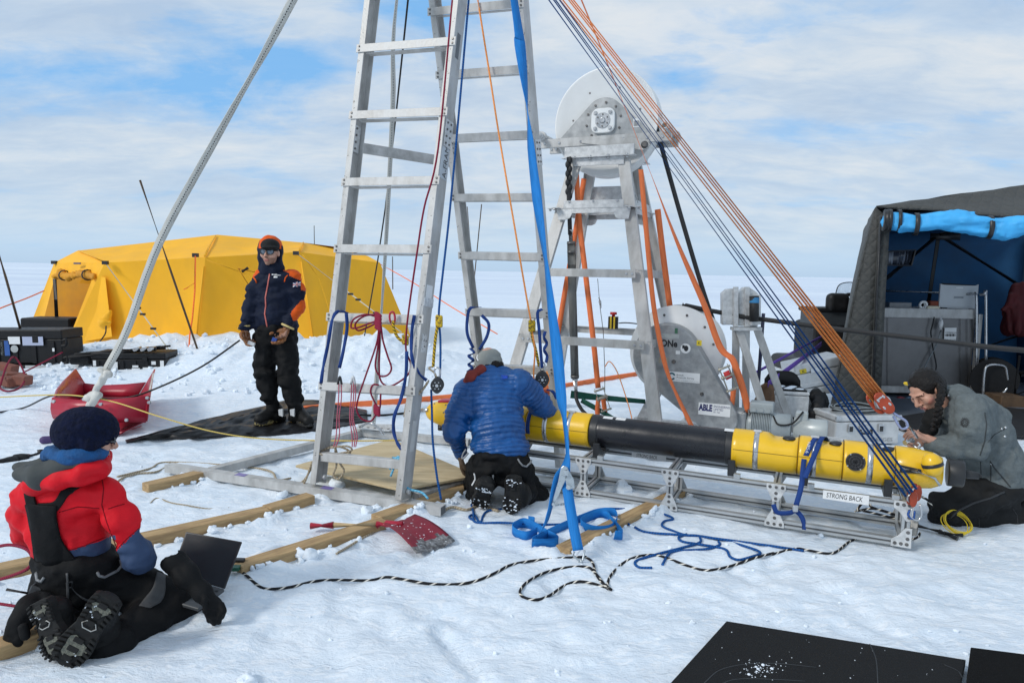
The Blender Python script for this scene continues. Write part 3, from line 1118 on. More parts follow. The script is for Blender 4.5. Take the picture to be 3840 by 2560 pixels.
 # guy lines
 for (x0, y0, Y0, x1, y1) in ((395, 986, 12.8, 632, 1310), (1110, 948, 12.85, 1505, 1245)):
  q = gs(x1, y1)
  q2 = at(x1, y1, 11.2)
  gl = MB().tube([at(x0, y0, Y0), at((x0 + x1) / 2, (y0 + y1) / 2, 12.0), q2], 0.010, 5)
  o = gl.build('guy_line', rope_mat('white_guy', (0.6, 0.55, 0.42), (0.7, 0.66, 0.55), 0.4, 20), t)
  for u in (0.55, 0.62, 0.78):
   MB().box(at(x0, y0, Y0).lerp(q2, u), 0.09, 0.03, 0.035).build('line_runner', M_BLACKP, o)
 mo = rope_mat('orange_line', (0.9, 0.16, 0.03), (0.9, 0.22, 0.06), 0.4, 20)
 MB().tube([at(733, 957, 12.35), at(731, 1090, 11.9), at(722, 1190, 11.8), at(712, 1255, 11.6), at(708, 1320, 11.3)], 0.014, 5).build('guy_line', mo, t)
 MB().tube([at(731, 1060, 11.9), at(700, 1080, 11.9), at(690, 1085, 12)], 0.008, 5).build('guy_line', mo, t)
 for x, y, Y in ((203, 984, 14.5), (395, 985, 12.78), (733, 957, 12.36), (1110, 949, 12.8)):
  MB().box(at(x, y, Y), 0.10, 0.06, 0.07).build('guy_toggle', M_BLACKP, t)
 # vent sleeve with a cable
 vs = SDF(0.025, 0.04)
 vs.cap(at(415, 1165, 12.5), at(395, 1215, 12.35), 0.03, 0.11).cap(at(378, 1208, 12.3), at(415, 1208, 12.3), 0.04)
 vs.build('vent_sleeve', M_TENTY, t, folds=((0.02, (8, 8, 8), 2),))
 MB().tube(spline([at(398, 1222, 12.2), at(395, 1250, 12.1), at(375, 1280, 11.9), at(362, 1305, 11.6)]), 0.012, 5).build('sleeve_cable', M_BLK, t)
 # side window flap outlined by piping, and a small maker's tag without words
 wf = MB()
 a, b, c = at(893, 1006, 12.45), at(975, 1025, 12.5), at(940, 1080, 12.5)
 for p, q in ((a, b), (a, c)):
  wf.tube([p, q], 0.012, 5)
 wf.build('window_flap_edge', M_TENTYD, t)
 MB().tube([at(908, 1018, 12.3), at(930, 1005, 12.3)], 0.03, 6).build('flap_toggle', M_BLACKP, t)
 MB().prism([at(278, 984, 13.6), at(304, 984, 13.45), at(304, 991, 13.45), at(278, 991, 13.6)], (0, -0.02, 0)).build('sewn_tag', mat('tag_grey', (0.12, 0.09, 0.10), 0.7), t)
 return t
yellow_tent()
# ---------------------------------------------------------------- grey tent
def grey_tent():
 M_Q = mat('grey_quilted_cloth', (0.055, 0.056, 0.052), 0.7, 0, var=0.2, scale=6)
 if 'q' not in globals():
  nt = M_Q.node_tree
  N, L = nt.nodes, nt.links
  tc = N.new('ShaderNodeTexCoord')
  mp = N.new('ShaderNodeMapping')
  mp.inputs['Rotation'].default_value = (0.3, math.radians(45), 0.4)
  L.new(tc.outputs['Object'], mp.inputs[0])
  vs = []
  for d in ('X', 'Z'):
   w = N.new('ShaderNodeTexWave')
   w.bands_direction = d
   w.wave_profile = 'SIN'
   w.inputs['Scale'].default_value = 3.6
   w.inputs['Distortion'].default_value = 1.4
   w.inputs['Detail Scale'].default_value = 2.0
   L.new(mp.outputs[0], w.inputs['Vector'])
   pw = N.new('ShaderNodeMath')
   pw.operation = 'POWER'
   L.new(w.outputs['Fac'], pw.inputs[0])
   pw.inputs[1].default_value = 0.35
   vs.append(pw.outputs[0])
  mn = N.new('ShaderNodeMath')
  mn.operation = 'MINIMUM'
  L.new(vs[0], mn.inputs[0])
  L.new(vs[1], mn.inputs[1])
  b = N.new('ShaderNodeBump')
  b.inputs['Strength'].default_value = 0.38
  b.inputs['Distance'].default_value = 0.025
  L.new(mn.outputs[0], b.inputs['Height'])
  L.new(b.outputs[0], N['Principled BSDF'].inputs['Normal'])
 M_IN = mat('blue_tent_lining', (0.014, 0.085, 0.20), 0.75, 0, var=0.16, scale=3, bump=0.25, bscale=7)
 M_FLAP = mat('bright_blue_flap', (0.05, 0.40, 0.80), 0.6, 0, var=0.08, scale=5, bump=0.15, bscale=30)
 t = thing('tent', 'dark grey quilted pop-up tent with blue lining and rolled blue door', 'tent', (5.6, 9, 0))
 # floor corners and eaves; the open front runs to the right of the frame
 Y0 = 7.7
 fl, fr = V((3.95, 7.75, 0)), V((7.4, 7.05, 0))
 el = at(3312, 790, 7.75)
 er = V((7.2, 7.1, el.z + 0.05))
 bl, br = V((5.5, 10.9, 0)), V((7.9, 10.6, 0))
 ebl, ebr = V((5.42, 10.7, el.z - .05)), V((7.7, 10.4, el.z))
 apex = V((5.9, 8.9, 2.88))
 def quad(mb, a, c, d, e, n=10, puff=0.0, seed=1, t=0.02):
  a, c, d, e = V(a), V(c), V(d), V(e)
  nn = (c - a).cross(e - a).normalized()
  rows = []
  for i in range(n + 1):
   u = i / n
   rows.append([])
   for j in range(n + 1):
    v = j / n
    p = a.lerp(c, u).lerp(e.lerp(d, u), v)
    rows[-1].append(p + nn * (puff * 16 * u * (1 - u) * v * (1 - v) + 0.012 * float(fbm(p.x * 3 + p.y * 2, p.z * 3, oct=2, seed=seed))))
  mb.sheet(rows, t)
 # outer left wall: skirt that leans out to the lower left
 ol = at(3112, 1560, 7.72)
 ol.z = 0.0
 wl = MB()
 quad(wl, ol, at(3272, 1585, 7.7), at(3310, 800, 7.72), at(3285, 778, 7.78), puff=0.05)
 quad(wl, V((5.5, 11.0, 0)), ol, at(3285, 778, 7.78), ebl, puff=0.06, seed=4)
 wl.build('side_wall', M_Q, t)
 rf = MB()
 c = at(3287, 776, 7.78)
 hub = at(3900, 690, 8.3)
 quad(rf, c, at(3900, 822, 7.3), at(4300, 700, 8.4), hub, puff=-0.02, t=0.015, seed=7)
 quad(rf, ebl, c, hub, hub + V((0, 0.1, 0)), puff=0.02, t=0.015, seed=8)
 rf.build('roof', M_Q, t)
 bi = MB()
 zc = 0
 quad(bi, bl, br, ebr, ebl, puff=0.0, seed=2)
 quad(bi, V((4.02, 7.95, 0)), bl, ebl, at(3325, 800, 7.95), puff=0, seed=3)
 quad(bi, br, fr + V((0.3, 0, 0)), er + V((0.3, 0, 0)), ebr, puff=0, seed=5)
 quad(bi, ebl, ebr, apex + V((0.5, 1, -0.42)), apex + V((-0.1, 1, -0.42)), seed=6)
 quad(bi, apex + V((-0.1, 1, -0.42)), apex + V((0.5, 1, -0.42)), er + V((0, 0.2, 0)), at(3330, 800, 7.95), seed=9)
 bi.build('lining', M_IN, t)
 # black bound edge of the doorway
 ed = MB()
 ed.ribbon([at(3318, 805, 7.66), at(3300, 1100, 7.64), at(3278, 1590, 7.62)], 0.11, (1, 0, 0), 0.03)
 ed.build('door_binding', M_Q, t)
 zp = MB()
 zp.ribbon([at(3304, 815, 7.62), at(3288, 1100, 7.6), at(3268, 1585, 7.59)], 0.02, (1, 0, 0), 0.02)
 zp.build('door_zip', M_BLACKP, t)
 # rolled-up door
 r = SDF(0.02, 0.05)
 A, B = at(3345, 827, 7.5), at(3960, 842, 7.0)
 n = 14
 for i in range(n):
  u, v = i / n, (i + 1) / n
  rad = lambda s: 0.104 + 0.012 * math.sin(s * 19) - 0.025 * sum(math.exp(-((s - q) / 0.02) ** 2) for q in (0.155, 0.61))
  dz = lambda s: V((0, 0, -0.03 * math.sin(s * 12) - 0.03 * s))
  r.cap(A.lerp(B, u) + dz(u), A.lerp(B, v) + dz(v), rad(u), rad(v))
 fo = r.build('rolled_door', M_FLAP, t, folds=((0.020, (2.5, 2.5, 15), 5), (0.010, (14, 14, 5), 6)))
 for u in (0.155, 0.61):
  p = A.lerp(B, u) + V((0, 0, -0.03 * math.sin(u * 12) - 0.03 * u))
  d = (B - A).normalized()
  MB().ribbon([p + (V((0, 0, 1)) * math.cos(x) + d.cross(V((0, 0, 1))) * math.sin(x)) * 0.116 for x in [i * math.pi / 8 for i in range(17)]], 0.045, d, 0.008).build('door_strap', M_BLACKP, fo)
 p = A + V((-0.03, 0, 0))
 d = (B - A).normalized()
 for off in (0.0, 0.09):
  MB().ribbon([p + d * off + (V((0, 0, 1)) * math.cos(x) + d.cross(V((0, 0, 1))) * math.sin(x)) * 0.117 for x in [i * math.pi / 8 for i in range(17)]], 0.035, d, 0.008).build('door_hem', M_BLACKP, fo)
 MB().cyl(p - d * 0.06, p + d * 0.005, 0.115, 0.12).build('roll_end', M_BLACKP, fo)
 # pole frame inside
 hubp = at(3520, 880, 9.3)
 for q in (at(3460, 1280, 10.2), at(3322, 1045, 8.6), at(3840, 1080, 9.6), at(3660, 850, 8.3)):
  MB().tube([hubp, q], 0.024, 8).build('tent_pole', M_BLACKP, t)
 MB().ribbon([at(3490, 886, 9.25), at(3600, 888, 9.2)], 0.09, (0, 0, 1), 0.03).build('pole_hub', M_BLACKP, t)
 MB().tube([at(3480, 1375, 10.2), at(3840, 1250, 10.0)], 0.024, 8).build('tent_pole', M_BLACKP, t)
 # clear side window
 w = MB()
 w.sheet([[at(3328, 945, 8.5), at(3430, 940, 8.75)], [at(3326, 992, 8.5), at(3415, 993, 8.75)]], 0.01)
 wo = w.build('window', mat('clear_window_foil', (0.03, 0.035, 0.05), 0.12, 0, c2=(0.35, 0.40, 0.48), scale=4, stretch=(9, 3, 0.6), bump=0.3, bscale=8, lo=0.5, hi=0.75), t)
 f = MB()
 c4 = [at(3328, 943, 8.47), at(3432, 937, 8.72), at(3416, 996, 8.72), at(3325, 994, 8.47)]
 for i in range(4):
  f.beam(c4[i], c4[(i + 1) % 4], 0.03, 0.015)
 f.build('window_frame', M_BLACKP, wo)
 f = MB()
 f.prism([V((3.9, 7.35, 0.012)), V((8, 6.6, 0.012)), V((8.2, 10.8, 0.012)), V((5.5, 11.0, 0.012))], (0, 0, 0.01))
 f.build('ground_sheet', mat('grey_groundsheet', (0.10, 0.12, 0.15), 0.7, 0, var=0.3, scale=2), t)
 return t
grey_tent()
# ---------------------------------------------------------------- ladder-legged hoisting frame
class Line:
 def __init__(s, a, b):
  s.a, s.b = V(a), V(b)
 def p(s, t):
  return s.a.lerp(s.b, t)
 def row(s, py):
  """point of the line at that picture row"""
  lo, hi = -0.5, 2.5
  for _ in range(50):
   m = (lo + hi) / 2
   if pix(s.p(m))[1] > py:
    lo = m
   else:
    hi = m
  return s.p(lo)
LL = Line(g(1195, 1812, 0.07), at(1398, 0, 5.12))
LR = Line(g(1508, 1868, 0.07), at(1722, 0, 4.86))
RL = Line(V((-0.16, 5.78, 0.0)), at(1633, 0, 5.45))
RR = Line(V((0.415, 5.50, 0.0)), at(1957, 0, 5.12))
TOP_ROW = -1120
HEAD = (LL.row(TOP_ROW) + LR.row(TOP_ROW) + RL.row(TOP_ROW) + RR.row(TOP_ROW)) / 4
def u_profile(web, fl, t, sgn):
 """channel: web across y, flanges towards sgn*x"""
 p = [(0, -web / 2), (fl, -web / 2), (fl, -web / 2 + t), (t, -web / 2 + t), (t, web / 2 - t), (fl, web / 2 - t), (fl, web / 2), (0, web / 2)]
 return [(x * sgn, y) for x, y in p]
def hoisting_frame():
 t = thing('hoisting_frame', 'tall aluminium frame of two leaning ladders on a square base, lettered A-FRAM', 'hoist frame', V((-0.5, 5.2, 0)))
 def ladder(A, B, rows, first_front, wid=0.118, fl=0.05):
  e = (B.a - A.a)
  e.z = 0
  e.normalize()
  for S, sg in ((A, 1), (B, -1)):
   top = S.row(TOP_ROW)
   d = (top - S.a).normalized()
   ex = (e - d * e.dot(d)).normalized()
   nn = d.cross(ex).normalized()
   if nn.y < 0:
    nn = -nn
   b = MB()
   b.prof(S.a - ex * sg * 0.03, top - ex * sg * 0.03, u_profile(wid, fl, 0.007, sg), ex, nn)
   o = b.build('stile', M_ALU, t, bevel=0.002)
   k = MB()
   rnd = random.Random(int(abs(S.a.x * 1000)))
   for i in range(46):
    q = S.p(rnd.uniform(0.0, 1.0)) - ex * sg * rnd.uniform(0.005, 0.025) - nn * (wid / 2)
    k.bolt(q, -nn, rnd.uniform(0.0025, 0.0045), 0.0012)
   k.build('rivet_holes', M_BOLT, o)
  for i, (ya, yb) in enumerate(rows):
   p, q = A.row(ya), B.row(yb)
   d = (q - p).normalized()
   up = (A.b - A.a).normalized()
   up = (up - d * up.dot(d)).normalized()
   n = d.cross(up)
   if n.y > 0:
    n = -n
   b = MB()
   f = n * (wid / 2 + 0.003)
   b.prof(p + f - d * 0.045, q + f + d * 0.045, [(0, -0.029), (0.006, -0.029), (0.006, 0.029), (0, 0.029)], n, up)
   b.prof(p + d * 0.034 + n * 0.055, q - d * 0.034 + n * 0.055, [(0, -0.036), (0, -0.030), (-0.05, -0.030), (-0.05, -0.036)], n, up)
   b.prof(p + d * 0.034 + n * 0.055, q - d * 0.034 + n * 0.055, [(0, 0.022), (0, 0.028), (-0.05, 0.028), (-0.05, 0.022)], n, up)
   r = b.build('rung', M_ALU, t, bevel=0.0015)
   k = MB()
   for s in (-0.020, 0.020):
    for dz in (-0.013, 0.013):
     if s * dz > 0:
      continue
     pass
   for P, sd in ((p, -0.022), (q, 0.022)):
    for dz in (-0.014, 0.014):
     k.bolt(P + f + n * 0.006 + d * sd + up * dz, n, 0.0085, 0.006)
   k.build('bolt_set', M_BOLT, r)
 rows = [(y, y2) for y, y2 in ((1447, 1465), (1191, 1200), (938, 941), (692, 686), (444, 432), (197, 172), (-50, -80), (-300, -330))]
 ladder(LL, LR, rows, True)
 rows = [(1372, 1384), (1165, 1174), (955, 961), (740, 738), (520, 506), (285, 263), (50, 20), (-190, -225)]
 ladder(RL, RR, rows, True, 0.112)
 # low cross-member of the near ladder, square tube
 b = MB()
 p, q = LL.row(1707), LR.row(1738)
 b.beam(p - V((0, 0.02, 0)), q - V((0, 0.02, 0)), 0.05, 0.06)
 b.build('cross_member', M_ALU, t, bevel=0.003)
 b = MB()
 b.beam(at(1360, 556, 5.18), RL.row(612), 0.02, 0.075)
 b.build('cross_brace', M_ALUD, t, bevel=0.002)
 b = MB()
 p, q = LR.row(556), RR.row(560)
 # head: the ladders meet in a short beam well above the picture
 h0 = (LL.row(TOP_ROW) + RL.row(TOP_ROW)) / 2
 h1 = (LR.row(TOP_ROW) + RR.row(TOP_ROW)) / 2
 hd = MB()
 hd.beam(h0, h1, 0.3, 0.16)
 hd.build('head_beam', M_ALU, t, bevel=0.004)
 # splice plates with bolts
 for S, ya, yb, nx in ((LR, 455, 555, 0.03), (LL, 470, 570, None), (RR, 525, 620, 0.03), (RL, 530, 600, None)):
  p, q = S.row(ya), S.row(yb)
  d = (q - p).normalized()
  e = (LR.a - LL.a) if S in (LL, LR) else (RR.a - RL.a)
  e.z = 0
  e.normalize()
  n2 = d.cross(e).normalized()
  if n2.y > 0:
   n2 = -n2
  if nx:
   o0 = e * 0.032
   b = MB().prof(p + o0, q + o0, [(0, -0.05), (0.006, -0.05), (0.006, 0.045), (0, 0.045)], e, n2)
   pl = b.build('splice_plate', M_GALV, t, bevel=0.001)
   k = MB()
   for i in range(4):
    for s in (-0.022, 0.022):
     k.bolt(p.lerp(q, 0.12 + i * 0.25) + o0 + e * 0.006 + n2 * (s + 0.004), e, 0.008, 0.006)
  else:
   o0 = e * -0.017
   b = MB().prof(p + o0, q + o0, [(0, -0.045), (0.006, -0.045), (0.006, 0.04), (0, 0.04)], e, n2)
   pl = b.build('splice_plate', M_GALV, t, bevel=0.001)
   k = MB()
   for i in range(4):
    k.bolt(p.lerp(q, 0.12 + i * 0.25) + o0 + e * 0.006, e, 0.009, 0.006)
  k.build('bolt_set', M_BOLT, pl)
 # tape label on the outer web of the near right stile
 e = (LR.a - LL.a)
 e.z = 0
 e.normalize()
 def web_frame(S, py):
  p = S.row(py)
  d = (S.b - S.a).normalized()
  n2 = d.cross(e).normalized()
  if n2.y < 0:
   n2 = -n2
  return p + e * 0.0305, d, n2
 def patch(S, y0, y1, a, b, m, name, lab=None, lift=0.0015):
  p, d, n2 = web_frame(S, y0)
  q = web_frame(S, y1)[0]
  o = MB().prism([p + n2 * a, p + n2 * b, q + n2 * b, q + n2 * a], e * lift).build(name, m, t)
  return o
 tp = patch(LR, 556, 672, -0.052, 0.050, mat('grey_cloth_tape', (0.50, 0.54, 0.57), 0.55, var=0.06), 'label_tape')
 p, d, n2 = web_frame(LR, 668)
 MB().text('A-FRAM', p + n2 * 0.036 + e * 0.0018, d, -n2, 0.075, fit=0.215, bold=-0.0).build('lettering', M_INK, tp)
 patch(LR, 130, 222, -0.020, 0.022, mat('dark_tape', (0.16, 0.17, 0.18), 0.6), 'tape_strip')
 patch(LR, 1070, 1118, -0.045, 0.03, M_PAPER, 'paper_label')
 mm = mat('scuffed_plastic_film', (0.45, 0.47, 0.49), 0.25, 0, c2=(0.72, 0.74, 0.75), scale=25, bump=0.3, bscale=30)
 patch(LR, 1118, 1150, -0.058, 0.058, mm, 'plastic_film', lift=0.004)
 pt = patch(LR, 1252, 1320, -0.03, 0.03, mat('scribbled_tape', (0.62, 0.63, 0.64), 0.6, 0, c2=(0.03, 0.03, 0.03), scale=55, lo=0.55, hi=0.62), 'worn_label')
 patch(LR, 1575, 1690, -0.025, 0.025, mat('grey_tape', (0.55, 0.55, 0.53), 0.6, var=0.1), 'tape_strip')
 # base rails: square tube laid on the snow
 rails = [(g(632, 1752, 0.03), g(1662, 1912, 0.03), 0.075, 0.06), (g(792, 1768, 0.03), g(1352, 1622, 0.03), 0.07, 0.06), (g(1335, 1618, 0.035), g(1760, 1658, 0.035), 0.07, 0.06), (g(1560, 1862, 0.035), g(1960, 1745, 0.035), 0.07, 0.06)]
 for i, (p, q, w, h) in enumerate(rails):
  b = MB()
  d, x, z = frame(q - p)
  w2, h2, tk = w / 2, h / 2, 0.004
  b.prof(p, q, [(-w2, -h2), (w2, -h2), (w2, h2), (-w2, h2)], x, z)
  b.m = 1
  b.prof(q, q + d * 0.001, [(-w2 + tk, -h2 + tk), (w2 - tk, -h2 + tk), (w2 - tk, h2 - tk), (-w2 + tk, h2 - tk)], x, z)
  b.prof(p - d * 0.001, p, [(-w2 + tk, -h2 + tk), (w2 - tk, -h2 + tk), (w2 - tk, h2 - tk), (-w2 + tk, h2 - tk)], x, z)
  ra = b.build('base_rail', [M_ALU if i != 3 else M_ALUD, M_GROOVE], t, bevel=0.003)
  if i == 0:
   mt = mat('violet_mark', (0.10, 0.055, 0.30), 0.6, c2=(0.35, 0.33, 0.5))
   for u in (0.30, 0.62):
    c = p.lerp(q, u) + z * (h2 + 0.001)
    MB().prism([c - d * 0.05 - x * 0.03, c + d * 0.04 - x * 0.028, c + d * 0.05 + x * 0.028, c - d * 0.04 + x * 0.03], z * 0.001).build('paint_mark', mt, ra)
 # foot bolts
 for S in (LL, LR):
  p = S.p(0.015) + e * 0.034
  MB().cyl(p, p + e * 0.02, 0.02, 0.018, 6).build('foot_bolt', M_GALV, t, bevel=0.002)
 # sheet-steel anchor bracket lashed on the rear corner
 p, q = g(1345, 1600, 0.09), g(1470, 1610, 0.09)
 b = MB().beam(p, q, 0.12, 0.012)
 b.beam(p, q + V((0.0, 0.0, 0.02)), 0.02, 0.06)
 br = b.build('anchor_bracket', M_GALV, t, bevel=0.001)
 k = MB()
 for i in range(5):
  c = p.lerp(q, 0.1 + 0.2 * i) + V((0, -0.02, 0.007))
  k.cyl(c, c + V((0, 0, 0.002)), 0.013, n=8)
 k.build('bracket_holes', M_BOLT, br)
 k = MB().tube(spline([g(1350, 1600, 0.11), g(1385, 1585, 0.2), g(1420, 1605, 0.16), g(1440, 1630, 0.1)]), 0.012, 6)
 k.build('hook', M_STEEL, br)
 return t
hoisting_frame()
# ---------------------------------------------------------------- vehicle axis
AX0, AX1 = g(2225, 1614, 0.435), g(3500, 1763, 0.435)
UAX = (AX1 - AX0).normalized()
UAX.z = 0
UAX.normalize()
VAX = V((-UAX.y, UAX.x, 0))          # away from the camera
ZAX = V((0, 0, 1))
def ax_at(px, off=0.0, z=None):
 """point of the vehicle's axis seen in that picture column"""
 lo, hi = -4.0, 4.0
 for _ in range(50):
  m = (lo + hi) / 2
  if pix(AX0 + UAX * m)[0] < px:
   lo = m
  else:
   hi = m
 return lo
AR = 0.122
def underwater_vehicle():
 s = lambda px: ax_at(px)
 t = thing('underwater_vehicle', 'long yellow torpedo-shaped underwater vehicle with black mid section on metal cradle', 'underwater vehicle', AX0 + UAX * s(2700) - ZAX * AR)
 P = lambda d, a=0.0, r=AR: AX0 + UAX * d + (VAX * math.sin(a) * -1 + ZAX * math.cos(a)) * r     # a=0 top, +90 camera side
 SCOOPS = [(s(2880), s(3000)), (s(3072), s(3162)), (s(3282), s(3352))]
 def hull(name, x0, x1, m, r0=AR, r1=AR, n=40, seams=True):
  d0, d1 = s(x0), s(x1)
  b = MB()
  e = 0.006
  N_ = 16
  b.lathe(AX0, UAX, [(d0, r0 - e)] + [(d0 + e + (d1 - d0 - 2 * e) * i / N_, r0 + (r1 - r0) * i / N_) for i in range(N_ + 1)] + [(d1, r1 - e)], n)
  # scooped cut-outs in the back of the after body
  for i, v in enumerate(b.v):
   d = (v - AX0).dot(UAX)
   o = v - AX0 - UAX * d
   for ca, cb in SCOOPS:
    k = 1 - ((d - (ca + cb) / 2) / ((cb - ca) / 2)) ** 2
    a = math.atan2(-o.dot(VAX), o.z) - 0.05
    if k > 0 and abs(a) < 1.1:
     v = v - o * (0.24 * min(1, 1.6 * k) * math.cos(a / 1.1 * math.pi / 2) ** 1.5)
   b.v[i] = v
  return b.build(name, m, t)
 # nose: blunt, tapering
 d0, d1 = s(1600), s(1800)
 b = MB()
 b.lathe(AX0, UAX, [(d0, 0.005), (d0 + 0.01, 0.035), (d0 + 0.035, 0.062), (d0 + 0.08, 0.085), (d0 + 0.16, 0.105), (d0 + 0.27, 0.117), (d1, AR)], 40)
 no = b.build('nose_cone', M_YEL, t)
 k = MB()
 for dx, a in ((0.10, 0.5), (0.10, 1.0), (0.10, 1.6), (0.22, 0.7), (0.22, 1.3), (0.05, 1.2), (0.3, 0.9)):
  rr = np.interp(dx, [0.01, 0.035, 0.08, 0.16, 0.27], [0.035, 0.062, 0.085, 0.105, 0.117])
  p = P(d0 + dx, a, rr)
  n = (p - AX0 - UAX * (d0 + dx)).normalized()
  k.bolt(p, n, 0.008, 0.002)
 k.build('screw_heads', M_BOLT, no)
 k = MB()
 k.cyl(P(d0 - 0.03, 1.2, 0.02), P(d0 + 0.06, 1.2, 0.075), 0.018, 0.014)
 k.build('nose_fitting', M_STEEL, no)
 k = MB()
 k.prism([P(d0 + 0.13, -0.5, 0.10), P(d0 + 0.13, 0.5, 0.10), P(d0 + 0.32, 0.5, 0.122), P(d0 + 0.32, -0.5, 0.122)], ZAX * 0.022)
 k.build('nose_hatch', M_REDP, no, bevel=0.006)
 k = MB()
 k.cyl(P(d0 + 0.14, math.pi, 0.10), P(d0 + 0.14, math.pi, 0.14), 0.03)
 k.cyl(P(d0 + 0.24, math.pi, 0.11), P(d0 + 0.24, math.pi, 0.15), 0.035)
 k.build('sonar_head', M_BLACKP, no)
 hull('hull_section', 1802, 1990, M_YEL)
 hull('hull_section', 1992, 2222, M_YEL, 0.123, 0.123)
 hull('pressure_tube', 2226, 2760, mat('gloss_black_hull', (0.009, 0.0095, 0.013), 0.3, 0, var=0.25, scale=5, bump=0.04, bscale=30), 0.116, 0.116)
 for a, c in ((2224, 2254), (2724, 2762)):
  hull('joint_collar', a, c, M_BLACKP, 0.121, 0.121)
 # label stickers on the black tube
 for x in (2265, 2312, 2716):
  d = s(x)
  b = MB()
  b.sheet([[P(d + i * 0.014, a, 0.1175 if x < 2700 else 0.1225) for a in (0.02, 0.2, 0.38)] for i in range(6)])
  b.build('sticker', M_PAPER, t)
 # aft yellow body, slightly waisted by cut-outs on top
 hull('hull_section', 2750, 2992, M_YEL, 0.127, 0.1275)
 hull('hull_section', 2994, 3158, M_YEL, 0.1275, 0.1275)
 hull('hull_section', 3160, 3350, M_YEL, 0.1275, 0.1265)
 # thruster tunnel mouth with its grille
 d = s(3204)
 c = P(d, math.radians(78), 0.118)
 n = (c - AX0 - UAX * d).normalized()
 k = MB()
 k.cyl(c - n * 0.01, c + n * 0.012, 0.055, n=28)
 tm = k.build('thruster_port', mat('tunnel_black', (0.006, 0.006, 0.007), 0.6, var=0.2), t)
 k = MB()
 y = n.cross(UAX)
 for r in (0.018, 0.034, 0.05):
  k.tube(circle(c + n * 0.0125, r, 24, UAX, y), 0.0022, 5, closed=True)
 for i in range(5):
  a = math.pi * i / 5
  w = UAX * math.cos(a) + y * math.sin(a)
  k.tube([c + n * 0.0125 - w * 0.05, c + n * 0.0125 + w * 0.05], 0.002, 5)
 k.build('grille', mat('grille_grey', (0.07, 0.07, 0.075), 0.45, 0.4), tm)
 k = MB()
 for i in range(4):
  a = 0.6 + math.pi * i / 2
  k.bolt(c + n * 0.012 + (UAX * math.cos(a) + y * math.sin(a)) * 0.051, n, 0.005, 0.003)
 k.build('screw_heads', M_STEEL, tm)
 # stainless bands and panel seams
 for x, r in ((2062, 0.1255), (2147, 0.1255), (2838, 0.129), (3052, 0.129), (3258, 0.1285)):
  d = s(x)
  b = MB()
  b.lathe(AX0, UAX, [(d - 0.016, r - 0.003), (d - 0.016, r), (d + 0.016, r), (d + 0.016, r - 0.003)], 48, cap=False)
  ba = b.build('clamp_band', M_STEEL, t)
  MB().box(P(d, 0.15, r + 0.004), 0.05, 0.02, 0.014, (UAX, VAX, ZAX)).build('band_screw', M_GALV, ba, bevel=0.002)
 b = MB()
 for xa, xb, a, r in ((2756, 2990, 1.45, 0.1282), (2996, 3156, 1.42, 0.1282), (1996, 2220, 1.48, 0.1238)):
  b.ribbon([P(s(xa) + (s(xb) - s(xa)) * i / 8, a, r) for i in range(9)], 0.0025, ZAX, 0.002)
 for x in (2993, 3159):
  b.tube(circle(AX0 + UAX * s(x), 0.1276, 40, VAX, ZAX), 0.0016, 4, closed=True)
 b.build('panel_seam', mat('seam_dark', (0.10, 0.055, 0.005), 0.7), t)
 # oval hatch openings on the back: scooped recesses with a dark fitting inside
 for xa, xb, zc in ((2890, 3000, 0.115), (3078, 3160, 0.112), (3290, 3345, 0.108)):
  da, db = s(xa), s(xb)
  b = MB()
  b.ball(P((da + db) / 2 + 0.02, 0.1, 0.100), (0.042, 0.04, 0.018), (UAX, VAX, ZAX))
  b.build('hatch_fitting', M_BLACKP, t)
 # tail: boat-tailed cone with fairings, black shroud ring, shaft hub
 d0, d1 = s(3352), s(3530)
 b = MB()
 b.lathe(AX0, UAX, [(d0, 0.121), (d0 + 0.006, 0.1262), (d0 + 0.10, 0.123), (d0 + 0.2, 0.108), (d1, 0.084)], 40)
 tc = b.build('tail_cone', M_YEL, t)
 f = SDF(0.006, 0.02)
 f.cap(P(d0 + 0.04, 0.9, 0.09), P(d0 + 0.16, 0.95, 0.085), 0.03, 0.04)
 f.build('tail_fairing', M_YEL, tc)
 b = MB()
 c = P(d0 + 0.075, 1.42, 0.118)
 b.prism([P(d0 + 0.02, 1.25, 0.1300), P(d0 + 0.02, 1.6, 0.1300), P(d0 + 0.13, 1.55, 0.1265), P(d0 + 0.13, 1.35, 0.1265)], -VAX * 0.004)
 b.build('actuator_recess', M_BLACKP, tc)
 b = MB()
 b.tube([P(d0 + 0.03, 1.42, 0.136), P(d0 + 0.11, 1.45, 0.136)], 0.012, 8)
 b.tube([P(d0 + 0.10, 1.45, 0.136), P(d0 + 0.2, 1.65, 0.142), P(d0 + 0.23, 2.0, 0.132)], 0.008, 6)
 b.build('actuator_rod', M_STEEL, tc)
 b = MB()
 d2 = s(3552)
 b.lathe(AX0, UAX, [(d2, 0.055), (d2, 0.078), (d2 + 0.004, 0.081), (d2 + 0.075, 0.080), (d2 + 0.082, 0.076), (d2 + 0.082, 0.058), (d2 + 0.02, 0.06)], 40)
 b.build('propeller_shroud', M_BLACKP, t)
 b = MB()
 b.cyl(P(d2 + 0.05, 0, 0), P(d2 + 0.16, 0, 0), 0.032, 0.02)
 b.cyl(P(d2 + 0.16, 0, 0), P(d2 + 0.175, 0, 0), 0.008)
 b.build('propeller_hub', M_BLACKP, t)
 return t
underwater_vehicle()
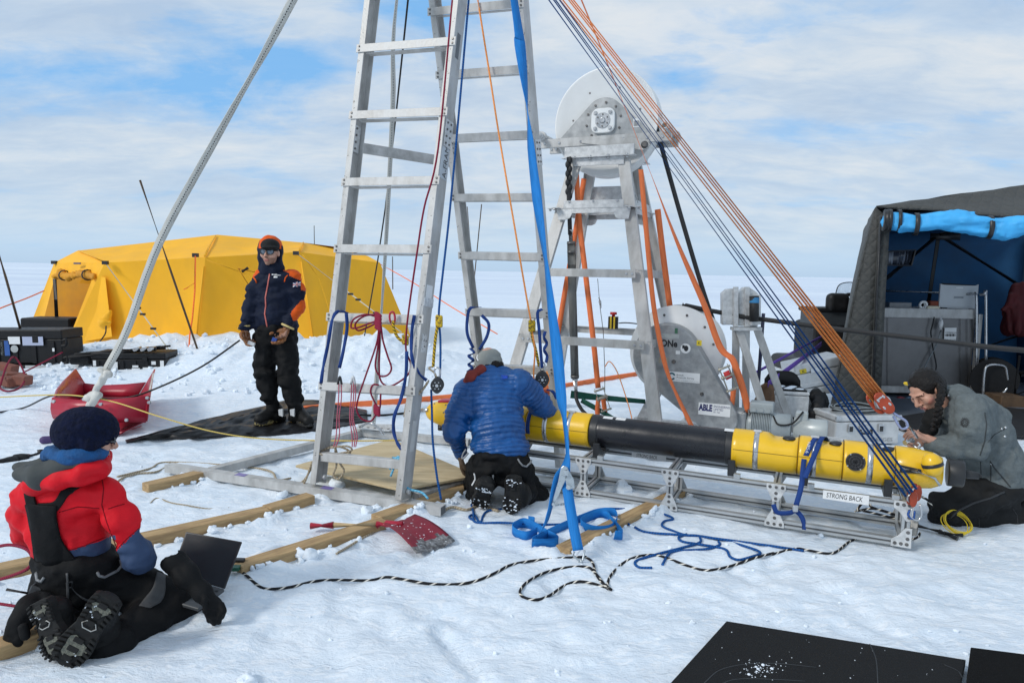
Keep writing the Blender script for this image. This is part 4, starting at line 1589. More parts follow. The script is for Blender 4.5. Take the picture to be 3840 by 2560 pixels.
# yellow float lying against the tail
fx = ax_at(3478)
FC = AX0 + UAX * fx - VAX * 0.165 + ZAX * 0.075
fo = thing('float', 'small yellow egg-shaped float with a black band by the black tail ring', 'float', FC - ZAX * 0.06)
_fa = (UAX * 0.30 + ZAX * -0.95).normalized()
b = MB()
b.lathe(FC, _fa, [(-0.068, 0.003), (-0.063, 0.023), (-0.046, 0.042), (-0.02, 0.053), (0.0, 0.055), (0.025, 0.053), (0.05, 0.041), (0.063, 0.023), (0.068, 0.003)], 28)
b.build('shell', M_YEL, fo)
b = MB()
b.lathe(FC, _fa, [(-0.010, 0.0548), (-0.010, 0.0575), (0.010, 0.0575), (0.010, 0.0548)], 28, cap=False)
b.build('band', M_BLACKP, fo)
def cradle_frame():
 t = thing('cradle_frame', 'low aluminium extrusion cradle marked STRONG BACK on masking tape', 'cradle', AX0 + UAX * 0.8 - ZAX * 0.435)
 off_f, off_b = -0.175, 0.175
 zb, zt = 0.025, 0.255
 S = 0.042
 base = V((AX0.x, AX0.y, 0))
 P = lambda d, o, z: base + UAX * d + VAX * o + ZAX * z
 def d_of(px, o, z):
  lo, hi = -4.0, 4.0
  for _ in range(50):
   m = (lo + hi) / 2
   if pix(P(m, o, z))[0] < px:
    lo = m
   else:
    hi = m
  return lo
 x = 0.0
 posts = [d_of(2190, off_f, 0.14), d_of(2513, off_f, 0.14), d_of(2908, off_f, 0.14), d_of(3395, off_f, 0.14)]
 posts = [posts[0] - 0.60] + posts
 dl, dr = posts[0] - 0.25, posts[-1] + 0.035
 def extrusion(b, p, q, up=ZAX):
  d, sx, sy = frame(q - p, up)
  h, gv, dp = S / 2, 0.006, 0.009
  pr = [(-h, -h), (-gv, -h), (-gv, -h + dp), (gv, -h + dp), (gv, -h), (h, -h), (h, -gv), (h - dp, -gv), (h - dp, gv), (h, gv), (h, h),
    (gv, h), (gv, h - dp), (-gv, h - dp), (-gv, h), (-h, h), (-h, gv), (-h + dp, gv), (-h + dp, -gv), (-h, -gv)]
  b.prof(p, q, pr, sx, sy)
  b.m = 1
  for ax_, oy in ((sx, 1), (sx, -1), (sy, 1), (sy, -1)):
   o = ax_ * oy * (h - dp + 0.0006)
   ot = sy if ax_ is sx else sx
   k = len(b.v)
   b.v += [p + o - ot * gv, p + o + ot * gv, q + o + ot * gv, q + o - ot * gv]
   b.face((k, k + 1, k + 2, k + 3))
  b.m = 0
  return b
 for o in (off_f, off_b):
  for z in (zb, zt):
   extrusion(MB(), P(dl, o, z), P(dr, o, z)).build('rail', [M_EXTR, M_GROOVE], t)
 for d in posts:
  for o in (off_f, off_b):
   extrusion(MB(), P(d, o, zb + S / 2), P(d, o, zt - S / 2), UAX).build('post', [M_EXTR, M_GROOVE], t)
  for z in (zb, zt):
   extrusion(MB(), P(d, off_f + S / 2, z), P(d, off_b - S / 2, z)).build('cross_rail', [M_EXTR, M_GROOVE], t)
 # joining plates with round holes, hour-glass pairs on the camera side and on the far side
 def plate(d, o, sgn, end=False):
  nrm = VAX * sgn
  for zc, s in ((zt, 1), (zb, -1)):
   w, h = 0.058, 0.105
   c = P(d, o, zc) + nrm * (S / 2 + 0.003)
   if end:
    pts = [(-0.07, 0.024), (0.035, 0.024), (0.035, -0.095), (0.0, -0.095), (-0.035, -0.045), (-0.07, -0.018)]
    holes = [(-0.05, 0.003), (-0.018, 0.003), (0.012, 0.003), (0.014, -0.03), (0.014, -0.07)]
   else:
    pts = [(-w, 0.024), (w, 0.024), (w, -0.005), (0.024, -0.075), (0.019, -0.09), (-0.019, -0.09), (-0.024, -0.075), (-w, -0.005)]
    holes = [(-0.037, 0.004), (0.037, 0.004), (0, 0.004), (0, -0.035), (0, -0.07)]
   b = MB().prism([c + UAX * x + ZAX * z * s for x, z in pts], nrm * 0.005)
   po = b.build('joining_plate', M_GALV, t, bevel=0.0012)
   k = MB()
   for i, (x, z) in enumerate(holes):
    p = c + UAX * x + ZAX * z * s + nrm * 0.005
    k.cyl(p, p + nrm * 0.0035, 0.0105 if not (i == 2 and not end) else 0.006, 0.0095, 12)
   k.build('bolt_set', M_BOLT, po)
 for i, d in enumerate(posts):
  plate(d, off_f, -1, end=(i == len(posts) - 1))
  plate(d, off_b, 1)
 # black saddle blocks that carry the hull
 for px in (2232, 2740, 3015, 3330):
  d = d_of(px, off_f, 0.30)
  b = MB()
  for sg in (-1, 1):
   pts = [(0.165, 0.28), (0.165, 0.385), (0.14, 0.385), (0.12, 0.345), (0.08, 0.315), (0.0, 0.302), (0.0, 0.28)]
   b.prism([P(d - 0.0225, x * sg, z) for x, z in pts], UAX * 0.045)
  so = b.build('saddle', M_BLACKP, t, bevel=0.003)
  k = MB()
  k.box(P(d + 0.04, off_f, 0.290), 0.04, 0.036, 0.03, (UAX, VAX, ZAX))
  k.box(P(d + 0.04, off_b, 0.290), 0.04, 0.036, 0.03, (UAX, VAX, ZAX))
  k.build('angle_bracket', M_EXTR, so, bevel=0.002)
 # hand-lettered tape
 def tape(px0, px1, o, z, txt, fit, size, hgt):
  a, c = d_of(px0, o, z), d_of(px1, o, z)
  f = -VAX * (S / 2 + 0.0015)
  b = MB().prism([P(a, o, z - hgt) + f, P(c, o, z - hgt * 1.1) + f, P(c, o, z + hgt) + f, P(a, o, z + hgt * 0.9) + f], -VAX * 0.001)
  to = b.build('label_tape', M_PAPER, t)
  MB().text(txt, P(a + (c - a - fit) * 0.35, o, z - size * 0.36) + f - VAX * 0.0012, UAX, ZAX, size, shear=0.15, fit=fit).build('lettering', M_INK, to)
 tape(3086, 3258, off_f, zt + 0.0, 'STRONG BACK', 0.20, 0.042, 0.028)
 tape(2372, 2500, off_b, zt + 0.0, 'STRONG BACK', 0.155, 0.036, 0.02)
 return t
cradle_frame()
# ---------------------------------------------------------------- sheave tower
TU = UAX.copy()
TV = VAX.copy()
FRf = at(2474, 1671, 5.8)
FRf.z = 0
TA = 1.6
TFR, TFL = FRf, FRf - TU * TA
TBR, TBL = FRf + TV * TA, FRf - TU * TA + TV * TA
TC = (TFR + TBL) / 2
ZT = 2.66                     # underside of the head
TOPH = 0.33
def tower():
 t = thing('sheave_tower', 'four-legged aluminium tower carrying a big white sheave disc', 'tower', TC)
 top = {}
 for nm, foot, sx, sy in (('fr', TFR, 1, -1), ('fl', TFL, -1, -1), ('br', TBR, 1, 1), ('bl', TBL, -1, 1)):
  # leg heads sit closer together along the sheave's width
  top[nm] = V((TC.x, TC.y, ZT)) + TU * (0.235 * sx) + TV * (0.25 * sy)
 tq = lambda nm, foot, z: foot.lerp(top[nm], z / ZT)
 feet = {'fr': TFR, 'fl': TFL, 'br': TBR, 'bl': TBL}
 # match the legs' lean as seen
 for nm, foot in feet.items():
  sx, sy = (1 if nm[1] == 'r' else -1), (-1 if nm[0] == 'f' else 1)
  a, b = foot, top[nm]
  d, x, y = frame(b - a, TV)
  mb = MB()
  # channel opening inwards
  pr = u_profile(0.115, 0.05, 0.007, 1)
  mb.prof(a, b, pr, TV * -sy, TU)
  mb.build('leg', M_ALU, t, bevel=0.002)
  fo = MB()
  fo.box(a + V((0, 0, 0.012)), 0.2, 0.2, 0.024, (TU, TV, ZAX))
  fo.prism([a + TU * x_ + V((0, 0, z_)) - TV * 0.02 for x_, z_ in ((-0.08, 0.02), (0.08, 0.02), (0.04, 0.2), (-0.04, 0.2))], TV * 0.04)
  fo.build('foot_bracket', M_GALV, t, bevel=0.003)
 # level braces at two heights
 for z, w in ((0.95, 0.075), (1.58, 0.075)):
  for a, b in (('fl', 'fr'), ('bl', 'br'), ('fl', 'bl'), ('fr', 'br')):
   p, q = tq(a, feet[a], z), tq(b, feet[b], z)
   d = (q - p).normalized()
   o = d.cross(ZAX).normalized()
   if (p + q).xy.length and (p + q - TC * 2).dot(o) < 0:
    o = -o
   o = o * 0.045 if a[0] != b[0] else o * 0.066
   mb = MB().prof(p + o - d * 0.0, q + o + d * 0.0, [(0, -w / 2), (0.006, -w / 2), (0.006, w / 2 - 0.006), (0.04, w / 2 - 0.006), (0.04, w / 2), (0, w / 2)], o.normalized() * -1, ZAX)
   br = mb.build('level_brace', M_ALU, t, bevel=0.0015)
   k = MB()
   for P, s in ((p, 1), (q, -1)):
    for off in (0.03, 0.085):
     k.bolt(P + o + d * off * s, o, 0.013, 0.008)
   k.build('bolt_set', M_STEEL, br)
 # mid collar: bolted flanges and gusset
 zc = 2.19
 for a, b in (('fl', 'fr'), ('bl', 'br'), ('fl', 'bl'), ('fr', 'br')):
  p, q = tq(a, feet[a], zc), tq(b, feet[b], zc)
  d = (q - p).normalized()
  o = d.cross(ZAX).normalized()
  if (p + q - TC * 2).dot(o) < 0:
   o = -o
  mb = MB()
  mb.prof(p + o * 0.055 - d * 0.12, q + o * 0.055 + d * 0.12, [(0, -0.004), (0.07, -0.004), (0.07, 0.004), (0, 0.004)], -o, ZAX)
  mb.prof(p + o * 0.05 + d * 0.04, q + o * 0.05 - d * 0.04, [(0, 0.004), (0.006, 0.004), (0.006, 0.07), (0, 0.07)], -o, ZAX)
  mb.prof(p + o * 0.05 - d * 0.0, q + o * 0.05, [(0, -0.05), (0.006, -0.05), (0.006, -0.004), (0, -0.004)], -o, ZAX)
  fl = mb.build('collar_flange', M_GALV, t, bevel=0.0015)
  k = MB()
  for u in (0.15, 0.5, 0.85):
   k.bolt(p.lerp(q, u) + o * 0.05 + ZAX * 0.06, o, 0.013, 0.008)
  for u in (-0.15, 0.02, 0.98, 1.15):
   k.bolt(p.lerp(q, u) + o * 0.03 - ZAX * 0.004, -ZAX, 0.013, 0.02)
  k.build('bolt_set', M_STEEL, fl)
  if a[0] == b[0]:
   for P, s in ((p, 1), (q, -1)):
    c = P + o * 0.052 + d * 0.03 * s - ZAX * 0.005
    pts = [(-0.06, 0), (0.09, 0), (0.10, -0.05), (0.08, -0.09), (0.04, -0.105), (-0.04, -0.105)]
    MB().prism([c + d * s * x + ZAX * z for x, z in pts], -o * 0.008).build('gusset', M_GALV, t, bevel=0.002)
 # rear stiffener plate seen between the legs
 p, q = tq('bl', feet['bl'], 2.41), tq('br', feet['br'], 2.41)
 sp = MB().prism([p - ZAX * 0.12, q - ZAX * 0.12, q + ZAX * 0.06, p + ZAX * 0.06], TV * 0.006).build('stiffener_plate', M_GALV, t)
 # head frame: top channel plates, cheek beams
 C = V((TC.x, TC.y, ZT))
 hd = MB()
 for sg in (-1, 1):
  o = TV * sg * 0.27
  hd.prof(C + o - TU * 0.36 + ZAX * 0.01, C + o + TU * 0.36 + ZAX * 0.01, [(-0.045, 0), (0.045, 0), (0.045, 0.008), (-0.045, 0.008)], TV, ZAX)
  hd.prof(C + o - TU * 0.25, C + o + TU * 0.25, [(-0.004, -0.065), (0.004, -0.065), (0.004, 0.01), (-0.004, 0.01)], TV, ZAX)
  hd.prof(C + o * 0.96 - TU * 0.34 + ZAX * 0.018, C + o * 0.96 + TU * 0.34 + ZAX * 0.018, [(-0.02, 0), (0.02, 0), (0.02, 0.10), (-0.02, 0.10)], TV, ZAX)
 hd.build('head_plate', M_GALV, t, bevel=0.002)
 k = MB()
 for u in (-0.24, -0.08, 0.1, 0.28):
  k.bolt(C - TV * 0.29 + TU * u + ZAX * 0.01, -ZAX, 0.014, 0.02)
  k.bolt(C - TV * 0.29 + TU * u + ZAX * 0.018, ZAX, 0.014, 0.014)
 k.build('bolt_set', M_STEEL, t)
 # long carrying bars with tube stubs at their ends
 bz = 0.185
 for sg in (-1, 1):
  a, b = C + TV * 0.16 * sg - TU * 0.66 + ZAX * bz, C + TV * 0.16 * sg + TU * 0.66 + ZAX * bz
  cb = MB().beam(a, b, 0.04, 0.085)
  cb = cb.build('carrying_bar', M_ALU, t, bevel=0.003)
  k = MB()
  for u in (0.015, 0.055, 0.17, 0.34, 0.66, 0.83, 0.94, 0.985):
   k.bolt(a.lerp(b, u) - TV * 0.02, -TV, 0.015, 0.009)
  k.build('bolt_set', M_STEEL, cb)
 for sg in (-1, 1):
  for o in (-0.3,):
   a = C + TU * 0.62 * sg + TV * -0.30 + ZAX * (bz + 0.075)
   MB().lathe(a, TV, [(0, 0.03), (0.66, 0.03)], 16).build('lifting_tube', M_GALV, t)
   k = MB().lathe(a - TV * 0.002, TV, [(0, 0.022), (0.003, 0.022)], 16)
   k.build('tube_bore', M_BOLT, t)
   for v in (0.10, 0.5):
    MB().lathe(a + TV * v, TV, [(0, 0.045), (0.05, 0.045)], 14).build('tube_clamp', M_GALV, t)
 # sheave: two dished discs with a rim gap, hub
 HC = C + ZAX * 0.37
 R = 0.515
 b = MB()
 for sg in (-1, 1):
  b.lathe(HC, TV * sg, [(0.03, 0.2), (0.03, R - 0.06), (0.085, R), (0.095, R), (0.095, R - 0.012), (0.05, R - 0.075), (0.042, 0.05)], 72)
 sh = b.build('sheave_disc', M_WHITEP, t)
 k = MB()
 for i in range(7):
  a = 2 * math.pi * (i + 0.35) / 7
  p = HC - TV * 0.046 + (TU * math.cos(a) + ZAX * math.sin(a)) * 0.345
  k.bolt(p, -TV, 0.011, 0.006)
 k.build('bolt_set', M_BOLT, sh)
 # cheek plate: triangle with rounded head, bearing flange
 for sg in (-1, 1):
  o = TV * sg * 0.135
  pts = [(-0.46, -0.16), (0.50, -0.16)]
  for i in range(11):
   a = math.radians(50 + 80 * i / 10)
   pts.append((0.0 + 0.2 * math.cos(a), 0.02 + 0.2 * math.sin(a)))
  MB().prism([HC + o + TU * x + ZAX * z for x, z in pts], TV * sg * 0.008).build('cheek_plate', mat('cheek_zinc', (0.30, 0.31, 0.31), 0.42, 0.4, c2=(0.46, 0.47, 0.47), scale=12), t, bevel=0.002)
  if sg < 0:
   b = MB()
   b.lathe(HC - TV * 0.10, -TV, [(0, 0.19), (0.025, 0.19), (0.025, 0.15)], 40)
   b.build('bearing_ring', M_GALV, t)
   k = MB()
   for i in range(10):
    a = 2 * math.pi * i / 10 + 0.2
    k.bolt(HC - TV * 0.143 + (TU * math.cos(a) + ZAX * math.sin(a)) * 0.172, -TV, 0.013, 0.01)
   k.build('bolt_set', M_BOLT, t)
   b = MB()
   s_ = 0.125
   pts = []
   for cx, cz, a0 in ((1, 1, 0), (-1, 1, 90), (-1, -1, 180), (1, -1, 270)):
    for i in range(6):
     a = math.radians(a0 + 18 * i)
     pts.append((cx * 0.05 + 0.066 * math.cos(a), cz * 0.05 + 0.066 * math.sin(a)))
   b.prism([HC - TV * 0.143 + TU * x + ZAX * z for x, z in pts], -TV * 0.03)
   fb = b.build('bearing_flange', M_WHITEP, t, bevel=0.006)
   k = MB()
   k.lathe(HC - TV * 0.173, -TV, [(0, 0.075), (0.008, 0.072)], 30)
   k.lathe(HC - TV * 0.181, -TV, [(0, 0.03), (0.012, 0.022)], 20)
   for sx in (-1, 1):
    for sz in (-1, 1):
     p = HC - TV * 0.173 + TU * 0.073 * sx + ZAX * 0.073 * sz
     k.cyl(p, p - TV * 0.018, 0.02, 0.016, 8)
   k.build('bearing_cap', M_STEEL, fb)
   k = MB()
   for i in range(6):
    a = 2 * math.pi * i / 6 + 0.5
    k.bolt(HC - TV * 0.181 + (TU * math.cos(a) + ZAX * math.sin(a)) * 0.055, -TV, 0.009, 0.006)
   k.build('bolt_set', M_BOLT, fb)
 lp = MB().prism([HC - TV * 0.145 + TU * x + ZAX * z for x, z in ((0.29, -0.08), (0.35, -0.08), (0.35, 0.0), (0.29, 0.0))], -TV * 0.001).build('label_plate', M_PAPER, t)
 k = MB()
 for i in range(6):
  x = 0.297 + i * 0.0085
  k.prism([HC - TV * 0.1465 + TU * xx + ZAX * z for xx, z in ((x, -0.07), (x + 0.0035 + 0.002 * (i % 2), -0.07), (x + 0.0035 + 0.002 * (i % 2), -0.02), (x, -0.02))], -TV * 0.0005)
 k.build('barcode', M_INK, lp)
 # tilting arm with pivot eye
 a, b_ = C - TV * 0.17 + TU * 0.42 + ZAX * 0.115, C - TV * 0.17 - TU * 0.15 + ZAX * 0.19
 pts = [(0.47, 0.115), (0.45, 0.08), (0.40, 0.07), (-0.2, 0.165), (-0.2, 0.19), (0.30, 0.19), (0.44, 0.16)]
 pl = MB().prism([C - TV * 0.185 + TU * x + ZAX * z for x, z in pts], -TV * 0.008).build('tilt_arm', M_ALU, t, bevel=0.002)
 MB().lathe(C - TV * 0.19 + TU * 0.42 + ZAX * 0.115, -TV, [(0, 0.034), (0.012, 0.034), (0.012, 0.02), (0.02, 0.018)], 18).build('pivot_bolt', M_BOLT, pl)
 return t
tower()
# ---------------------------------------------------------------- winch
WC = at(2541, 1313, 6.45)
def winch():
 t = thing('winch', 'grey drive winch with white drum disc and tear-shaped cover plate under the tower', 'winch', V((WC.x + 0.2, WC.y, 0)))
 R = 0.43
 b = MB()
 for sg in (-1, 1):
  b.lathe(WC + TV * 0.02, TV * sg, [(0.13, 0.1), (0.13, R), (0.142, R), (0.142, 0.1)], 64)
 dr = b.build('drum_disc', M_WHITEP, t)
 b = MB().lathe(WC - TV * 0.09, TV, [(0, 0.33), (0.24, 0.33)], 40)
 b.build('hose_wraps', M_RUBBER, t)
 k = MB()
 for a in (1.9, 1.3, 0.75, 0.25, -0.4, 2.7, 3.5):
  p = WC - TV * 0.122 + (TU * math.cos(a) + ZAX * math.sin(a)) * 0.355
  k.bolt(p, -TV, 0.013, 0.007)
 k.build('bolt_set', M_BOLT, dr)
 # cover: big round head tapering to a small round end at the lower right
 h = WC - TU * 0.055 + ZAX * -0.03
 e = at(2712, 1545, 6.3)
 e = h + TU * (e - h).dot(TU) + ZAX * (e - h).z
 r0, r1 = 0.30, 0.165
 n = 30
 d = e - h
 L = math.sqrt(d.dot(TU) ** 2 + d.z ** 2)
 ang = math.atan2(d.z, d.dot(TU))
 off = math.acos((r0 - r1) / L)
 pts = []
 for i in range(n + 1):
  a = ang + off + (2 * math.pi - 2 * off) * i / n
  pts.append((r0 * math.cos(a), r0 * math.sin(a)))
 for i in range(n + 1):
  a = ang - off + 2 * off * i / n
  pts.append((d.dot(TU) + r1 * math.cos(a), d.z + r1 * math.sin(a)))
 f0 = -TV * 0.30
 cv = MB().prism([h + f0 + TU * x + ZAX * z for x, z in pts], TV * 0.17)
 co = cv.build('drive_cover', M_COVER, t, bevel=0.012, seg=2)
 Fp = lambda px, py: (lambda r_: V((0, 0, EYE)) + r_ * ((h + f0 - V((0, 0, EYE))).dot(TV) / r_.dot(TV)))(ray(px, py))
 q = -TV * 0.0015
 def plate(x0, y0, x1, y1, m, nm, lift=1.0):
  p = [Fp(x0, y1), Fp(x1, y1), Fp(x1, y0), Fp(x0, y0)]
  ux = TU * (p[1] - p[0]).dot(TU)
  uz = ZAX * (p[3] - p[0]).z
  p = [p[0], p[0] + ux, p[0] + ux + uz, p[0] + uz]
  return MB().prism([v + q * lift for v in p], q * 0.6).build(nm, m, co), p[0] + q * (lift + 0.6), ux, uz
 lab, o, ux, uz = plate(2618, 1507, 2738, 1552, M_PAPER, 'maker_label')
 w, hh = ux.length, uz.z
 MB().text('ABLE', o + ux * 0.02 + uz * 0.36, TU, ZAX, hh * 0.72, fit=w * 0.42, bold=0.004).build('lettering', M_NAVYINK, lab)
 b = MB().text('ENGINEERING', o + ux * 0.48 + uz * 0.68, TU, ZAX, hh * 0.26, fit=w * 0.5)
 b.text('LIMITED', o + ux * 0.48 + uz * 0.44, TU, ZAX, hh * 0.26, fit=w * 0.3)
 b.text('EST. 1966', o + ux * 0.48 + uz * 0.25, TU, ZAX, hh * 0.16, fit=w * 0.2)
 b.build('lettering', M_NAVYINK, lab)
 lab, o, ux, uz = plate(2504, 1391, 2624, 1427, M_PAPER, 'survey_label')
 w, hh = ux.length, uz.z
 c = o + ux * 0.12 + uz * 0.5
 rg = MB()
 ring = [(TU * math.cos(a) + ZAX * math.sin(a)) for a in [math.radians(20 + 310 * i / 24) for i in range(25)]]
 rg.sheet([[c + v * hh * 0.23 + q * 0.3 for v in ring], [c + v * hh * 0.40 + q * 0.3 for v in ring]])
 rg.build('ring_emblem', mat('teal_ink', (0.01, 0.10, 0.13), 0.6), lab)
 b = MB().text('British', o + ux * 0.27 + uz * 0.60, TU, ZAX, hh * 0.24, fit=w * 0.22)
 b.text('Antarctic Survey', o + ux * 0.27 + uz * 0.36, TU, ZAX, hh * 0.24, fit=w * 0.56)
 b.text('NATURAL ENVIRONMENT RESEARCH COUNCIL', o + ux * 0.27 + uz * 0.12, TU, ZAX, hh * 0.09, fit=w * 0.7)
 b.build('lettering', M_INK, lab)
 # stencilled letters and stickers on the cover
 p = Fp(2478, 1297)
 MB().text('ONe', p + q, TU, ZAX, 0.085, fit=0.15, bold=0.003).build('stencil_lettering', M_INK, co)
 sk = MB().lathe(Fp(2571, 1306) + q * 0.2, -TV, [(0, 0.045), (0.001, 0.045)], 28).build('round_sticker', M_PAPER, co)
 k = MB().ball(Fp(2573, 1306) + q * 1.2, (0.02, 0.001, 0.026), (TU, TV, ZAX))
 k.box(Fp(2563, 1300) + q * 1.5, 0.02, 0.0012, 0.03, (TU, TV, ZAX))
 k.build('sticker_print', M_INK, sk)
 kk, o, ux, uz = plate(2612, 1275, 2631, 1295, mat('yellow_label', (0.72, 0.55, 0.02), 0.5), 'yellow_label')
 MB().text('K', o + ux * 0.25 + uz * 0.25, TU, ZAX, uz.z * 0.7).build('lettering', M_INK, kk)
 plate(2534, 1314, 2550, 1327, M_PAPER, 'paper_scrap')
 plate(2480, 1250, 2546, 1266, mat('clear_tape', (0.40, 0.43, 0.42), 0.3), 'tape_strip')
 plate(2530, 1230, 2541, 1250, mat('green_smear', (0.05, 0.16, 0.09), 0.5), 'green_mark')
 plate(2470, 1338, 2506, 1360, mat('brown_tape', (0.42, 0.38, 0.30), 0.5), 'tape_strip')
 k = MB()
 for x, y, r in ((2526, 1356, 0.02), (2632, 1477, 0.018), (2480, 1312, 0.012)):
  p = Fp(x, y)
  k.cyl(p + q, p - TV * 0.012, r, r * 0.8, 10)
 k.build('cover_bolt', M_BOLT, co)
 # base frame of the winch
 b = MB()
 for vv in (-0.25, 0.25):
  b.beam(V((WC.x, WC.y, 0.09)) + TV * vv - TU * 0.45, V((WC.x, WC.y, 0.09)) + TV * vv + TU * 1.5, 0.08, 0.08)
 for uu in (-0.4, 0.5, 1.4):
  b.beam(V((WC.x, WC.y, 0.09)) + TU * uu - TV * 0.2, V((WC.x, WC.y, 0.09)) + TU * uu + TV * 0.2, 0.08, 0.07)
 b.build('base_frame', M_GALV, t, bevel=0.003)
 b = MB()
 for sg in (-1,):
  b.prism([WC + TV * 0.2 + TU * x + ZAX * z for x, z in ((-0.42, -WC.z + 0.13), (-0.30, -WC.z + 0.13), (0.05, 0.05), (-0.05, 0.05))], TV * 0.05)
  b.prism([WC + TV * 0.2 + TU * x + ZAX * z for x, z in ((0.30, -WC.z + 0.13), (0.42, -WC.z + 0.13), (0.05, 0.05), (-0.05, 0.05))], TV * 0.05)
 b.build('drum_stand', M_GALV, t, bevel=0.003)
 # geared motor
 mo = at(2810, 1590, 6.05)
 mo.z = 0.26
 ml = MB()
 ml.lathe(mo - TU * 0.02, TU, [(0, 0.105), (0.02, 0.115), (0.36, 0.115), (0.37, 0.09)], 28)
 mt = ml.build('motor', mat('motor_grey', (0.36, 0.40, 0.41), 0.45, 0.1, var=0.12, scale=10, bump=0.05), t)
 k = MB()
 for i in range(12):
  d0 = 0.02 + i * 0.014
  k.lathe(mo + TU * d0, TU, [(0, 0.13), (0.006, 0.13)], 24)
 k.build('cooling_fins', mat('motor_grey', ()), mt)
 k = MB().box(mo + TU * 0.10 + ZAX * 0.16, 0.2, 0.16, 0.09, (TU, TV, ZAX))
 jb = k.build('junction_box', mat('motor_grey', ()), mt, bevel=0.008)
 k = MB()
 for x in (0.04, 0.10, 0.16):
  p = mo + TU * x - TV * 0.08 + ZAX * 0.145
  k.cyl(p, p - TV * 0.012, 0.02, n=10)
 k.build('cable_gland', mat('motor_grey', ()), jb)
 k = MB().lathe(mo + TU * 0.37, TU, [(0, 0.095), (0.2, 0.095), (0.26, 0.10), (0.27, 0.09), (0.27, 0.02)], 28)
 k.build('fan_cowl', mat('cowl_grey', (0.44, 0.48, 0.48), 0.4, 0.15, var=0.08), mt)
 k = MB().box(mo + TU * 0.43 + ZAX * 0.10, 0.10, 0.10, 0.10, (TU, TV, ZAX))
 k.build('brake_box', mat('cowl_grey', ()), mt, bevel=0.008)
 k = MB().tube(spline([mo + TU * 0.20 + ZAX * 0.10 - TV * 0.06, mo + TU * 0.25 + ZAX * 0.04 - TV * 0.12, mo + TU * 0.36 + ZAX * 0.06 - TV * 0.11, mo + TU * 0.44 + ZAX * 0.16 - TV * 0.05]), 0.008, 6)
 k.build('motor_cable', M_BLK, mt)
 k = MB().box(mo - TU * 0.08, 0.12, 0.22, 0.24, (TU, TV, ZAX))
 k.build('gearbox', M_COVER, mt, bevel=0.02, seg=2)
 k = MB().box(mo + TU * 0.17 - ZAX * 0.135, 0.34, 0.2, 0.05, (TU, TV, ZAX))
 k.build('motor_mount', M_GALV, mt, bevel=0.003)
 return t
winch()
# ---------------------------------------------------------------- hose guide on its stand
def hose_guide():
 t = thing('hose_guide', 'metal hose guide with black roller on a thin aluminium trestle', 'hose guide', at(2790, 1600, 6.4) * 1.0)
 t.location.z = 0
 Yg = 6.4
 p0 = at(2752, 1225, Yg)
 c = lambda px, py, dy=0.0: at(px, py, Yg + dy)
 # two cast cheek plates, pitched top corners
 for dx, dy, nm in ((0, 0, 'a'), (50, 0.0, 'b')):
  pts = [(2708, 1218), (2708, 1100), (2726, 1085), (2748, 1082), (2764, 1092), (2764, 1218)] if nm == 'a' else [(2770, 1222), (2770, 1098), (2790, 1078), (2812, 1078), (2842, 1098), (2842, 1225)]
  MB().prism([c(x, y) for x, y in pts], (0.03, 0.16, 0)).build('cheek_plate', M_GALV, t, bevel=0.006)
 for x in (2748, 2790):
  MB().prism([c(x, 1225), c(x, 1075), c(x + 18, 1075), c(x + 18, 1225)], (0, -0.03, 0)).build('guide_fin', M_GALV, t, bevel=0.003)
 MB().prism([c(2808, 1218, -0.02), c(2808, 1108, -0.02), c(2846, 1103, -0.02), c(2846, 1215, -0.02)], (0, -0.05, 0)).build('roller_bracket', M_GALV, t)
 r = MB().lathe(c(2828, 1205, -0.12), c(2828, 1112, -0.12) - c(2828, 1205, -0.12), [(0, 0.042), (0.235, 0.042)], 20).build('roller', M_RUBBER, t)
 p = c(2828, 1135, -0.12)
 MB().lathe(p, ZAX, [(0, 0.043), (0.05, 0.043)], 20, cap=False).build('roller_band', mat('band_blue', (0.03, 0.20, 0.42), 0.5), r)
 for x0, y0, x1, y1, dy in ((2760, 1225, 2757, 1600, 0.1), (2798, 1225, 2796, 1600, 0.1), (2770, 1232, 2895, 1630, -0.25), (2838, 1230, 2955, 1560, 0.25)):
  a, b = c(x0, y0, 0), c(x1, y1, dy)
  k = a + (b - a) * (a.z / (a.z - b.z))
  MB().beam(a, k, 0.07, 0.012 if dy == 0.1 else 0.02, (0, 1, 0)).build('trestle_leg', M_ALU, t, bevel=0.002)
 MB().beam(c(2745, 1232), c(2850, 1232), 0.12, 0.03).build('top_plate', M_GALV, t, bevel=0.003)
 k = MB()
 for x, y in ((2715, 1210), (2750, 1214), (2795, 1215), (2772, 1240)):
  k.bolt(c(x, y, -0.005), (0, -1, 0), 0.016, 0.012)
 k.build('bolt_set', M_STEEL, t)
 return t
hose_guide()
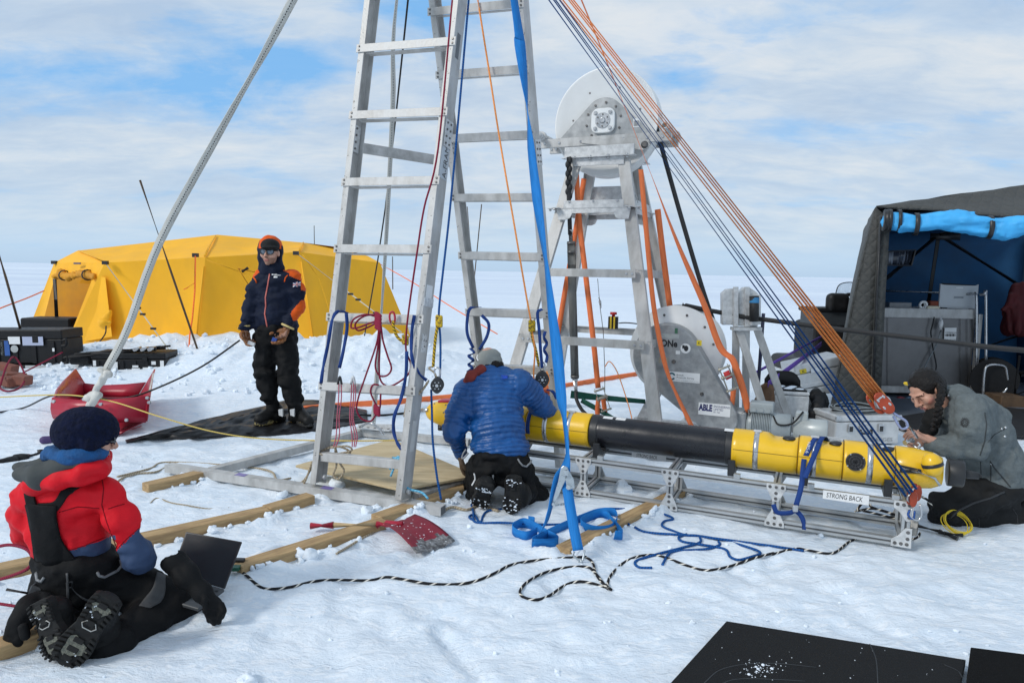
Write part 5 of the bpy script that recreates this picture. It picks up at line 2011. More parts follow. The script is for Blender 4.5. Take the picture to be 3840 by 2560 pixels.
# ---------------------------------------------------------------- people
from mathutils.bvhtree import BVHTree
X3, Y3, Z3 = V((1, 0, 0)), V((0, 1, 0)), V((0, 0, 1))
def pixs(P):
 """picture places of an array of points"""
 d = P - np.array([0, 0, EYE])
 f = d @ np.array(_F)
 return 1920 + FPX * (d @ np.array(_R)) / f, 1280 - FPX * (d @ np.array(_U)) / f
class Skin:
 """finds points on a finished surface so that seams, straps and badges can be laid on it"""
 def __init__(s, *obs):
  vs, fs = [], []
  for o in obs:
   k, w = len(vs), world_loc(o)
   vs += [v.co + w for v in o.data.vertices]
   fs += [[i + k for i in p.vertices] for p in o.data.polygons]
  s.t = BVHTree.FromPolygons(vs, fs)
 def hit(s, px, py, lift=0.0):
  h = s.t.ray_cast(V((0, 0, EYE)), ray(px, py).normalized())
  if h[0] is None:
   return None
  n = h[1] if h[1].dot(ray(px, py)) < 0 else -h[1]
  return h[0] + n * lift
 def line(s, b, pts, r, n=6, lift=0.0, sub=6):
  P = []
  for i in range(len(pts) - 1):
   for k in range(sub):
    u = k / sub
    P.append((pts[i][0] + (pts[i + 1][0] - pts[i][0]) * u, pts[i][1] + (pts[i + 1][1] - pts[i][1]) * u))
  P.append(pts[-1])
  Q = [h for h in (s.hit(x, y, lift) for x, y in P) if h is not None]
  if len(Q) > 1:
   b.tube(Q, r, n)
 def patch(s, b, left, right, t=0.006, nv=8, lift=0.004):
  """cloth between two picture-space outlines, laid on the surface"""
  L, R = [V((x, y, 0)) for x, y in left], [V((x, y, 0)) for x, y in right]
  L, R = spline(L, 5), spline(R, 5)
  m = min(len(L), len(R))
  rows, last = [], None
  for i in range(m):
   row = []
   for j in range(nv + 1):
    p = L[i].lerp(R[i], j / nv)
    h = s.hit(p.x, p.y, lift)
    if h is None or (last is not None and (h - last).length > 0.25):
     h = last
    if h is None:
     continue
    last = h
    row.append(h)
   if len(row) == nv + 1:
    rows.append(row)
  if len(rows) > 1:
   b.sheet(rows, t)
def head(d, c, F, U, k=1.0):
 """skull, jaw, nose, brow, eyes, lips and ears; c is midway between chin and crown"""
 F, U = V(F).normalized(), V(U)
 U = (U - F * U.dot(F)).normalized()
 S = U.cross(F)
 p = lambda f, s, u: V(c) + (F * f + S * s + U * u) * k
 ax = (S, F, U)
 d.ell(p(-0.012, 0, 0.025), tuple(x * k for x in (0.075, 0.096, 0.094)), ax, 0.02)
 d.ell(p(0.030, 0, -0.052), tuple(x * k for x in (0.056, 0.062, 0.062)), ax, 0.03)
 d.ell(p(0.071, 0, -0.100), 0.021 * k, k=0.02)
 d.cap(p(0.090, 0, 0.014), p(0.113, 0, -0.028), 0.009 * k, 0.014 * k, 0.010)
 for s in (-1, 1):
  d.ell(p(0.100, 0.012 * s, -0.034), 0.0095 * k, k=0.006)
  d.cap(p(0.090, 0.010 * s, 0.024), p(0.076, 0.046 * s, 0.024), 0.010 * k, 0.008 * k, 0.012)
  d.ell(p(0.106, 0.033 * s, 0.004), 0.017 * k, k=0.012, cut=True)
  d.ell(p(0.075, 0.033 * s, 0.003), 0.0135 * k, k=0.004)
  d.ell(p(0.060, 0.044 * s, -0.022), 0.029 * k, k=0.02)
  d.ell(p(-0.010, 0.077 * s, -0.008), tuple(x * k for x in (0.011, 0.022, 0.032)), ax, 0.008)
 d.cap(p(0.092, -0.019, -0.063), p(0.092, 0.019, -0.063), 0.006 * k, k=0.006)
 d.cap(p(0.091, -0.016, -0.073), p(0.091, 0.016, -0.073), 0.007 * k, k=0.006)
 return p
def face_pick(c, F, U, k=1.0, hair_line=None):
 """0 skin, 1 lips and flushed nose, 2 brows, lashes and nostril shade"""
 F, U = V(F).normalized(), V(U)
 U = (U - F * U.dot(F)).normalized()
 S = U.cross(F)
 A, B, C, O = np.array(F), np.array(S), np.array(U), np.array(c)
 def f(P):
  q = (P - O) / k
  a, b, u = q @ A, np.abs(q @ B), q @ C
  r = np.zeros(len(P), int)
  fr = a > 0.055
  r[fr & (b < 0.022) & (u > -0.080) & (u < -0.058) & (a > 0.085)] = 1
  r[fr & (b > 0.012) & (b < 0.050) & (u > 0.021) & (u < 0.028)] = 2
  r[fr & (b > 0.020) & (b < 0.046) & (u > -0.002) & (u < 0.003)] = 2
  r[fr & (b < 0.017) & (u < -0.0375) & (u > -0.045) & (a > 0.085)] = 2  # nostril shade painted in the brow colour
  return r
 return f
def hand(d, w, D, N, T, curl=(35, 45, 30), r=0.0085, k=1.0, spread=0.10, thumb=0.5):
 """palm, four fingers of their own lengths bent towards N, and a thumb from the side T. w wrist, D along the hand"""
 D, N = V(D).normalized(), V(N)
 N = (N - D * N.dot(D)).normalized()
 S = D.cross(N)
 if S.dot(V(T)) < 0:
  S = -S
 w = V(w)
 d.cap(w - D * 0.03 * k, w + D * 0.02 * k, 0.027 * k, 0.028 * k, 0.02)
 d.box(w + D * 0.052 * k, (0.040 * k, 0.046 * k, 0.0135 * k), (S, D, N), 0.013 * k, 0.012)
 for i, (L, o) in enumerate(((0.074, 0.031), (0.082, 0.0105), (0.076, -0.0105), (0.060, -0.030))):
  p = w + (D * (0.092 - 0.006 * (i == 3)) + S * o) * k
  q = D * 1.0 + S * (spread * (1.5 - i) * 0.6)
  q.normalize()
  a = 0.0
  for j, fr in enumerate((0.46, 0.31, 0.23)):
   a += math.radians(curl[j] * (1 + 0.10 * (i - 1.2)))
   e = p + (q * math.cos(a) + N * math.sin(a)) * (L * fr * k)
   d.cap(p, e, r * k * (1.06 - 0.08 * j), r * k * (1.0 - 0.10 * j), 0.0035)
   p = e
 p = w + (D * 0.025 + S * 0.034) * k
 for j, (L, a) in enumerate(((0.040, 0.9), (0.032, 0.55), (0.026, 0.25))):
  q = (D * (1 - 0.5 * a) + S * a + N * (thumb * (0.5 + 0.4 * j))).normalized()
  e = p + q * (L * k)
  d.cap(p, e, r * k * (1.4 - 0.15 * j), r * k * (1.2 - 0.15 * j), 0.006 if j else 0.014)
  p = e
def sole(b, heel, toe, nrm, w=0.115, t=0.032):
 """lugged boot sole; nrm points out of the tread"""
 heel, toe, nrm = V(heel), V(toe), V(nrm)
 D = toe - heel
 L = D.length
 D.normalize()
 nrm = (nrm - D * nrm.dot(D)).normalized()
 S = D.cross(nrm)
 out = [(0.0, 0.30), (0.03, 0.40), (0.12, 0.43), (0.3, 0.38), (0.45, 0.37), (0.6, 0.45), (0.74, 0.50), (0.87, 0.44), (0.96, 0.26), (1.0, 0.08)]
 pts = [heel + D * L * u + S * w * v for u, v in out] + [heel + D * L * u - S * w * v for u, v in reversed(out)]
 b.prism(pts, -nrm * t)
 rnd = random.Random(int(heel.x * 1000))
 for i in range(15):
  u = 0.04 + i * 0.064
  hw = float(np.interp(u, [x for x, _ in out], [y for _, y in out])) * w
  if 0.36 < u < 0.5:
   continue
  for sg in (-1, 1):
   b.box(heel + D * L * u + S * sg * hw * 0.80 + nrm * 0.004, L * 0.036, hw * 0.42, 0.012, (D, (S + D * 0.25 * sg).normalized(), nrm))
  if i % 2:
   b.box(heel + D * L * u + nrm * 0.003, L * 0.07, hw * 0.62, 0.010, (D, S, nrm))
def grit(b, heel, toe, nrm, w, seed, share, size=0.013):
 """snow packed between the lugs"""
 heel, toe, nrm = V(heel), V(toe), V(nrm)
 D = toe - heel
 nrm = (nrm - D.normalized() * nrm.dot(D.normalized())).normalized()
 S = D.normalized().cross(nrm)
 rnd = random.Random(seed)
 for _ in range(share):
  u = rnd.choice((rnd.gauss(0.22, 0.06), rnd.gauss(0.76, 0.09)))
  v = rnd.gauss(0, 0.22)
  b.box(heel + D * u + S * w * v + nrm * 0.006, size * rnd.uniform(0.3, 1.4), size * rnd.uniform(0.2, 0.6), 0.008, (S, D.normalized(), nrm))
M_SKIN = mat('skin', (0.50, 0.27, 0.19), 0.5, 0, c2=(0.60, 0.34, 0.25), scale=18, bump=0.05, bscale=120)
M_LIP = mat('lips', (0.36, 0.12, 0.10), 0.45, var=0.1)
M_HAIR = mat('dark_hair', (0.007, 0.005, 0.0042), 0.5, 0, var=0.4, scale=30, bump=0.5, bscale=60, stretch=(1, 5, 1), spec=0.3)
M_NAVYJ = mat('navy_jacket_cloth', (0.009, 0.014, 0.032), 0.7, 0, var=0.25, scale=7, bump=0.35, bscale=16, spec=0.15)
M_ORJ = mat('orange_jacket_cloth', (0.70, 0.10, 0.012), 0.65, 0, var=0.12, scale=7, bump=0.3, bscale=16, spec=0.15)
M_BLKT = mat('black_trouser_cloth', (0.0085, 0.0088, 0.0095), 0.72, 0, var=0.35, scale=8, bump=0.45, bscale=14, spec=0.15)
M_BOOT = mat('black_boot', (0.009, 0.009, 0.009), 0.55, 0, var=0.3, scale=14, bump=0.2, bscale=40, spec=0.25)
M_SOLE = mat('boot_sole', (0.014, 0.014, 0.0135), 0.65, 0, var=0.4, scale=20, spec=0.25)
M_GLOVE = mat('tan_leather', (0.24, 0.095, 0.030), 0.65, 0, var=0.25, scale=14, bump=0.3, bscale=45)
M_REDJ = mat('red_shell_cloth', (0.66, 0.010, 0.020), 0.6, 0, var=0.10, scale=6, bump=0.4, bscale=11, spec=0.15)
M_SLATE = mat('slate_blue_cloth', (0.045, 0.075, 0.15), 0.65, 0, var=0.15, scale=6, bump=0.35, bscale=14, spec=0.15)
M_DOWN = mat('blue_down_cloth', (0.004, 0.075, 0.26), 0.42, 0, var=0.22, scale=6, bump=0.3, bscale=24)
M_CANV = mat('grey_canvas', (0.125, 0.145, 0.15), 0.85, 0, var=0.16, scale=30, bump=0.35, bscale=70, spec=0.15)
M_CHAR = mat('charcoal_cloth', (0.016, 0.0165, 0.017), 0.75, 0, var=0.3, scale=9, bump=0.4, bscale=18, spec=0.15)
M_KNIT = mat('navy_knit', (0.006, 0.009, 0.028), 0.9, 0, var=0.4, scale=40, bump=0.9, bscale=38, sheen=0.0, spec=0.15)
FOLD = ((0.011, (7, 7, 4), 3), (0.006, (16, 16, 9), 4))
def standing_man():
 Ym = 6.72
 M = lambda x, y, d=0.0: at(850 + 0.5102 * x, 850 + 0.5102 * y, Ym + d)
 c = M(322, 190, 0.0)
 F, U = (-0.10, -1, -0.06), (0.02, 0, 1)
 d = SDF(0.007, 0.03)
 head(d, c, F, U)
 d.cap(M(325, 250, 0.04), M(330, 330, 0.03), 0.055, 0.06)
 d.chain([M(345, 400, 0.05), M(350, 560, 0.05), M(360, 760, 0.05)], [0.085, 0.08, 0.085])
 d.chain([M(240, 380, 0.05), M(172, 580, 0.05), M(140, 740, -0.02)], [0.045, 0.036, 0.028])
 d.chain([M(485, 380, 0.05), M(525, 590, 0.05), M(445, 735, -0.06)], [0.045, 0.036, 0.028])
 hand(d, M(140, 755, -0.02), M(160, 860, -0.03) - M(140, 750), (0.9, -0.3, 0), (0.3, -1, 0), (28, 30, 25), 0.008)
 hand(d, M(440, 745, -0.06), M(395, 850, -0.08) - M(440, 745), (-0.6, -0.8, 0), (-1, -0.3, 0), (35, 40, 25), 0.008)
 d.chain([M(285, 790, 0.05), M(285, 1090, 0.03), M(345, 1370, 0.02)], [0.07, 0.055, 0.04])
 d.chain([M(430, 790, 0.05), M(460, 1110, 0.02), M(515, 1390, 0.0)], [0.07, 0.055, 0.04])
 base = V((-2.26, 6.72, 0.0))
 fp = face_pick(c, F, U)
 def pk(P, n):
  r = fp(P)
  q = P - np.array(c)
  beard = (r == 0) & (q[:, 2] < -0.052) & (q[:, 1] < -0.02)
  r[beard] = 3
  return r
 body = d.build('person', [M_SKIN, M_LIP, mat('brow', (0.06, 0.032, 0.022), 0.7, spec=0.1), mat('stubble', (0.33, 0.18, 0.125), 0.7, var=0.2)], origin=base, pick=pk)
 tag(body, 'person standing on the black tarp in navy and orange hooded jacket and tan gloves', 'person')
 # trousers
 d = SDF(0.009, 0.05)
 d.ell(M(357, 770, 0.05), (0.195, 0.15, 0.14))
 d.chain([M(285, 800, 0.05), M(283, 960, 0.05), M(290, 1095, 0.03), M(305, 1200, 0.03), M(352, 1345, 0.02)], [0.125, 0.112, 0.100, 0.092, 0.072])
 d.chain([M(430, 800, 0.05), M(440, 960, 0.04), M(455, 1110, 0.01), M(490, 1240, 0.01), M(512, 1345, 0.0)], [0.125, 0.112, 0.102, 0.098, 0.085])
 d.ell(M(285, 1095, -0.01), (0.095, 0.09, 0.07)).ell(M(440, 1125, -0.03), (0.085, 0.08, 0.07))
 tr = d.build('trousers', M_BLKT, body, folds=((0.020, (5, 5, 7), 3), (0.010, (12, 12, 14), 4)))
 # boots: rounded uppers with a pale midsole
 for hl, an, to, nm in ((M(385, 1455, 0.10), M(355, 1385, 0.04), M(245, 1450, -0.12), 0), (M(500, 1462, 0.10), M(512, 1395, 0.02), M(600, 1478, -0.16), 1)):
  z0 = 0.045
  hl.z = to.z = z0 + 0.045
  d = SDF(0.008, 0.03)
  d.chain([an, V((an.x, an.y + 0.02, z0 + 0.1))], [0.075, 0.075])
  d.cap(hl, to, 0.055, 0.050).cap(hl + (to - hl) * 0.4 + Z3 * 0.05, to, 0.06, 0.05)
  d.box((hl + to) / 2 - Z3 * 0.095, (0.3, 0.3, 0.05), cut=True, k=0.005)
  bo = d.build('boot', M_BOOT, body)
  b = MB()
  sole(b, V((hl.x, hl.y, z0)) - (to - hl).normalized() * 0.06, V((to.x, to.y, z0)) + (to - hl).normalized() * 0.055, (0, 0, -1), 0.125, 0.03)
  b.build('sole', mat('pale_sole', (0.40, 0.33, 0.14), 0.6, 0, c2=(0.02, 0.02, 0.02), scale=9, lo=0.42, hi=0.5), bo)
 b = MB()
 s = Skin(tr)
 for xx in (395, 480):
  q = [M(xx - 16, 1345, -0.14), M(xx + 14, 1340, -0.14), M(xx + 16, 1395, -0.13), M(xx - 12, 1385, -0.13)]
  b.prism(q, (0, 0.03, 0))
 b.build('gaiter_flash', M_PAPER, tr)
 # jacket
 d = SDF(0.008, 0.045)
 d.ell(M(360, 400, 0.05), (0.215, 0.135, 0.13)).ell(M(355, 520, 0.05), (0.19, 0.135, 0.2)).ell(M(357, 655, 0.05), (0.198, 0.15, 0.15))
 d.cap(M(240, 720, 0.05), M(470, 725, 0.05), 0.075, 0.085)
 d.chain([M(250, 385, 0.05), M(205, 470, 0.06), M(175, 580, 0.05), M(140, 740, -0.02)], [0.085, 0.078, 0.070, 0.058])
 d.chain([M(480, 375, 0.05), M(512, 480, 0.06), M(522, 590, 0.05), M(450, 715, -0.06)], [0.09, 0.085, 0.075, 0.06])
 ja = d.build('jacket', [M_NAVYJ, M_ORJ], body, folds=((0.012, (6, 6, 11), 3), (0.006, (14, 14, 20), 4)), pick=lambda P, n: man_panels(P))
 # hood over a peaked cap
 d = SDF(0.007, 0.03)
 d.ell(M(320, 170, 0.05), (0.122, 0.135, 0.148)).chain([M(322, 250, 0.06), M(330, 315, 0.06)], [0.115, 0.13])
 d.ell(M(322, 205, -0.13), (0.086, 0.17, 0.112), k=0.02, cut=True)
 ho = d.build('hood', [M_NAVYJ, M_ORJ], body, folds=((0.006, (12, 12, 12), 3),), pick=lambda P, n: ((P[:, 2] > c.z + 0.035) & (np.abs(P[:, 0] - c.x + 0.0) < 0.100) & (n[:, 1] < 0.5)).astype(int))
 d = SDF(0.006, 0.02)
 d.ell(M(321, 140, -0.02), (0.088, 0.11, 0.07)).ell(M(321, 152, -0.12), (0.078, 0.06, 0.014))
 d.build('cap', M_CHAR, body)
 # mirrored glasses
 e = V(c) + V((-0.0, -0.10, 0.004))
 b = MB()
 for sg in (-1, 1):
  pts = [(0.006, 0.016), (0.03, 0.021), (0.058, 0.017), (0.062, -0.004), (0.045, -0.021), (0.018, -0.019), (0.008, -0.004)]
  b.prism([e + V((sg * x - 0.004, 0.012 * (x / 0.06) ** 2, z)) for x, z in pts], V((0, 0.006, 0)))
 gl = b.build('glasses', mat('mirror_lens', (0.04, 0.055, 0.075), 0.12, 0.5, c2=(0.20, 0.25, 0.30), scale=30), body)
 b = MB()
 for sg in (-1, 1):
  pts = [(0.004, 0.018), (0.03, 0.024), (0.062, 0.02), (0.067, -0.004), (0.047, -0.025), (0.016, -0.022), (0.006, -0.004)]
  b.tube([e + V((sg * x - 0.004, 0.012 * (x / 0.06) ** 2 - 0.002, z)) for x, z in pts], 0.0042, 6, closed=True)
  b.tube([e + V((sg * 0.066 - 0.004, 0.012, 0.012)), e + V((sg * 0.08, 0.09, 0.012))], 0.004, 6)
 b.tube([e + V((-0.012, -0.002, 0.01)), e + V((0.004, -0.002, 0.01))], 0.004, 6)
 b.build('glasses_frame', M_BLACKP, gl)
 # gloves
 for w, D, N, T in ((M(135, 757, -0.02), M(158, 860, -0.05) - M(135, 757, -0.02), (0.9, -0.35, 0), (0.4, -1, -0.2)), (M(440, 750, -0.07), M(392, 848, -0.10) - M(440, 750, -0.07), (-0.5, -0.9, 0), (-1, -0.2, -0.1))):
  d = SDF(0.0055, 0.008)
  hand(d, w, D, N, T, (26, 30, 25), 0.0135, 1.22, spread=0.06)
  gv = d.build('glove', M_GLOVE, body, folds=((0.003, (22, 22, 22), 5),))
  b = MB()
  Dn = V(D).normalized()
  b.tube(circle(w - Dn * 0.025, 0.056, 14, *frame(Dn)[1:]), 0.012, 6, closed=True)
  b.build('glove_cuff', mat('pale_cuff', (0.62, 0.48, 0.20), 0.8, var=0.2), gv)
 # zip, piping, badges
 s = Skin(ja)
 m = lambda x, y: (850 + 0.5102 * x, 850 + 0.5102 * y)
 b = MB()
 s.line(b, [m(326, 290), m(300, 440), m(285, 520), m(288, 580), (m(280, 640)), m(298, 738)], 0.007)
 b.build('zip', mat('coral_zip', (0.62, 0.16, 0.13), 0.5, var=0.1), ja)
 b = MB()
 s.line(b, [m(450, 355), m(432, 375), m(424, 405)], 0.006)
 s.line(b, [m(196, 372), m(212, 390), m(220, 412)], 0.008)
 b.build('piping', M_ORJ, ja)
 b = MB()
 for (x0, y0, x1, y1) in ((332, 347, 346, 358), (350, 349, 372, 353), (350, 356, 398, 360), (346, 365, 374, 377)):
  s.patch(b, [m(x0, y0), m(x0, y1)], [m(x1, y0), m(x1, y1)], 0.001, 3, 0.002)
 b.build('chest_print', M_PAPER, ja)
 fl = [('flag_blue', (0.01, 0.02, 0.16), (488, 407, 542, 446), 0.003)]
 b = MB()
 s.patch(b, [m(487, 410), m(489, 447)], [m(541, 404), m(540, 437)], 0.001, 5, 0.003)
 fg = b.build('flag_patch', mat('flag_blue', (0.010, 0.018, 0.14), 0.7), ja)
 b = MB()
 for P in (((487, 412), (489, 417), (541, 437), (540, 432)), ((487, 440), (489, 446), (541, 410), (540, 404))):
  s.patch(b, [m(*P[0]), m(*P[1])], [m(*P[3]), m(*P[2])], 0.001, 5, 0.005)
 s.patch(b, [m(487, 422), m(488, 436)], [m(541, 413), m(541, 428)], 0.001, 5, 0.005)
 s.patch(b, [m(508, 407), m(510, 443)], [m(521, 405), m(522, 441)], 0.001, 4, 0.006)
 b.build('flag_white', M_PAPER, fg)
 b = MB()
 s.patch(b, [m(487, 427), m(488, 432)], [m(541, 418), m(541, 423)], 0.001, 5, 0.0075)
 s.patch(b, [m(512, 407), m(513, 443)], [m(517, 406), m(518, 441)], 0.001, 4, 0.008)
 b.build('flag_red', mat('flag_red', (0.5, 0.01, 0.03), 0.7), fg)
 # what he holds
 b = MB().box(M(183, 858, -0.12), 0.07, 0.03, 0.035, (V((0.9, 0, -0.35)).normalized(), Y3, V((0.35, 0, 0.9)).normalized()))
 o = b.build('handset', mat('pale_grey_plastic', (0.55, 0.57, 0.58), 0.4), origin=M(183, 858, -0.12), bevel=0.005)
 tag(o, 'small pale handset in the right glove of the standing person', 'handset')
 b = MB().box(M(352, 832, -0.13), 0.05, 0.02, 0.045, (V((0.9, 0, -0.3)).normalized(), Y3, V((0.3, 0, 0.9)).normalized()))
 o = b.build('remote_control', mat('blue_plastic', (0.02, 0.07, 0.32), 0.4), origin=M(352, 832, -0.13), bevel=0.004)
 tag(o, 'small blue remote in the left glove of the standing person', 'remote control')
 return body
def man_panels(P):
 x, y = pixs(P)
 x, y = (x - 850) / 0.5102, (y - 850) / 0.5102
 r = np.zeros(len(P), int)
 r[(x > 340) & (y < 345 + 0.0 * x) & (y < 300 + (x - 375) * 0.42 + 6)] = 1
 r[(x > 460) & (y < 395) & (y < 355 + (x - 450) * 0.45)] = 1
 r[(x > 546) & (y < 470)] = 1
 r[(x < 300) & (y < 375) & (y < 370 - (x - 190) * 0.75 + 5)] = 1
 r[(x > 466) & (y > 540) & (y < 690) & (x > 470 + np.abs(y - 640) * 0.35 + np.maximum(620 - y, 0) * 0.55)] = 1
 return r
standing_man()
def red_jacket_person():
 K = lambda x, y, Y: at(0.6761 * x, 1480 + 0.6761 * y, Y)
 m = lambda x, y: (0.6761 * x, 1480 + 0.6761 * y)
 c = K(478, 245, 2.86)
 F, U = (0.80, 0.58, -0.16), (0.1, 0.05, 1)
 base = g(300, 2380)
 d = SDF(0.0075, 0.03)
 head(d, c, F, U)
 d.cap(K(440, 320, 2.84), K(400, 430, 2.84), 0.055, 0.06)
 d.chain([K(380, 520, 2.87), K(390, 760, 2.90), K(440, 1000, 2.90)], [0.085, 0.08, 0.085])
 d.chain([K(150, 560, 2.88), K(160, 760, 2.98), K(420, 930, 3.20)], [0.04, 0.032, 0.026])
 d.chain([K(610, 560, 2.85), K(740, 860, 2.88), K(690, 930, 3.16)], [0.04, 0.032, 0.026])
 hand(d, K(680, 935, 3.19), (-0.2, 1, -0.3), (0, 0, -1), (-1, 0, 0), (25, 30, 20))
 hand(d, K(430, 930, 3.23), (0.4, 1, -0.3), (0, 0, -1), (1, 0, 0), (25, 30, 20))
 d.chain([K(560, 1020, 2.92), K(1030, 1170, 3.02), K(600, 1350, 2.74), K(470, 1330, 2.68)], [0.06, 0.045, 0.04, 0.035])
 d.chain([K(340, 1020, 2.94), K(700, 1170, 3.30), K(330, 1280, 2.78), K(270, 1290, 2.70)], [0.06, 0.045, 0.04, 0.035])
 body = d.build('person', [M_SKIN, M_LIP, mat('brow', (0.06, 0.032, 0.022), 0.7, spec=0.1)], origin=base, pick=lambda P, n: face_pick(c, F, U)(P))
 tag(body, 'person kneeling in red jacket, black bib trousers and navy knit hat beside a laptop', 'person')
 # knitted hat
 d = SDF(0.007, 0.03)
 d.ell(K(464, 172, 2.85), (0.113, 0.116, 0.082)).ell(K(435, 215, 2.84), (0.094, 0.104, 0.074)).ell(K(540, 200, 2.89), (0.084, 0.088, 0.076))
 d.chain([K(395, 268, 2.77), K(500, 275, 2.78), K(560, 255, 2.85)], [0.024, 0.024, 0.022])
 def knit(v, n):
  q = v - np.array(K(462, 190, 2.85))
  a = np.arctan2(q[:, 1], q[:, 0])
  return 0.0009 * np.sin(a * 26 + 1.5 * np.sin(q[:, 2] * 90)) + 0.0007 * np.sin(q[:, 2] * 260 + a * 9)
 d.build('knit_hat', M_KNIT, body, disp=knit, smooth=1)
 e = V(c) + V(F).normalized() * 0.105 + V((0, 0, 0.006))
 Fd, Sd = V(F).normalized(), V(F).normalized().cross(Z3)
 b = MB()
 for sg in (-1, 1):
  b.ball(e + Sd * 0.033 * sg - Fd * 0.004, (0.031, 0.006, 0.021), (Sd, Fd, Z3))
  b.tube([e + Sd * 0.064 * sg, e + Sd * 0.082 * sg - Fd * 0.05 + Z3 * 0.004, e + Sd * 0.08 * sg - Fd * 0.12], 0.005, 6)
 b.build('sunglasses', M_GLASS, body)
 # jacket: torso, sleeves, hood heaped on the back of the neck
 d = SDF(0.008, 0.05)
 d.ell(K(372, 560, 2.89), (0.200, 0.12, 0.135)).ell(K(372, 700, 2.91), (0.175, 0.125, 0.16)).ell(K(400, 850, 2.92), (0.160, 0.125, 0.12))
 d.chain([K(150, 560, 2.89), K(135, 660, 2.92), K(170, 790, 3.02), K(380, 930, 3.19)], [0.072, 0.062, 0.056, 0.042])
 d.chain([K(600, 545, 2.87), K(665, 690, 2.85), K(745, 865, 2.87), K(770, 905, 2.92), K(690, 945, 3.15)], [0.076, 0.064, 0.057, 0.053, 0.040])
 def rp(P, n):
  x, y = pixs(P)
  x, y = x / 0.6761, (y - 1480) / 0.6761
  r = np.zeros(len(P), int)
  r[(x > 640) & (y > 862 - (x - 650) * 1.0)] = 1
  r[(x > 380) & (x <= 640) & (y > 862 - (x - 400) * 0.36)] = 1
  r[(P[:, 1] > 3.05)] = 1
  return r
 ja = d.build('jacket', [M_REDJ, M_SLATE], body, folds=((0.013, (5, 5, 8), 13), (0.005, (15, 15, 22), 14)), pick=rp)
 d = SDF(0.008, 0.03)
 d.chain([K(585, 345, 2.90), K(560, 410, 2.80), K(450, 445, 2.76), K(330, 470, 2.76), K(200, 500, 2.80), K(130, 500, 2.86)], [0.022, 0.038, 0.042, 0.045, 0.042, 0.02])
 d.chain([K(585, 330, 2.93), K(540, 360, 3.0)], [0.02, 0.02])
 d.build('hood', M_REDJ, body, folds=((0.010, (8, 8, 12), 23),))
 d = SDF(0.008, 0.03)
 d.chain([K(85, 405, 2.88), K(140, 440, 2.82), K(230, 445, 2.78), K(330, 400, 2.77), K(440, 385, 2.76), K(540, 360, 2.80)], [0.010, 0.034, 0.048, 0.036, 0.022, 0.014])
 d.chain([K(70, 400, 2.90), K(250, 370, 2.86)], [0.012, 0.03])
 d.build('hood_lining', mat('grey_hood_lining', (0.045, 0.052, 0.052), 0.75, 0, var=0.15, scale=8, bump=0.3, bscale=20), body, folds=((0.010, (9, 9, 9), 24),))
 d = SDF(0.007, 0.03)
 ring = [K(415 + 142 * math.cos(a), 325 + 14 * math.sin(a), 2.86 - 0.10 * math.sin(a)) for a in [i * math.pi / 8 for i in range(17)]]
 d.chain(ring, [0.028] * 17)
 d.build('neck_gaiter', mat('blue_fleece', (0.008, 0.075, 0.22), 0.9, 0, var=0.2, scale=20, bump=0.5, bscale=60), body, folds=((0.008, (9, 9, 20), 25),))
 # bib trousers
 d = SDF(0.008, 0.05)
 d.ell(K(410, 890, 2.92), (0.178, 0.145, 0.075)).ell(K(430, 940, 2.92), (0.18, 0.145, 0.09)).ell(K(430, 1040, 2.93), (0.195, 0.165, 0.12))
 d.chain([K(560, 1030, 2.95), K(800, 1080, 3.0), K(1045, 1160, 3.05)], [0.120, 0.102, 0.080])
 d.chain([K(1050, 1185, 3.03), K(800, 1275, 2.88), K(640, 1370, 2.72), K(575, 1400, 2.68)], [0.080, 0.092, 0.080, 0.072])
 d.chain([K(340, 1040, 2.95), K(700, 1150, 3.28)], [0.12, 0.09])
 d.chain([K(690, 1180, 3.28), K(420, 1280, 2.9), K(360, 1290, 2.76)], [0.09, 0.088, 0.075])
 tr = d.build('bib_trousers', M_BLKT, body, folds=((0.014, (6, 6, 8), 33), (0.007, (14, 14, 17), 34)))
 s = Skin(ja)
 b = MB()
 for ln in (((560, 430), (575, 520), (565, 610), (590, 700), (648, 850)), ((652, 852), (700, 800), (778, 732)), ((690, 604), (640, 618), (600, 632)), ((380, 862), (470, 835), (590, 785)), ((330, 650), (430, 620), (550, 628))):  # seams, and the inner sleeve crease's shade painted as a dark line
  s.line(b, [m(*q) for q in ln], 0.0022, 5)
 b.build('jacket_seam_crease', mat('dark_red_seam_crease', (0.20, 0.006, 0.012), 0.7, spec=0.1), ja)
 b = MB()
 s.patch(b, [m(145, 545), m(165, 650), m(185, 760), m(196, 880)], [m(192, 545), m(225, 640), m(300, 760), m(400, 880)], 0.007, 8, 0.004)
 s.patch(b, [m(150, 600), m(165, 650), m(185, 770), m(205, 940)], [m(320, 610), m(322, 680), m(350, 800), m(440, 930)], 0.007, 10, 0.006)
 s.patch(b, [m(215, 600), m(300, 590), m(345, 530), m(420, 470), m(500, 432)], [m(260, 660), m(322, 640), m(380, 560), m(450, 510), m(545, 448)], 0.007, 5, 0.007)
 b.build('bib_braces', M_BLKT, tr)
 b = MB()
 for p, q in (((330, 500), (410, 545)),):
  s.line(b, [m(340, 512), m(352, 530), m(400, 540), m(412, 510)], 0.006)
 b.build('brace_buckle', M_BLACKP, tr)
 s = Skin(tr)
 b = MB()
 s.line(b, [m(537, 980), m(550, 1003), m(580, 1010), m(650, 975), m(675, 945), m(665, 912)], 0.0065)
 b.build('pocket_piping', mat('grey_piping', (0.22, 0.23, 0.24), 0.5), tr)
 b = MB()
 s.line(b, [m(200, 985), m(207, 1025), m(228, 1035), m(246, 1010)], 0.0065)
 b.build('pocket_piping', mat('grey_piping', ()), tr)
 b = MB()
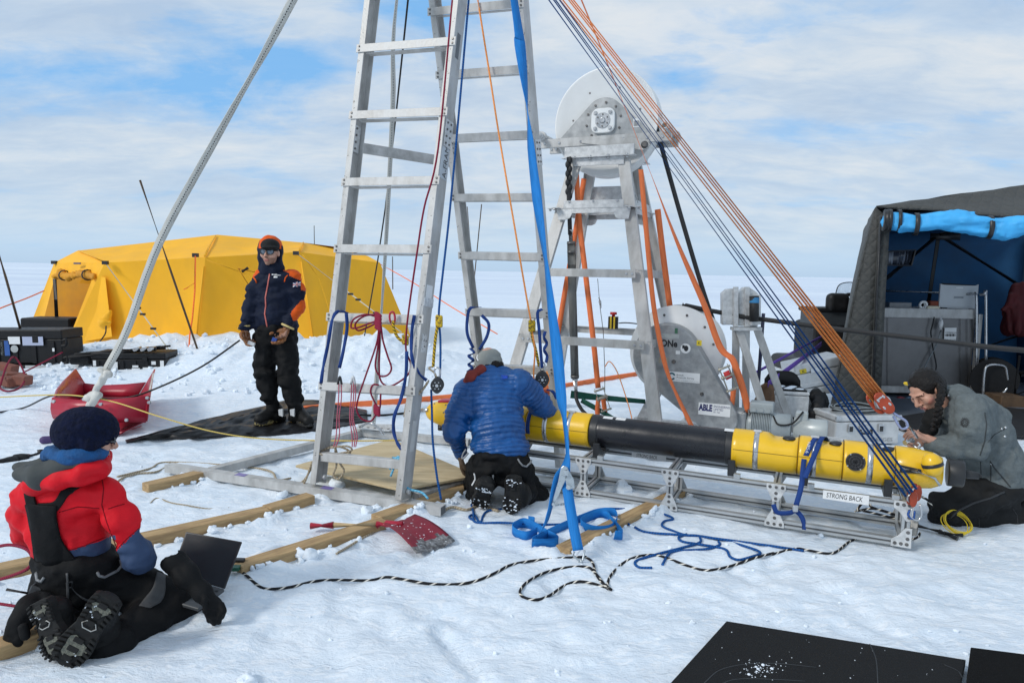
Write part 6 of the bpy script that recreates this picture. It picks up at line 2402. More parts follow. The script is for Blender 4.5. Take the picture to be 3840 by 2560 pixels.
 s.patch(b, [m(369, 985), m(372, 1080), m(372, 1150), m(378, 1190)], [m(381, 985), m(384, 1080), m(384, 1150), m(396, 1190)], 0.004, 3, 0.003)
 s.patch(b, [m(395, 1062), m(430, 1100), m(480, 1130), m(520, 1137)], [m(400, 1075), m(432, 1112), m(480, 1142), m(520, 1150)], 0.004, 3, 0.003)
 b.build('back_strap', mat('grey_strap', (0.07, 0.072, 0.075), 0.6), tr)
 b = MB()
 s.line(b, [m(372, 1040), m(400, 1036), m(402, 1065), m(374, 1070), m(372, 1040)], 0.005)
 b.build('strap_buckle', M_BLACKP, tr)
 b = MB()
 s.patch(b, [m(868, 985), m(850, 1060), m(810, 1120), m(770, 1172)], [m(915, 1000), m(915, 1090), m(890, 1150), m(830, 1185)], 0.004, 6, 0.003)
 b.build('knee_panel', mat('grey_knee_panel', (0.055, 0.057, 0.06), 0.75, var=0.2, scale=40), tr)
 b = MB()
 s.line(b, [m(912, 1010), m(914, 1050), m(905, 1085)], 0.003)
 b.build('printed_mark', M_PAPER, tr)
 # boots
 for h_, t_, an, nr in ((K(600, 1130, 2.56), K(340, 1500, 2.53), K(560, 1330, 2.70), (0.35, -1, 0.25)), (K(205, 1145, 2.60), K(330, 1470, 2.55), K(330, 1270, 2.76), (-0.35, -1, 0.25))):
  t_.z = max(t_.z, 0.008)
  d = SDF(0.008, 0.04)
  n = V(nr).normalized()
  D = (t_ - h_).normalized()
  d.cap(h_ + D * 0.06 - n * 0.055, t_ - D * 0.06 - n * 0.055, 0.05, 0.048)
  d.cap(h_ + D * 0.05 - n * 0.06, an, 0.052, 0.07).cap(an, an + (an - h_) * 0.2, 0.075)
  bo = d.build('boot', M_BOOT, body, folds=((0.004, (16, 16, 16), 3),))
  b = MB()
  sole(b, h_, t_, nr, 0.138)
  so = b.build('sole', M_SOLE, bo, bevel=0.002)
  S = D.cross(n).normalized()
  L = (t_ - h_).length
  for u, ww, ll in ((0.17, 0.062, 0.17), (0.72, 0.072, 0.27)):
   b, pts = MB(), []
   for i in range(16):
    a = 2 * math.pi * i / 16
    rr = 1 + 0.22 * math.sin(3 * a + u * 9)
    pts.append(h_ + D * L * (u + ll / 2 * rr * math.cos(a)) + S * ww * 0.6 * rr * math.sin(a) + n * 0.0005)
   b.prism(pts, n * 0.004)
   b.build('grip_insert', mat('gritty_insert', (0.10, 0.105, 0.085), 0.8, 0, c2=(0.20, 0.20, 0.16), scale=90, bump=0.6, bscale=150), so)
  b = MB()
  pts = [h_ + D * L * (0.40 + 0.05 * a) + S * 0.03 * c_ + n * 0.006 for a, c_ in ((-1, 0.6), (0, 1), (1, 0.6), (1, -0.6), (0, -1), (-1, -0.6))]
  b.tube(pts, 0.0022, 5, closed=True)
  b.build('sole_emblem', mat('emblem_grey', (0.42, 0.42, 0.40), 0.6), so)
  b = MB()
  grit(b, h_, t_, nr, 0.12, 5, 10, 0.006)
  b.build('packed_snow', M_CLOD, so)
 # radio with its aerial clipped at the hip
 rb = MB().box(K(198, 1105, 2.80), 0.05, 0.04, 0.09, (V((0.9, 0, -0.4)).normalized(), Y3, V((0.4, 0, 0.9)).normalized()))
 rd = thing('radio', 'black handheld radio with stub aerial clipped at the kneeling red-jacketed hip', 'radio', K(198, 1105, 2.80))
 rb.build('radio_body', M_BLACKP, rd, bevel=0.006)
 MB().tube([K(190, 1105, 2.80), K(36, 1078, 2.78)], 0.006, 8).build('aerial', M_BLACKP, rd)
 return body
red_jacket_person()
def blue_jacket_person():
 K = lambda x, y, Y: at(1640 + 0.4464 * x, 1280 + 0.4464 * y, Y)
 m = lambda x, y: (1640 + 0.4464 * x, 1280 + 0.4464 * y)
 base = g(1850, 1890)
 c = K(425, 190, 4.98)
 F, U = (-0.15, 0.75, -0.62), (-0.05, 0.55, 0.8)
 d = SDF(0.0075, 0.03)
 head(d, c, F, U)
 d.cap(K(440, 250, 4.93), K(450, 330, 4.85), 0.055, 0.06)
 d.chain([K(450, 400, 4.82), K(500, 650, 4.70), K(520, 960, 4.60)], [0.085, 0.08, 0.085])
 d.chain([K(240, 430, 4.82), K(135, 740, 4.68), K(190, 930, 4.80)], [0.04, 0.033, 0.027])
 d.chain([K(680, 360, 4.82), K(860, 530, 4.92), K(975, 620, 5.05)], [0.04, 0.033, 0.027])
 hand(d, K(985, 632, 5.06), (0.9, 0.3, -0.4), (0, 0, -1), (0, 1, 0), (30, 35, 25))
 hand(d, K(192, 935, 4.80), (0.1, 0.2, -1), (1, 0.1, 0), (0, -1, 0), (20, 25, 20))
 d.chain([K(630, 1040, 4.62), K(800, 1330, 4.78), K(690, 1320, 4.42)], [0.06, 0.045, 0.04])
 d.chain([K(410, 1040, 4.62), K(290, 1330, 4.84), K(370, 1300, 4.48)], [0.06, 0.045, 0.04])
 body = d.build('person', [M_SKIN, M_LIP, mat('brow', (0.06, 0.032, 0.022), 0.7, spec=0.1)], origin=base, pick=lambda P, n: face_pick(c, F, U)(P))
 tag(body, 'person seen from behind kneeling in blue down jacket and pale beanie over the yellow vehicle', 'person')
 d = SDF(0.007, 0.03)
 d.ell(K(435, 150, 4.97), (0.098, 0.12, 0.082)).ell(K(375, 180, 4.95), (0.055, 0.08, 0.055)).ell(K(430, 195, 4.93), (0.085, 0.085, 0.045))
 bn = d.build('beanie', mat('pale_grey_beanie', (0.26, 0.275, 0.26), 0.85, 0, var=0.12, scale=16, bump=0.4, bscale=50), body, folds=((0.008, (8, 8, 22), 3),))
 s = Skin(bn)
 b = MB()
 s.line(b, [m(352, 85), m(338, 110), m(332, 140), m(345, 165)], 0.006)
 b.build('beanie_stripe', M_PAPER, bn)
 b = MB()
 s.line(b, [m(344, 90), m(332, 112), m(326, 140), m(338, 168)], 0.006)
 b.build('beanie_stripe', M_INK, bn)
 d = SDF(0.007, 0.02)
 d.chain([K(410, 212, 4.86), K(490, 200, 4.86), K(540, 205, 4.9)], [0.022, 0.03, 0.022])
 d.build('hair', M_HAIR, body, folds=((0.012, (30, 30, 12), 5),))
 d = SDF(0.008, 0.03)
 d.chain([K(225, 350, 4.80), K(290, 290, 4.78), K(360, 240, 4.80), K(420, 225, 4.88)], [0.024, 0.034, 0.034, 0.02])
 d.build('fleece_hood', mat('rust_fleece', (0.21, 0.030, 0.022), 0.9, 0, var=0.2, scale=20, bump=0.4, bscale=50), body, folds=((0.006, (10, 10, 10), 5),))
 # down jacket with sewn-through baffles
 A0, A1 = np.array(K(455, 300, 4.84)), np.array(K(525, 930, 4.60))
 arms = [[K(690, 345, 4.82), K(780, 430, 4.87), K(868, 535, 4.93), K(975, 628, 5.05)], [K(240, 430, 4.82), K(175, 590, 4.74), K(140, 740, 4.68), K(195, 935, 4.80)]]
 d = SDF(0.0075, 0.05)
 d.ell(K(455, 400, 4.83), (0.205, 0.135, 0.15)).ell(K(490, 560, 4.76), (0.20, 0.14, 0.17)).ell(K(512, 740, 4.69), (0.195, 0.15, 0.16))
 d.ell(K(525, 880, 4.63), (0.215, 0.165, 0.085))
 d.cap(K(430, 265, 4.86), K(560, 250, 4.87), 0.055, 0.05)
 d.chain(arms[0], [0.098, 0.088, 0.078, 0.056])
 d.chain(arms[1], [0.095, 0.082, 0.076, 0.052])
 def seg(P, pts):
  best, cc, L = np.full(len(P), 9.0), np.zeros(len(P)), 0.0
  for i in range(len(pts) - 1):
   a, b_ = np.array(pts[i]), np.array(pts[i + 1])
   l = np.linalg.norm(b_ - a)
   t = np.clip((P - a) @ (b_ - a) / l ** 2, 0, 1)
   dd = np.linalg.norm(P - a - t[:, None] * (b_ - a), axis=1)
   u = dd < best
   best[u], cc[u] = dd[u], L + t[u] * l
   L += l
  return best, cc
 def baffles(P, n):
  td, tc = seg(P, [V(A0), V(A1)])
  ax_ = np.array((A1 - A0) / np.linalg.norm(A1 - A0))
  tc = (P - A0) @ ax_ + 0.10 * (P[:, 0] - 0.0) * np.clip(1 - ((P - A0) @ ax_) / 0.35, -0.2, 1) * -1.6
  co = tc.copy()
  for pts in arms:
   dd, cc = seg(P, pts)
   u = dd < 0.115
   u &= (np.abs(P[:, 0] - (A0[0] + (A1[0] - A0[0]) * np.clip(-(P[:, 2] - A0[2]) / 0.5, 0, 1))) > 0.165)
   co[u] = cc[u] + 0.013
  co = co + 0.006 * vnoise(P[:, 0] * 14, P[:, 1] * 14, P[:, 2] * 14, 5)
  g_ = np.abs(np.sin(np.pi * co / 0.034))
  return 0.013 * (g_ ** 0.55) - 0.010 + 0.004 * vnoise(P[:, 0] * 40, P[:, 1] * 40, P[:, 2] * 25, 9)
 ja = d.build('down_jacket', M_DOWN, body, folds=((0.008, (7, 7, 12), 3),), disp=baffles)
 s = Skin(ja)
 b = MB()
 s.patch(b, [m(531, 285), m(533, 315)], [m(592, 285), m(592, 312)], 0.002, 4, 0.004)
 b.build('back_logo', mat('bright_blue_print', (0.006, 0.07, 0.50), 0.5), ja)
 # gloves
 d = SDF(0.006, 0.01)
 hand(d, K(985, 632, 5.06), (0.9, 0.3, -0.4), (0, 0, -1), (0, 1, 0), (30, 35, 25), 0.0105, 1.1)
 d.build('glove', M_BLKT, body)
 d = SDF(0.006, 0.01)
 hand(d, K(192, 935, 4.80), (0.1, 0.2, -1), (1, 0.1, 0), (0, -1, 0), (20, 25, 20), 0.012, 1.15)
 d.build('glove', mat('brown_glove', (0.10, 0.062, 0.035), 0.7, var=0.3), body)
 # trousers
 d = SDF(0.008, 0.05)
 d.ell(K(520, 1000, 4.60), (0.21, 0.16, 0.11)).ell(K(425, 1090, 4.60), (0.13, 0.14, 0.13)).ell(K(640, 1090, 4.60), (0.135, 0.14, 0.13))
 d.chain([K(630, 1060, 4.62), K(790, 1290, 4.76)], [0.13, 0.105])
 d.chain([K(800, 1310, 4.76), K(700, 1290, 4.46)], [0.10, 0.085])
 d.ell(K(860, 1310, 4.70), (0.06, 0.08, 0.075))
 d.chain([K(410, 1060, 4.62), K(310, 1300, 4.80)], [0.125, 0.105])
 d.chain([K(305, 1310, 4.80), K(365, 1230, 4.52)], [0.09, 0.085])
 tr = d.build('trousers', M_BLKT, body, folds=((0.016, (6, 6, 8), 33), (0.008, (14, 14, 17), 34)))
 s = Skin(tr, ja)
 b = MB()
 b.tube(spline([K(262, 935, 4.46), K(225, 975, 4.44), K(208, 980, 4.46), K(215, 945, 4.5), K(240, 905, 4.52)]), 0.006, 6)
 b.build('brace_loop', mat('grey_piping', ()), tr)
 b = MB()
 s.line(b, [m(672, 985), m(688, 1015), m(710, 1043), m(742, 1053), m(772, 1030), m(784, 985), m(783, 960)], 0.006, lift=0.01)
 b.build('brace_loop', mat('grey_piping', ()), tr)
 b = MB()
 s.line(b, [m(308, 1105), m(316, 1130), m(318, 1160), m(290, 1210)], 0.006)
 b.build('snow_trim', M_PAPER, tr)
 b = MB()
 s.line(b, [m(466, 1120), m(468, 1165)], 0.006)
 b.build('snow_trim', M_PAPER, tr)
 # boots
 for h_, t_, an, nr, gn in ((K(645, 1125, 4.33), K(622, 1500, 4.28), K(690, 1290, 4.45), (0.03, -1, 0.10), 34), (K(390, 1225, 4.45), K(345, 1400, 4.40), K(360, 1240, 4.60), (-0.1, -0.75, 0.7), 33)):
  t_.z = max(t_.z, 0.02)
  n = V(nr).normalized()
  if gn == 33:
   h_ = t_ + V((0.05, 0.05, 0.20)).normalized() * 0.26
   n = V((0.05, -0.9, 0.1)).normalized()
   h_ = t_ + V((0.06, -0.12, 0.20)).normalized() * 0.22
  D = (t_ - h_).normalized()
  n = (n - D * n.dot(D)).normalized()
  d = SDF(0.008, 0.04)
  d.cap(h_ + D * 0.06 - n * 0.055, t_ - D * 0.06 - n * 0.055, 0.052, 0.05)
  d.cap(h_ + D * 0.05 - n * 0.06, an, 0.055, 0.075).cap(an, an + Y3 * 0.05, 0.078)
  bo = d.build('boot', M_BOOT, body, folds=((0.004, (16, 16, 16), 3),))
  b = MB()
  sole(b, h_, t_, n, 0.125)
  so = b.build('sole', M_SOLE, bo, bevel=0.002)
  b = MB()
  grit(b, h_, t_, n, 0.125, gn, gn, 0.011)
  b.build('packed_snow', M_CLOD, so)
 return body
blue_jacket_person()
def grey_coat_person():
 K = lambda x, y, Y: at(3300 + 0.4463 * x, 1350 + 0.4463 * y, Y)
 m = lambda x, y: (3300 + 0.4463 * x, 1350 + 0.4463 * y)
 Yc, Yn, Yf = 4.50, 4.34, 4.68
 base = V((3.0, 4.5, 0))
 c = K(390, 250, Yc)
 F, U = (-0.74, -0.26, -0.62), (-0.60, 0.0, 0.80)
 d = SDF(0.006, 0.03)
 p = head(d, c, F, U, 1.1)
 d.cap(K(455, 320, Yc), K(580, 400, Yc), 0.055, 0.062)
 d.chain([K(680, 480, Yc), K(830, 700, Yc), K(980, 970, Yc)], [0.10, 0.10, 0.10])
 d.chain([K(720, 430, Yn), K(770, 735, Yn - 0.03), K(430, 690, Yn)], [0.05, 0.04, 0.032])
 d.chain([K(680, 470, Yf), K(640, 740, Yf), K(380, 680, Yf - 0.06)], [0.05, 0.04, 0.032])
 hand(d, K(418, 672, Yn), (-1, 0.05, 0.42), (-0.35, 0.25, -0.9), (-0.3, 0.35, 0.6), (38, 48, 30), 0.009, 1.06, thumb=0.2)
 hand(d, K(350, 690, Yf - 0.08), (-1, -0.25, 0.05), (0, -1, -0.1), (0, -0.2, 1), (30, 40, 30), 0.009, 1.06)
 d.chain([K(990, 1060, Yn + 0.05), K(560, 1260, Yn + 0.02), K(1130, 1370, Yn + 0.08), K(1240, 1330, Yn + 0.1)], [0.07, 0.055, 0.045, 0.035])
 d.chain([K(990, 1060, Yf), K(600, 1240, Yf + 0.02), K(1130, 1350, Yf), K(1240, 1310, Yf)], [0.07, 0.055, 0.045, 0.035])
 fp = face_pick(c, F, U, 1.1)
 cheek = [np.array(p(0.06, s, -0.028)) for s in (-0.05, 0.05)]
 def pk(P, n):
  r = fp(P)
  for q in cheek:
   r[(r == 0) & (np.linalg.norm(P - q, axis=1) < 0.028)] = 3
  return r
 body = d.build('person', [M_SKIN, M_LIP, mat('brow', (0.06, 0.032, 0.022), 0.7, spec=0.1), mat('flushed_skin', (0.56, 0.22, 0.17), 0.5, 0, c2=(0.62, 0.30, 0.23), scale=30)], origin=base, pick=pk)
 tag(body, 'person kneeling in grey canvas coat with a dark plait, working at the vehicle tail', 'person')
 # hair: cap of hair, then the plait
 q = lambda f, s, u: V(c) + (V(F).normalized() * f + V(U).normalized().cross(V(F).normalized()) * s + (V(U) - V(F).normalized() * V(U).dot(V(F).normalized())).normalized() * u) * 1.1
 Fn = V(F).normalized()
 Un = (V(U) - Fn * V(U).dot(Fn)).normalized()
 Sn = Un.cross(Fn)
 d = SDF(0.006, 0.02)
 d.ell(q(-0.018, 0, 0.036), (0.094, 0.114, 0.103), (Sn, Fn, Un))
 d.ell(q(-0.055, 0, 0.0), (0.090, 0.070, 0.095), (Sn, Fn, Un))
 d.ell(q(0.090, 0, -0.022), (0.090, 0.058, 0.116), (Sn, Fn, Un), k=0.012, cut=True)
 for sg in (-1, 1):
  d.ell(q(-0.006, 0.085 * sg, -0.012), (0.022, 0.026, 0.036), (Sn, Fn, Un), k=0.008, cut=True)
 path = spline([K(505, 205, Yn + 0.06), K(515, 270, Yn + 0.03), K(500, 340, Yn), K(490, 420, Yn - 0.02), K(475, 500, Yn - 0.01), K(462, 575, Yn + 0.02)], 4)
 for i, a in enumerate(path):
  t_ = (path[min(i + 1, len(path) - 1)] - path[max(i - 1, 0)]).normalized()
  sd = t_.cross(Y3).normalized() * (0.011 if i % 2 else -0.011)
  d.ell(a + sd, (0.021, 0.019, 0.017), k=0.006)
 d.build('hair', M_HAIR, body, folds=((0.004, (45, 70, 12), 3),))
 b = MB()
 arc = [q(0.055, -0.060, 0.085), q(0.03, -0.085, 0.066), q(0.0, -0.094, 0.045), q(-0.03, -0.096, 0.02)]
 b.ribbon(spline([q(0.068, 0.0, 0.104)] + arc, 4), 0.022, Un, 0.006)
 hb = b.build('headband', M_BLACKP, body)
 MB().ball(q(0.064, -0.030, 0.102), (0.022, 0.009, 0.015), (Sn, Fn, Un)).build('headband_badge', mat('yellow_badge', (0.72, 0.50, 0.02), 0.4), hb)
 # coat
 d = SDF(0.008, 0.05)
 d.ell(K(700, 440, Yc), (0.175, 0.205, 0.165)).ell(K(825, 590, Yc), (0.205, 0.215, 0.205)).ell(K(912, 810, Yc), (0.215, 0.215, 0.19))
 d.ell(K(930, 985, Yc), (0.205, 0.215, 0.085))
 d.chain([K(545, 330, Yc), K(600, 330, Yc + 0.02), K(640, 360, Yc)], [0.075, 0.09, 0.10])
 d.chain([K(735, 420, Yn), K(745, 560, Yn - 0.04), K(765, 715, Yn - 0.05), K(620, 730, Yn - 0.04), K(445, 712, Yn)], [0.115, 0.112, 0.090, 0.075, 0.062])
 d.chain([K(680, 460, Yf), K(640, 720, Yf), K(400, 690, Yf - 0.05)], [0.11, 0.08, 0.055])
 d.cap(K(485, 340, Yc), K(440, 380, Yc), 0.055, 0.05, cut=True, k=0.03)
 ja = d.build('coat', M_CANV, body, folds=((0.015, (6, 6, 6), 43), (0.008, (13, 13, 13), 44)))
 d = SDF(0.007, 0.03)
 d.chain([K(430, 450, Yc - 0.05), K(430, 500, Yc - 0.04), K(410, 580, Yc)], [0.035, 0.05, 0.06])
 d.build('scarf', M_CHAR, body, folds=((0.008, (14, 14, 14), 3),))
 s = Skin(ja)
 b = MB()
 s.line(b, [m(925, 850), m(965, 910), m(1030, 985), m(1095, 1065)], 0.005)
 s.line(b, [m(932, 880), m(930, 990), m(925, 1105)], 0.004)
 s.line(b, [m(845, 850), m(850, 960), m(850, 1080)], 0.003)
 s.line(b, [m(905, 690), m(960, 625), m(1050, 575)], 0.003)
 s.line(b, [m(880, 440), m(895, 540), m(880, 680), m(840, 800)], 0.004)
 s.line(b, [m(580, 250), m(545, 330), m(510, 410), m(480, 480)], 0.005)
 b.build('coat_seam', mat('dark_seam', (0.035, 0.04, 0.042), 0.8), ja)
 b = MB()
 for x, y in ((574, 300), (1052, 566), (1047, 640), (1020, 577)):
  h = s.hit(*m(x, y), 0.0)
  if h:
   b.ball(h, 0.0085, n=8, m=6)
 s.line(b, [m(930, 858), m(933, 880)], 0.004)
 b.build('snap_button', M_STEEL, ja)
 b = MB()
 cx, cy = 713, 525
 for i in range(18):
  a = 2 * math.pi * i / 18
  s.line(b, [m(cx + 30 * math.cos(a), cy + 30 * math.sin(a)), m(cx + 42 * math.cos(a + 0.15), cy + 42 * math.sin(a + 0.15))], 0.0022, 4, sub=2)
 for r in (30, 22, 10):
  s.line(b, [m(cx + r * math.cos(i * math.pi / 8), cy + r * math.sin(i * math.pi / 8)) for i in range(17)], 0.0024, 4, sub=1)
 for i in range(5):
  a = 2 * math.pi * i / 5 + 0.3
  s.line(b, [m(cx + 10 * math.cos(a), cy + 10 * math.sin(a)), m(cx + 22 * math.cos(a), cy + 22 * math.sin(a))], 0.0024, 4, sub=1)
 s.line(b, [m(695, 483), m(700, 495), m(715, 497)], 0.003, 4)
 b.build('sleeve_emblem', M_INK, ja)
 # trousers and boots
 d = SDF(0.008, 0.05)
 d.ell(K(1010, 1040, Yc), (0.19, 0.21, 0.11))
 d.chain([K(1000, 1090, Yn + 0.06), K(780, 1180, Yn + 0.03), K(555, 1230, Yn + 0.02)], [0.135, 0.125, 0.105])
 d.chain([K(560, 1270, Yn + 0.02), K(800, 1350, Yn + 0.04), K(1150, 1365, Yn + 0.08)], [0.098, 0.088, 0.075])
 d.ell(K(900, 1270, Yn + 0.08), (0.28, 0.1, 0.1))
 d.chain([K(1000, 1090, Yf), K(600, 1220, Yf + 0.03)], [0.13, 0.10])
 d.chain([K(600, 1260, Yf + 0.03), K(1150, 1350, Yf)], [0.095, 0.075])
 tr = d.build('trousers', M_CHAR, body, folds=((0.016, (5, 5, 8), 53), (0.008, (12, 12, 14), 54)))
 s = Skin(tr)
 b = MB()
 s.line(b, [m(580, 1330), m(660, 1260), m(780, 1200), m(920, 1160), m(1040, 1105)], 0.008)
 s.line(b, [m(1110, 1240), m(1150, 1300), m(1160, 1390)], 0.003)
 s.line(b, [m(830, 1320), m(832, 1400)], 0.003)
 b.build('trouser_seam', M_BLACKP, tr)
 for YY in (Yn + 0.1, Yf):
  d = SDF(0.008, 0.04)
  a, t_ = K(1215, 1290, YY), K(1290, 1395, YY)
  t_.z = max(t_.z, 0.05)
  d.cap(K(1140, 1345, YY), a, 0.078, 0.07).cap(a, t_, 0.062, 0.05)
  bo = d.build('boot', M_BOOT, body)
  b = MB()
  sole(b, K(1225, 1180, YY), K(1330, 1395, YY), (1, 0, 0.45), 0.115)
  b.build('sole', M_SOLE, bo)
 return body
grey_coat_person()
# ---------------------------------------------------------------- ropes, straps and cables
def rp(pts, lift=0.006):
 """(x, y) lies on the snow there; (x, y, Y) hangs at the distance Y"""
 return [gs(*p, lift) if len(p) == 2 else at(*p) for p in pts]
def rope(name, label, cat, pts, r, m, group=None, sub=8, n=8, parent=None, lift=None):
 P = rp(pts, r * 0.8 if lift is None else lift) if not isinstance(pts[0], V) else pts
 b = MB().tube(spline(P, sub), r, n)
 o = b.build(name, m, parent, origin=None if parent is not None else P[0])
 if label:
  tag(o, label, cat, group)
 return o
def strap(name, label, cat, pts, w, m, side=X3, group=None, sub=6, t=0.003, parent=None, twist=None):
 P = spline(rp(pts) if not isinstance(pts[0], V) else pts, sub)
 if twist:
  side = []
  for i in range(len(P)):
   a = float(np.interp(i / (len(P) - 1), [x[0] for x in twist], [math.radians(x[1]) for x in twist]))
   side.append(X3 * math.cos(a) + Y3 * math.sin(a))
 b = MB().ribbon(P, w, side, t)
 o = b.build(name, m, parent, origin=None if parent is not None else P[0])
 if label:
  tag(o, label, cat, group)
 return o
APEX = (LL.row(-1100) + LR.row(-1100) + RL.row(-1100) + RR.row(-1100)) / 4
BLK = at(1708, -500, 5.05)
# hauling tackles: four parts of line each, from a block slung under the frame's head
for nm, lab, m_, end, offs, blk, cnt in (
  ('blue_hauling_rope', 'navy hauling lines running from the frame head to the cradle end', M_NAVR, at(3418, 1846, 3.82), ((-0.02, -0.055), (0.012, -0.015), (0.022, 0.01), (0.045, 0.05)), (0.0, 0), 4),
  ('orange_hauling_rope', 'orange flecked hauling lines running from the frame head to the red pulley', M_ORR, at(3312, 1512, 4.12), ((-0.055, -0.05), (-0.038, -0.024), (0.008, 0.0), (0.022, 0.022), (0.036, 0.046)), (0.012, 0), 5)):
 t = thing(nm, lab, 'rope', end)
 for a, e in offs:
  p, q = BLK + X3 * (a + blk[0]) + (Z3 * 0.05 if 'orange' in nm else V((0, 0, 0))), end + (X3 * e * 0.75 + Z3 * e * 0.55) * (0.75 if 'blue' in nm else 0.8)
  MB().tube([p, q], 0.0070 if 'blue' in nm else 0.0080, 8).build('line', m_, t)
b = MB().box(BLK + Z3 * 0.06, 0.14, 0.08, 0.2)
hb = thing('head_block', 'grey pulley block slung under the top of the tall ladder frame', 'pulley', BLK)
b.build('block_cheek', M_GALV, hb, bevel=0.02)
MB().tube([BLK + Z3 * 0.12, APEX], 0.012, 6).build('sling', M_ORW, hb)
# white guy straps of the frame
foot = g(285, 1662)
s0 = APEX - X3 * 0.05
tk = at(392, 1398, 5.62)
t = thing('guy_strap', 'broad white webbing guy with stitched line, knotted above the red sledge', 'strap', foot)
d = (s0 - foot)
P = [s0, at(1098, 0, 5.34), at(830, 485, 5.47), at(600, 905, 5.55), at(478, 1232, 5.6), tk]
strap('webbing', None, None, P, 0.062, M_WHW, X3, parent=t, twist=((0, 20), (0.2, 20), (0.31, 84), (0.37, 62), (0.6, 15), (1, 0)), t=0.004)
k = SDF(0.007, 0.015)
k.chain([tk + V((-0.04, 0, 0.025)), tk + V((0.04, -0.025, -0.01)), tk + V((-0.015, -0.03, -0.04))], [0.025, 0.027, 0.024])
k.cap(at(385, 1420, 5.6), at(345, 1490, 5.66), 0.035, 0.038)
k.chain([at(325, 1490, 5.66), at(372, 1480, 5.62), at(345, 1515, 5.6)], [0.032, 0.034, 0.03])
k.cap(at(345, 1500, 5.7), at(300, 1640, 5.85), 0.035, 0.05)
k.build('knot', mat('white_webbing_knot', (0.58, 0.57, 0.53), 0.75, var=0.15, scale=9, bump=0.4, bscale=20), t, folds=((0.014, (14, 14, 6), 3),))
MB().text('5000 LB. CAP.', at(432, 1418, 5.585), at(480, 1262, 5.575) - at(432, 1418, 5.585), at(400, 1405, 5.585) - at(432, 1418, 5.585), 0.02, fit=0.27).build('lettering', M_INK, t)
t = strap('guy_strap', 'narrow white webbing guy falling behind the near ladder to a bracket', 'strap',
   [APEX + V((-0.05, 0.1, 0)), at(1488, 0, 5.9), at(1473, 400, 6.15), at(1448, 895, 6.4), at(1430, 1173, 6.5), at(1413, 1414, 6.58), at(1398, 1600, 6.62)], 0.048, M_WHW, twist=((0, 80), (0.15, 82), (0.3, 40), (0.5, 55), (0.65, 80), (0.8, 40), (1, 20)))
rope('guy_rope', 'thin dark guy rope slanting behind the ladder in front of the yellow tent', 'rope', [APEX + V((-0.1, 0.2, 0)), at(1445, 780, 9.3), at(1367, 1258, 11.2)], 0.010, M_BLK, sub=3)
# the big blue tie-down from the apex to the snow
gp = g(2172, 2092, 0.03)
rt = thing('ratchet_strap', 'bright blue ratchet strap stretched from the frame head to the snow', 'ratchet strap', gp)
P = [APEX + V((0.15, -0.1, 0)), at(1928, 0, 4.72), at(1950, 172, 4.65), at(1976, 402, 4.54), at(1990, 545, 4.47), at(2014, 746, 4.38), at(2046, 972, 4.26), at(2070, 1173, 4.16), at(2089, 1316, 4.1), at(2105, 1489, 4.02), at(2116, 1563, 3.98), at(2128, 1700, 3.92), at(2118, 1770, 3.9)]
strap('webbing', None, None, P, 0.074, M_BLW, parent=rt, sub=6, twist=((0, 10), (1 / 12, 48), (2 / 12, 12), (3 / 12, 84), (4 / 12, 122), (5 / 12, 140), (6 / 12, 102), (7 / 12, 128), (8 / 12, 150), (9 / 12, 138), (10 / 12, 106), (11 / 12, 100), (1, 140)))
strap('webbing', None, None, [at(2122, 1800, 3.86), at(2135, 1880, 3.78), at(2152, 1980, 3.68), at(2168, 2062, 3.6)], 0.058, M_BLW, parent=rt, t=0.006)
zinc = mat('bright_zinc', (0.50, 0.55, 0.58), 0.3, 0.65, var=0.12, scale=20)
b = MB()
Q = lambda x, y, Y=3.84: at(1800 + .542 * x, 1450 + .542 * y, Y)
for YY in (3.82, 3.90):
 b.prism([Q(*p, YY) for p in ((560, 560), (580, 545), (605, 560), (610, 600), (590, 650), (515, 815), (500, 826), (498, 800), (540, 660))], (0, 0.006, 0))
 b.prism([Q(*p, YY) for p in ((590, 570), (612, 575), (650, 640), (655, 700), (625, 712), (600, 690), (590, 640))], (0, 0.006, 0))
b.box(Q(592, 580, 3.86), 0.03, 0.11, 0.03)
b.cyl(Q(612, 695, 3.80), Q(612, 695, 3.93), 0.014)
b.cyl(Q(507, 812, 3.80), Q(507, 812, 3.93), 0.010)
b.prism([Q(*p, 3.93) for p in ((585, 690), (600, 690), (597, 815), (520, 826), (520, 812), (586, 800))], (0, 0.004, 0))
b.build('ratchet_buckle', zinc, rt, bevel=0.002)
b = MB()
Q2 = lambda x, y: Q(x, y, 3.585)
b.tube([Q2(652, 1140), Q2(645, 1165), Q2(685, 1200), Q2(712, 1198), Q2(724, 1130)], 0.006, 8)
b.tube([Q2(690, 1195), Q2(688, 1230), Q2(702, 1232), Q2(700, 1195)], 0.007, 8)
b.build('hook', zinc, rt)
strap('strap_tail', None, None, [Q(575, 580, 3.87), Q(540, 620, 3.86), Q(510, 720, 3.84), Q(480, 860, 3.80), Q(440, 970, 3.76), g(1800 + .542 * 395, 1450 + .542 * 1030, 0.03)], 0.058, M_BLW, X3, parent=rt, twist=((0, 20), (0.5, 60), (1, 75)))
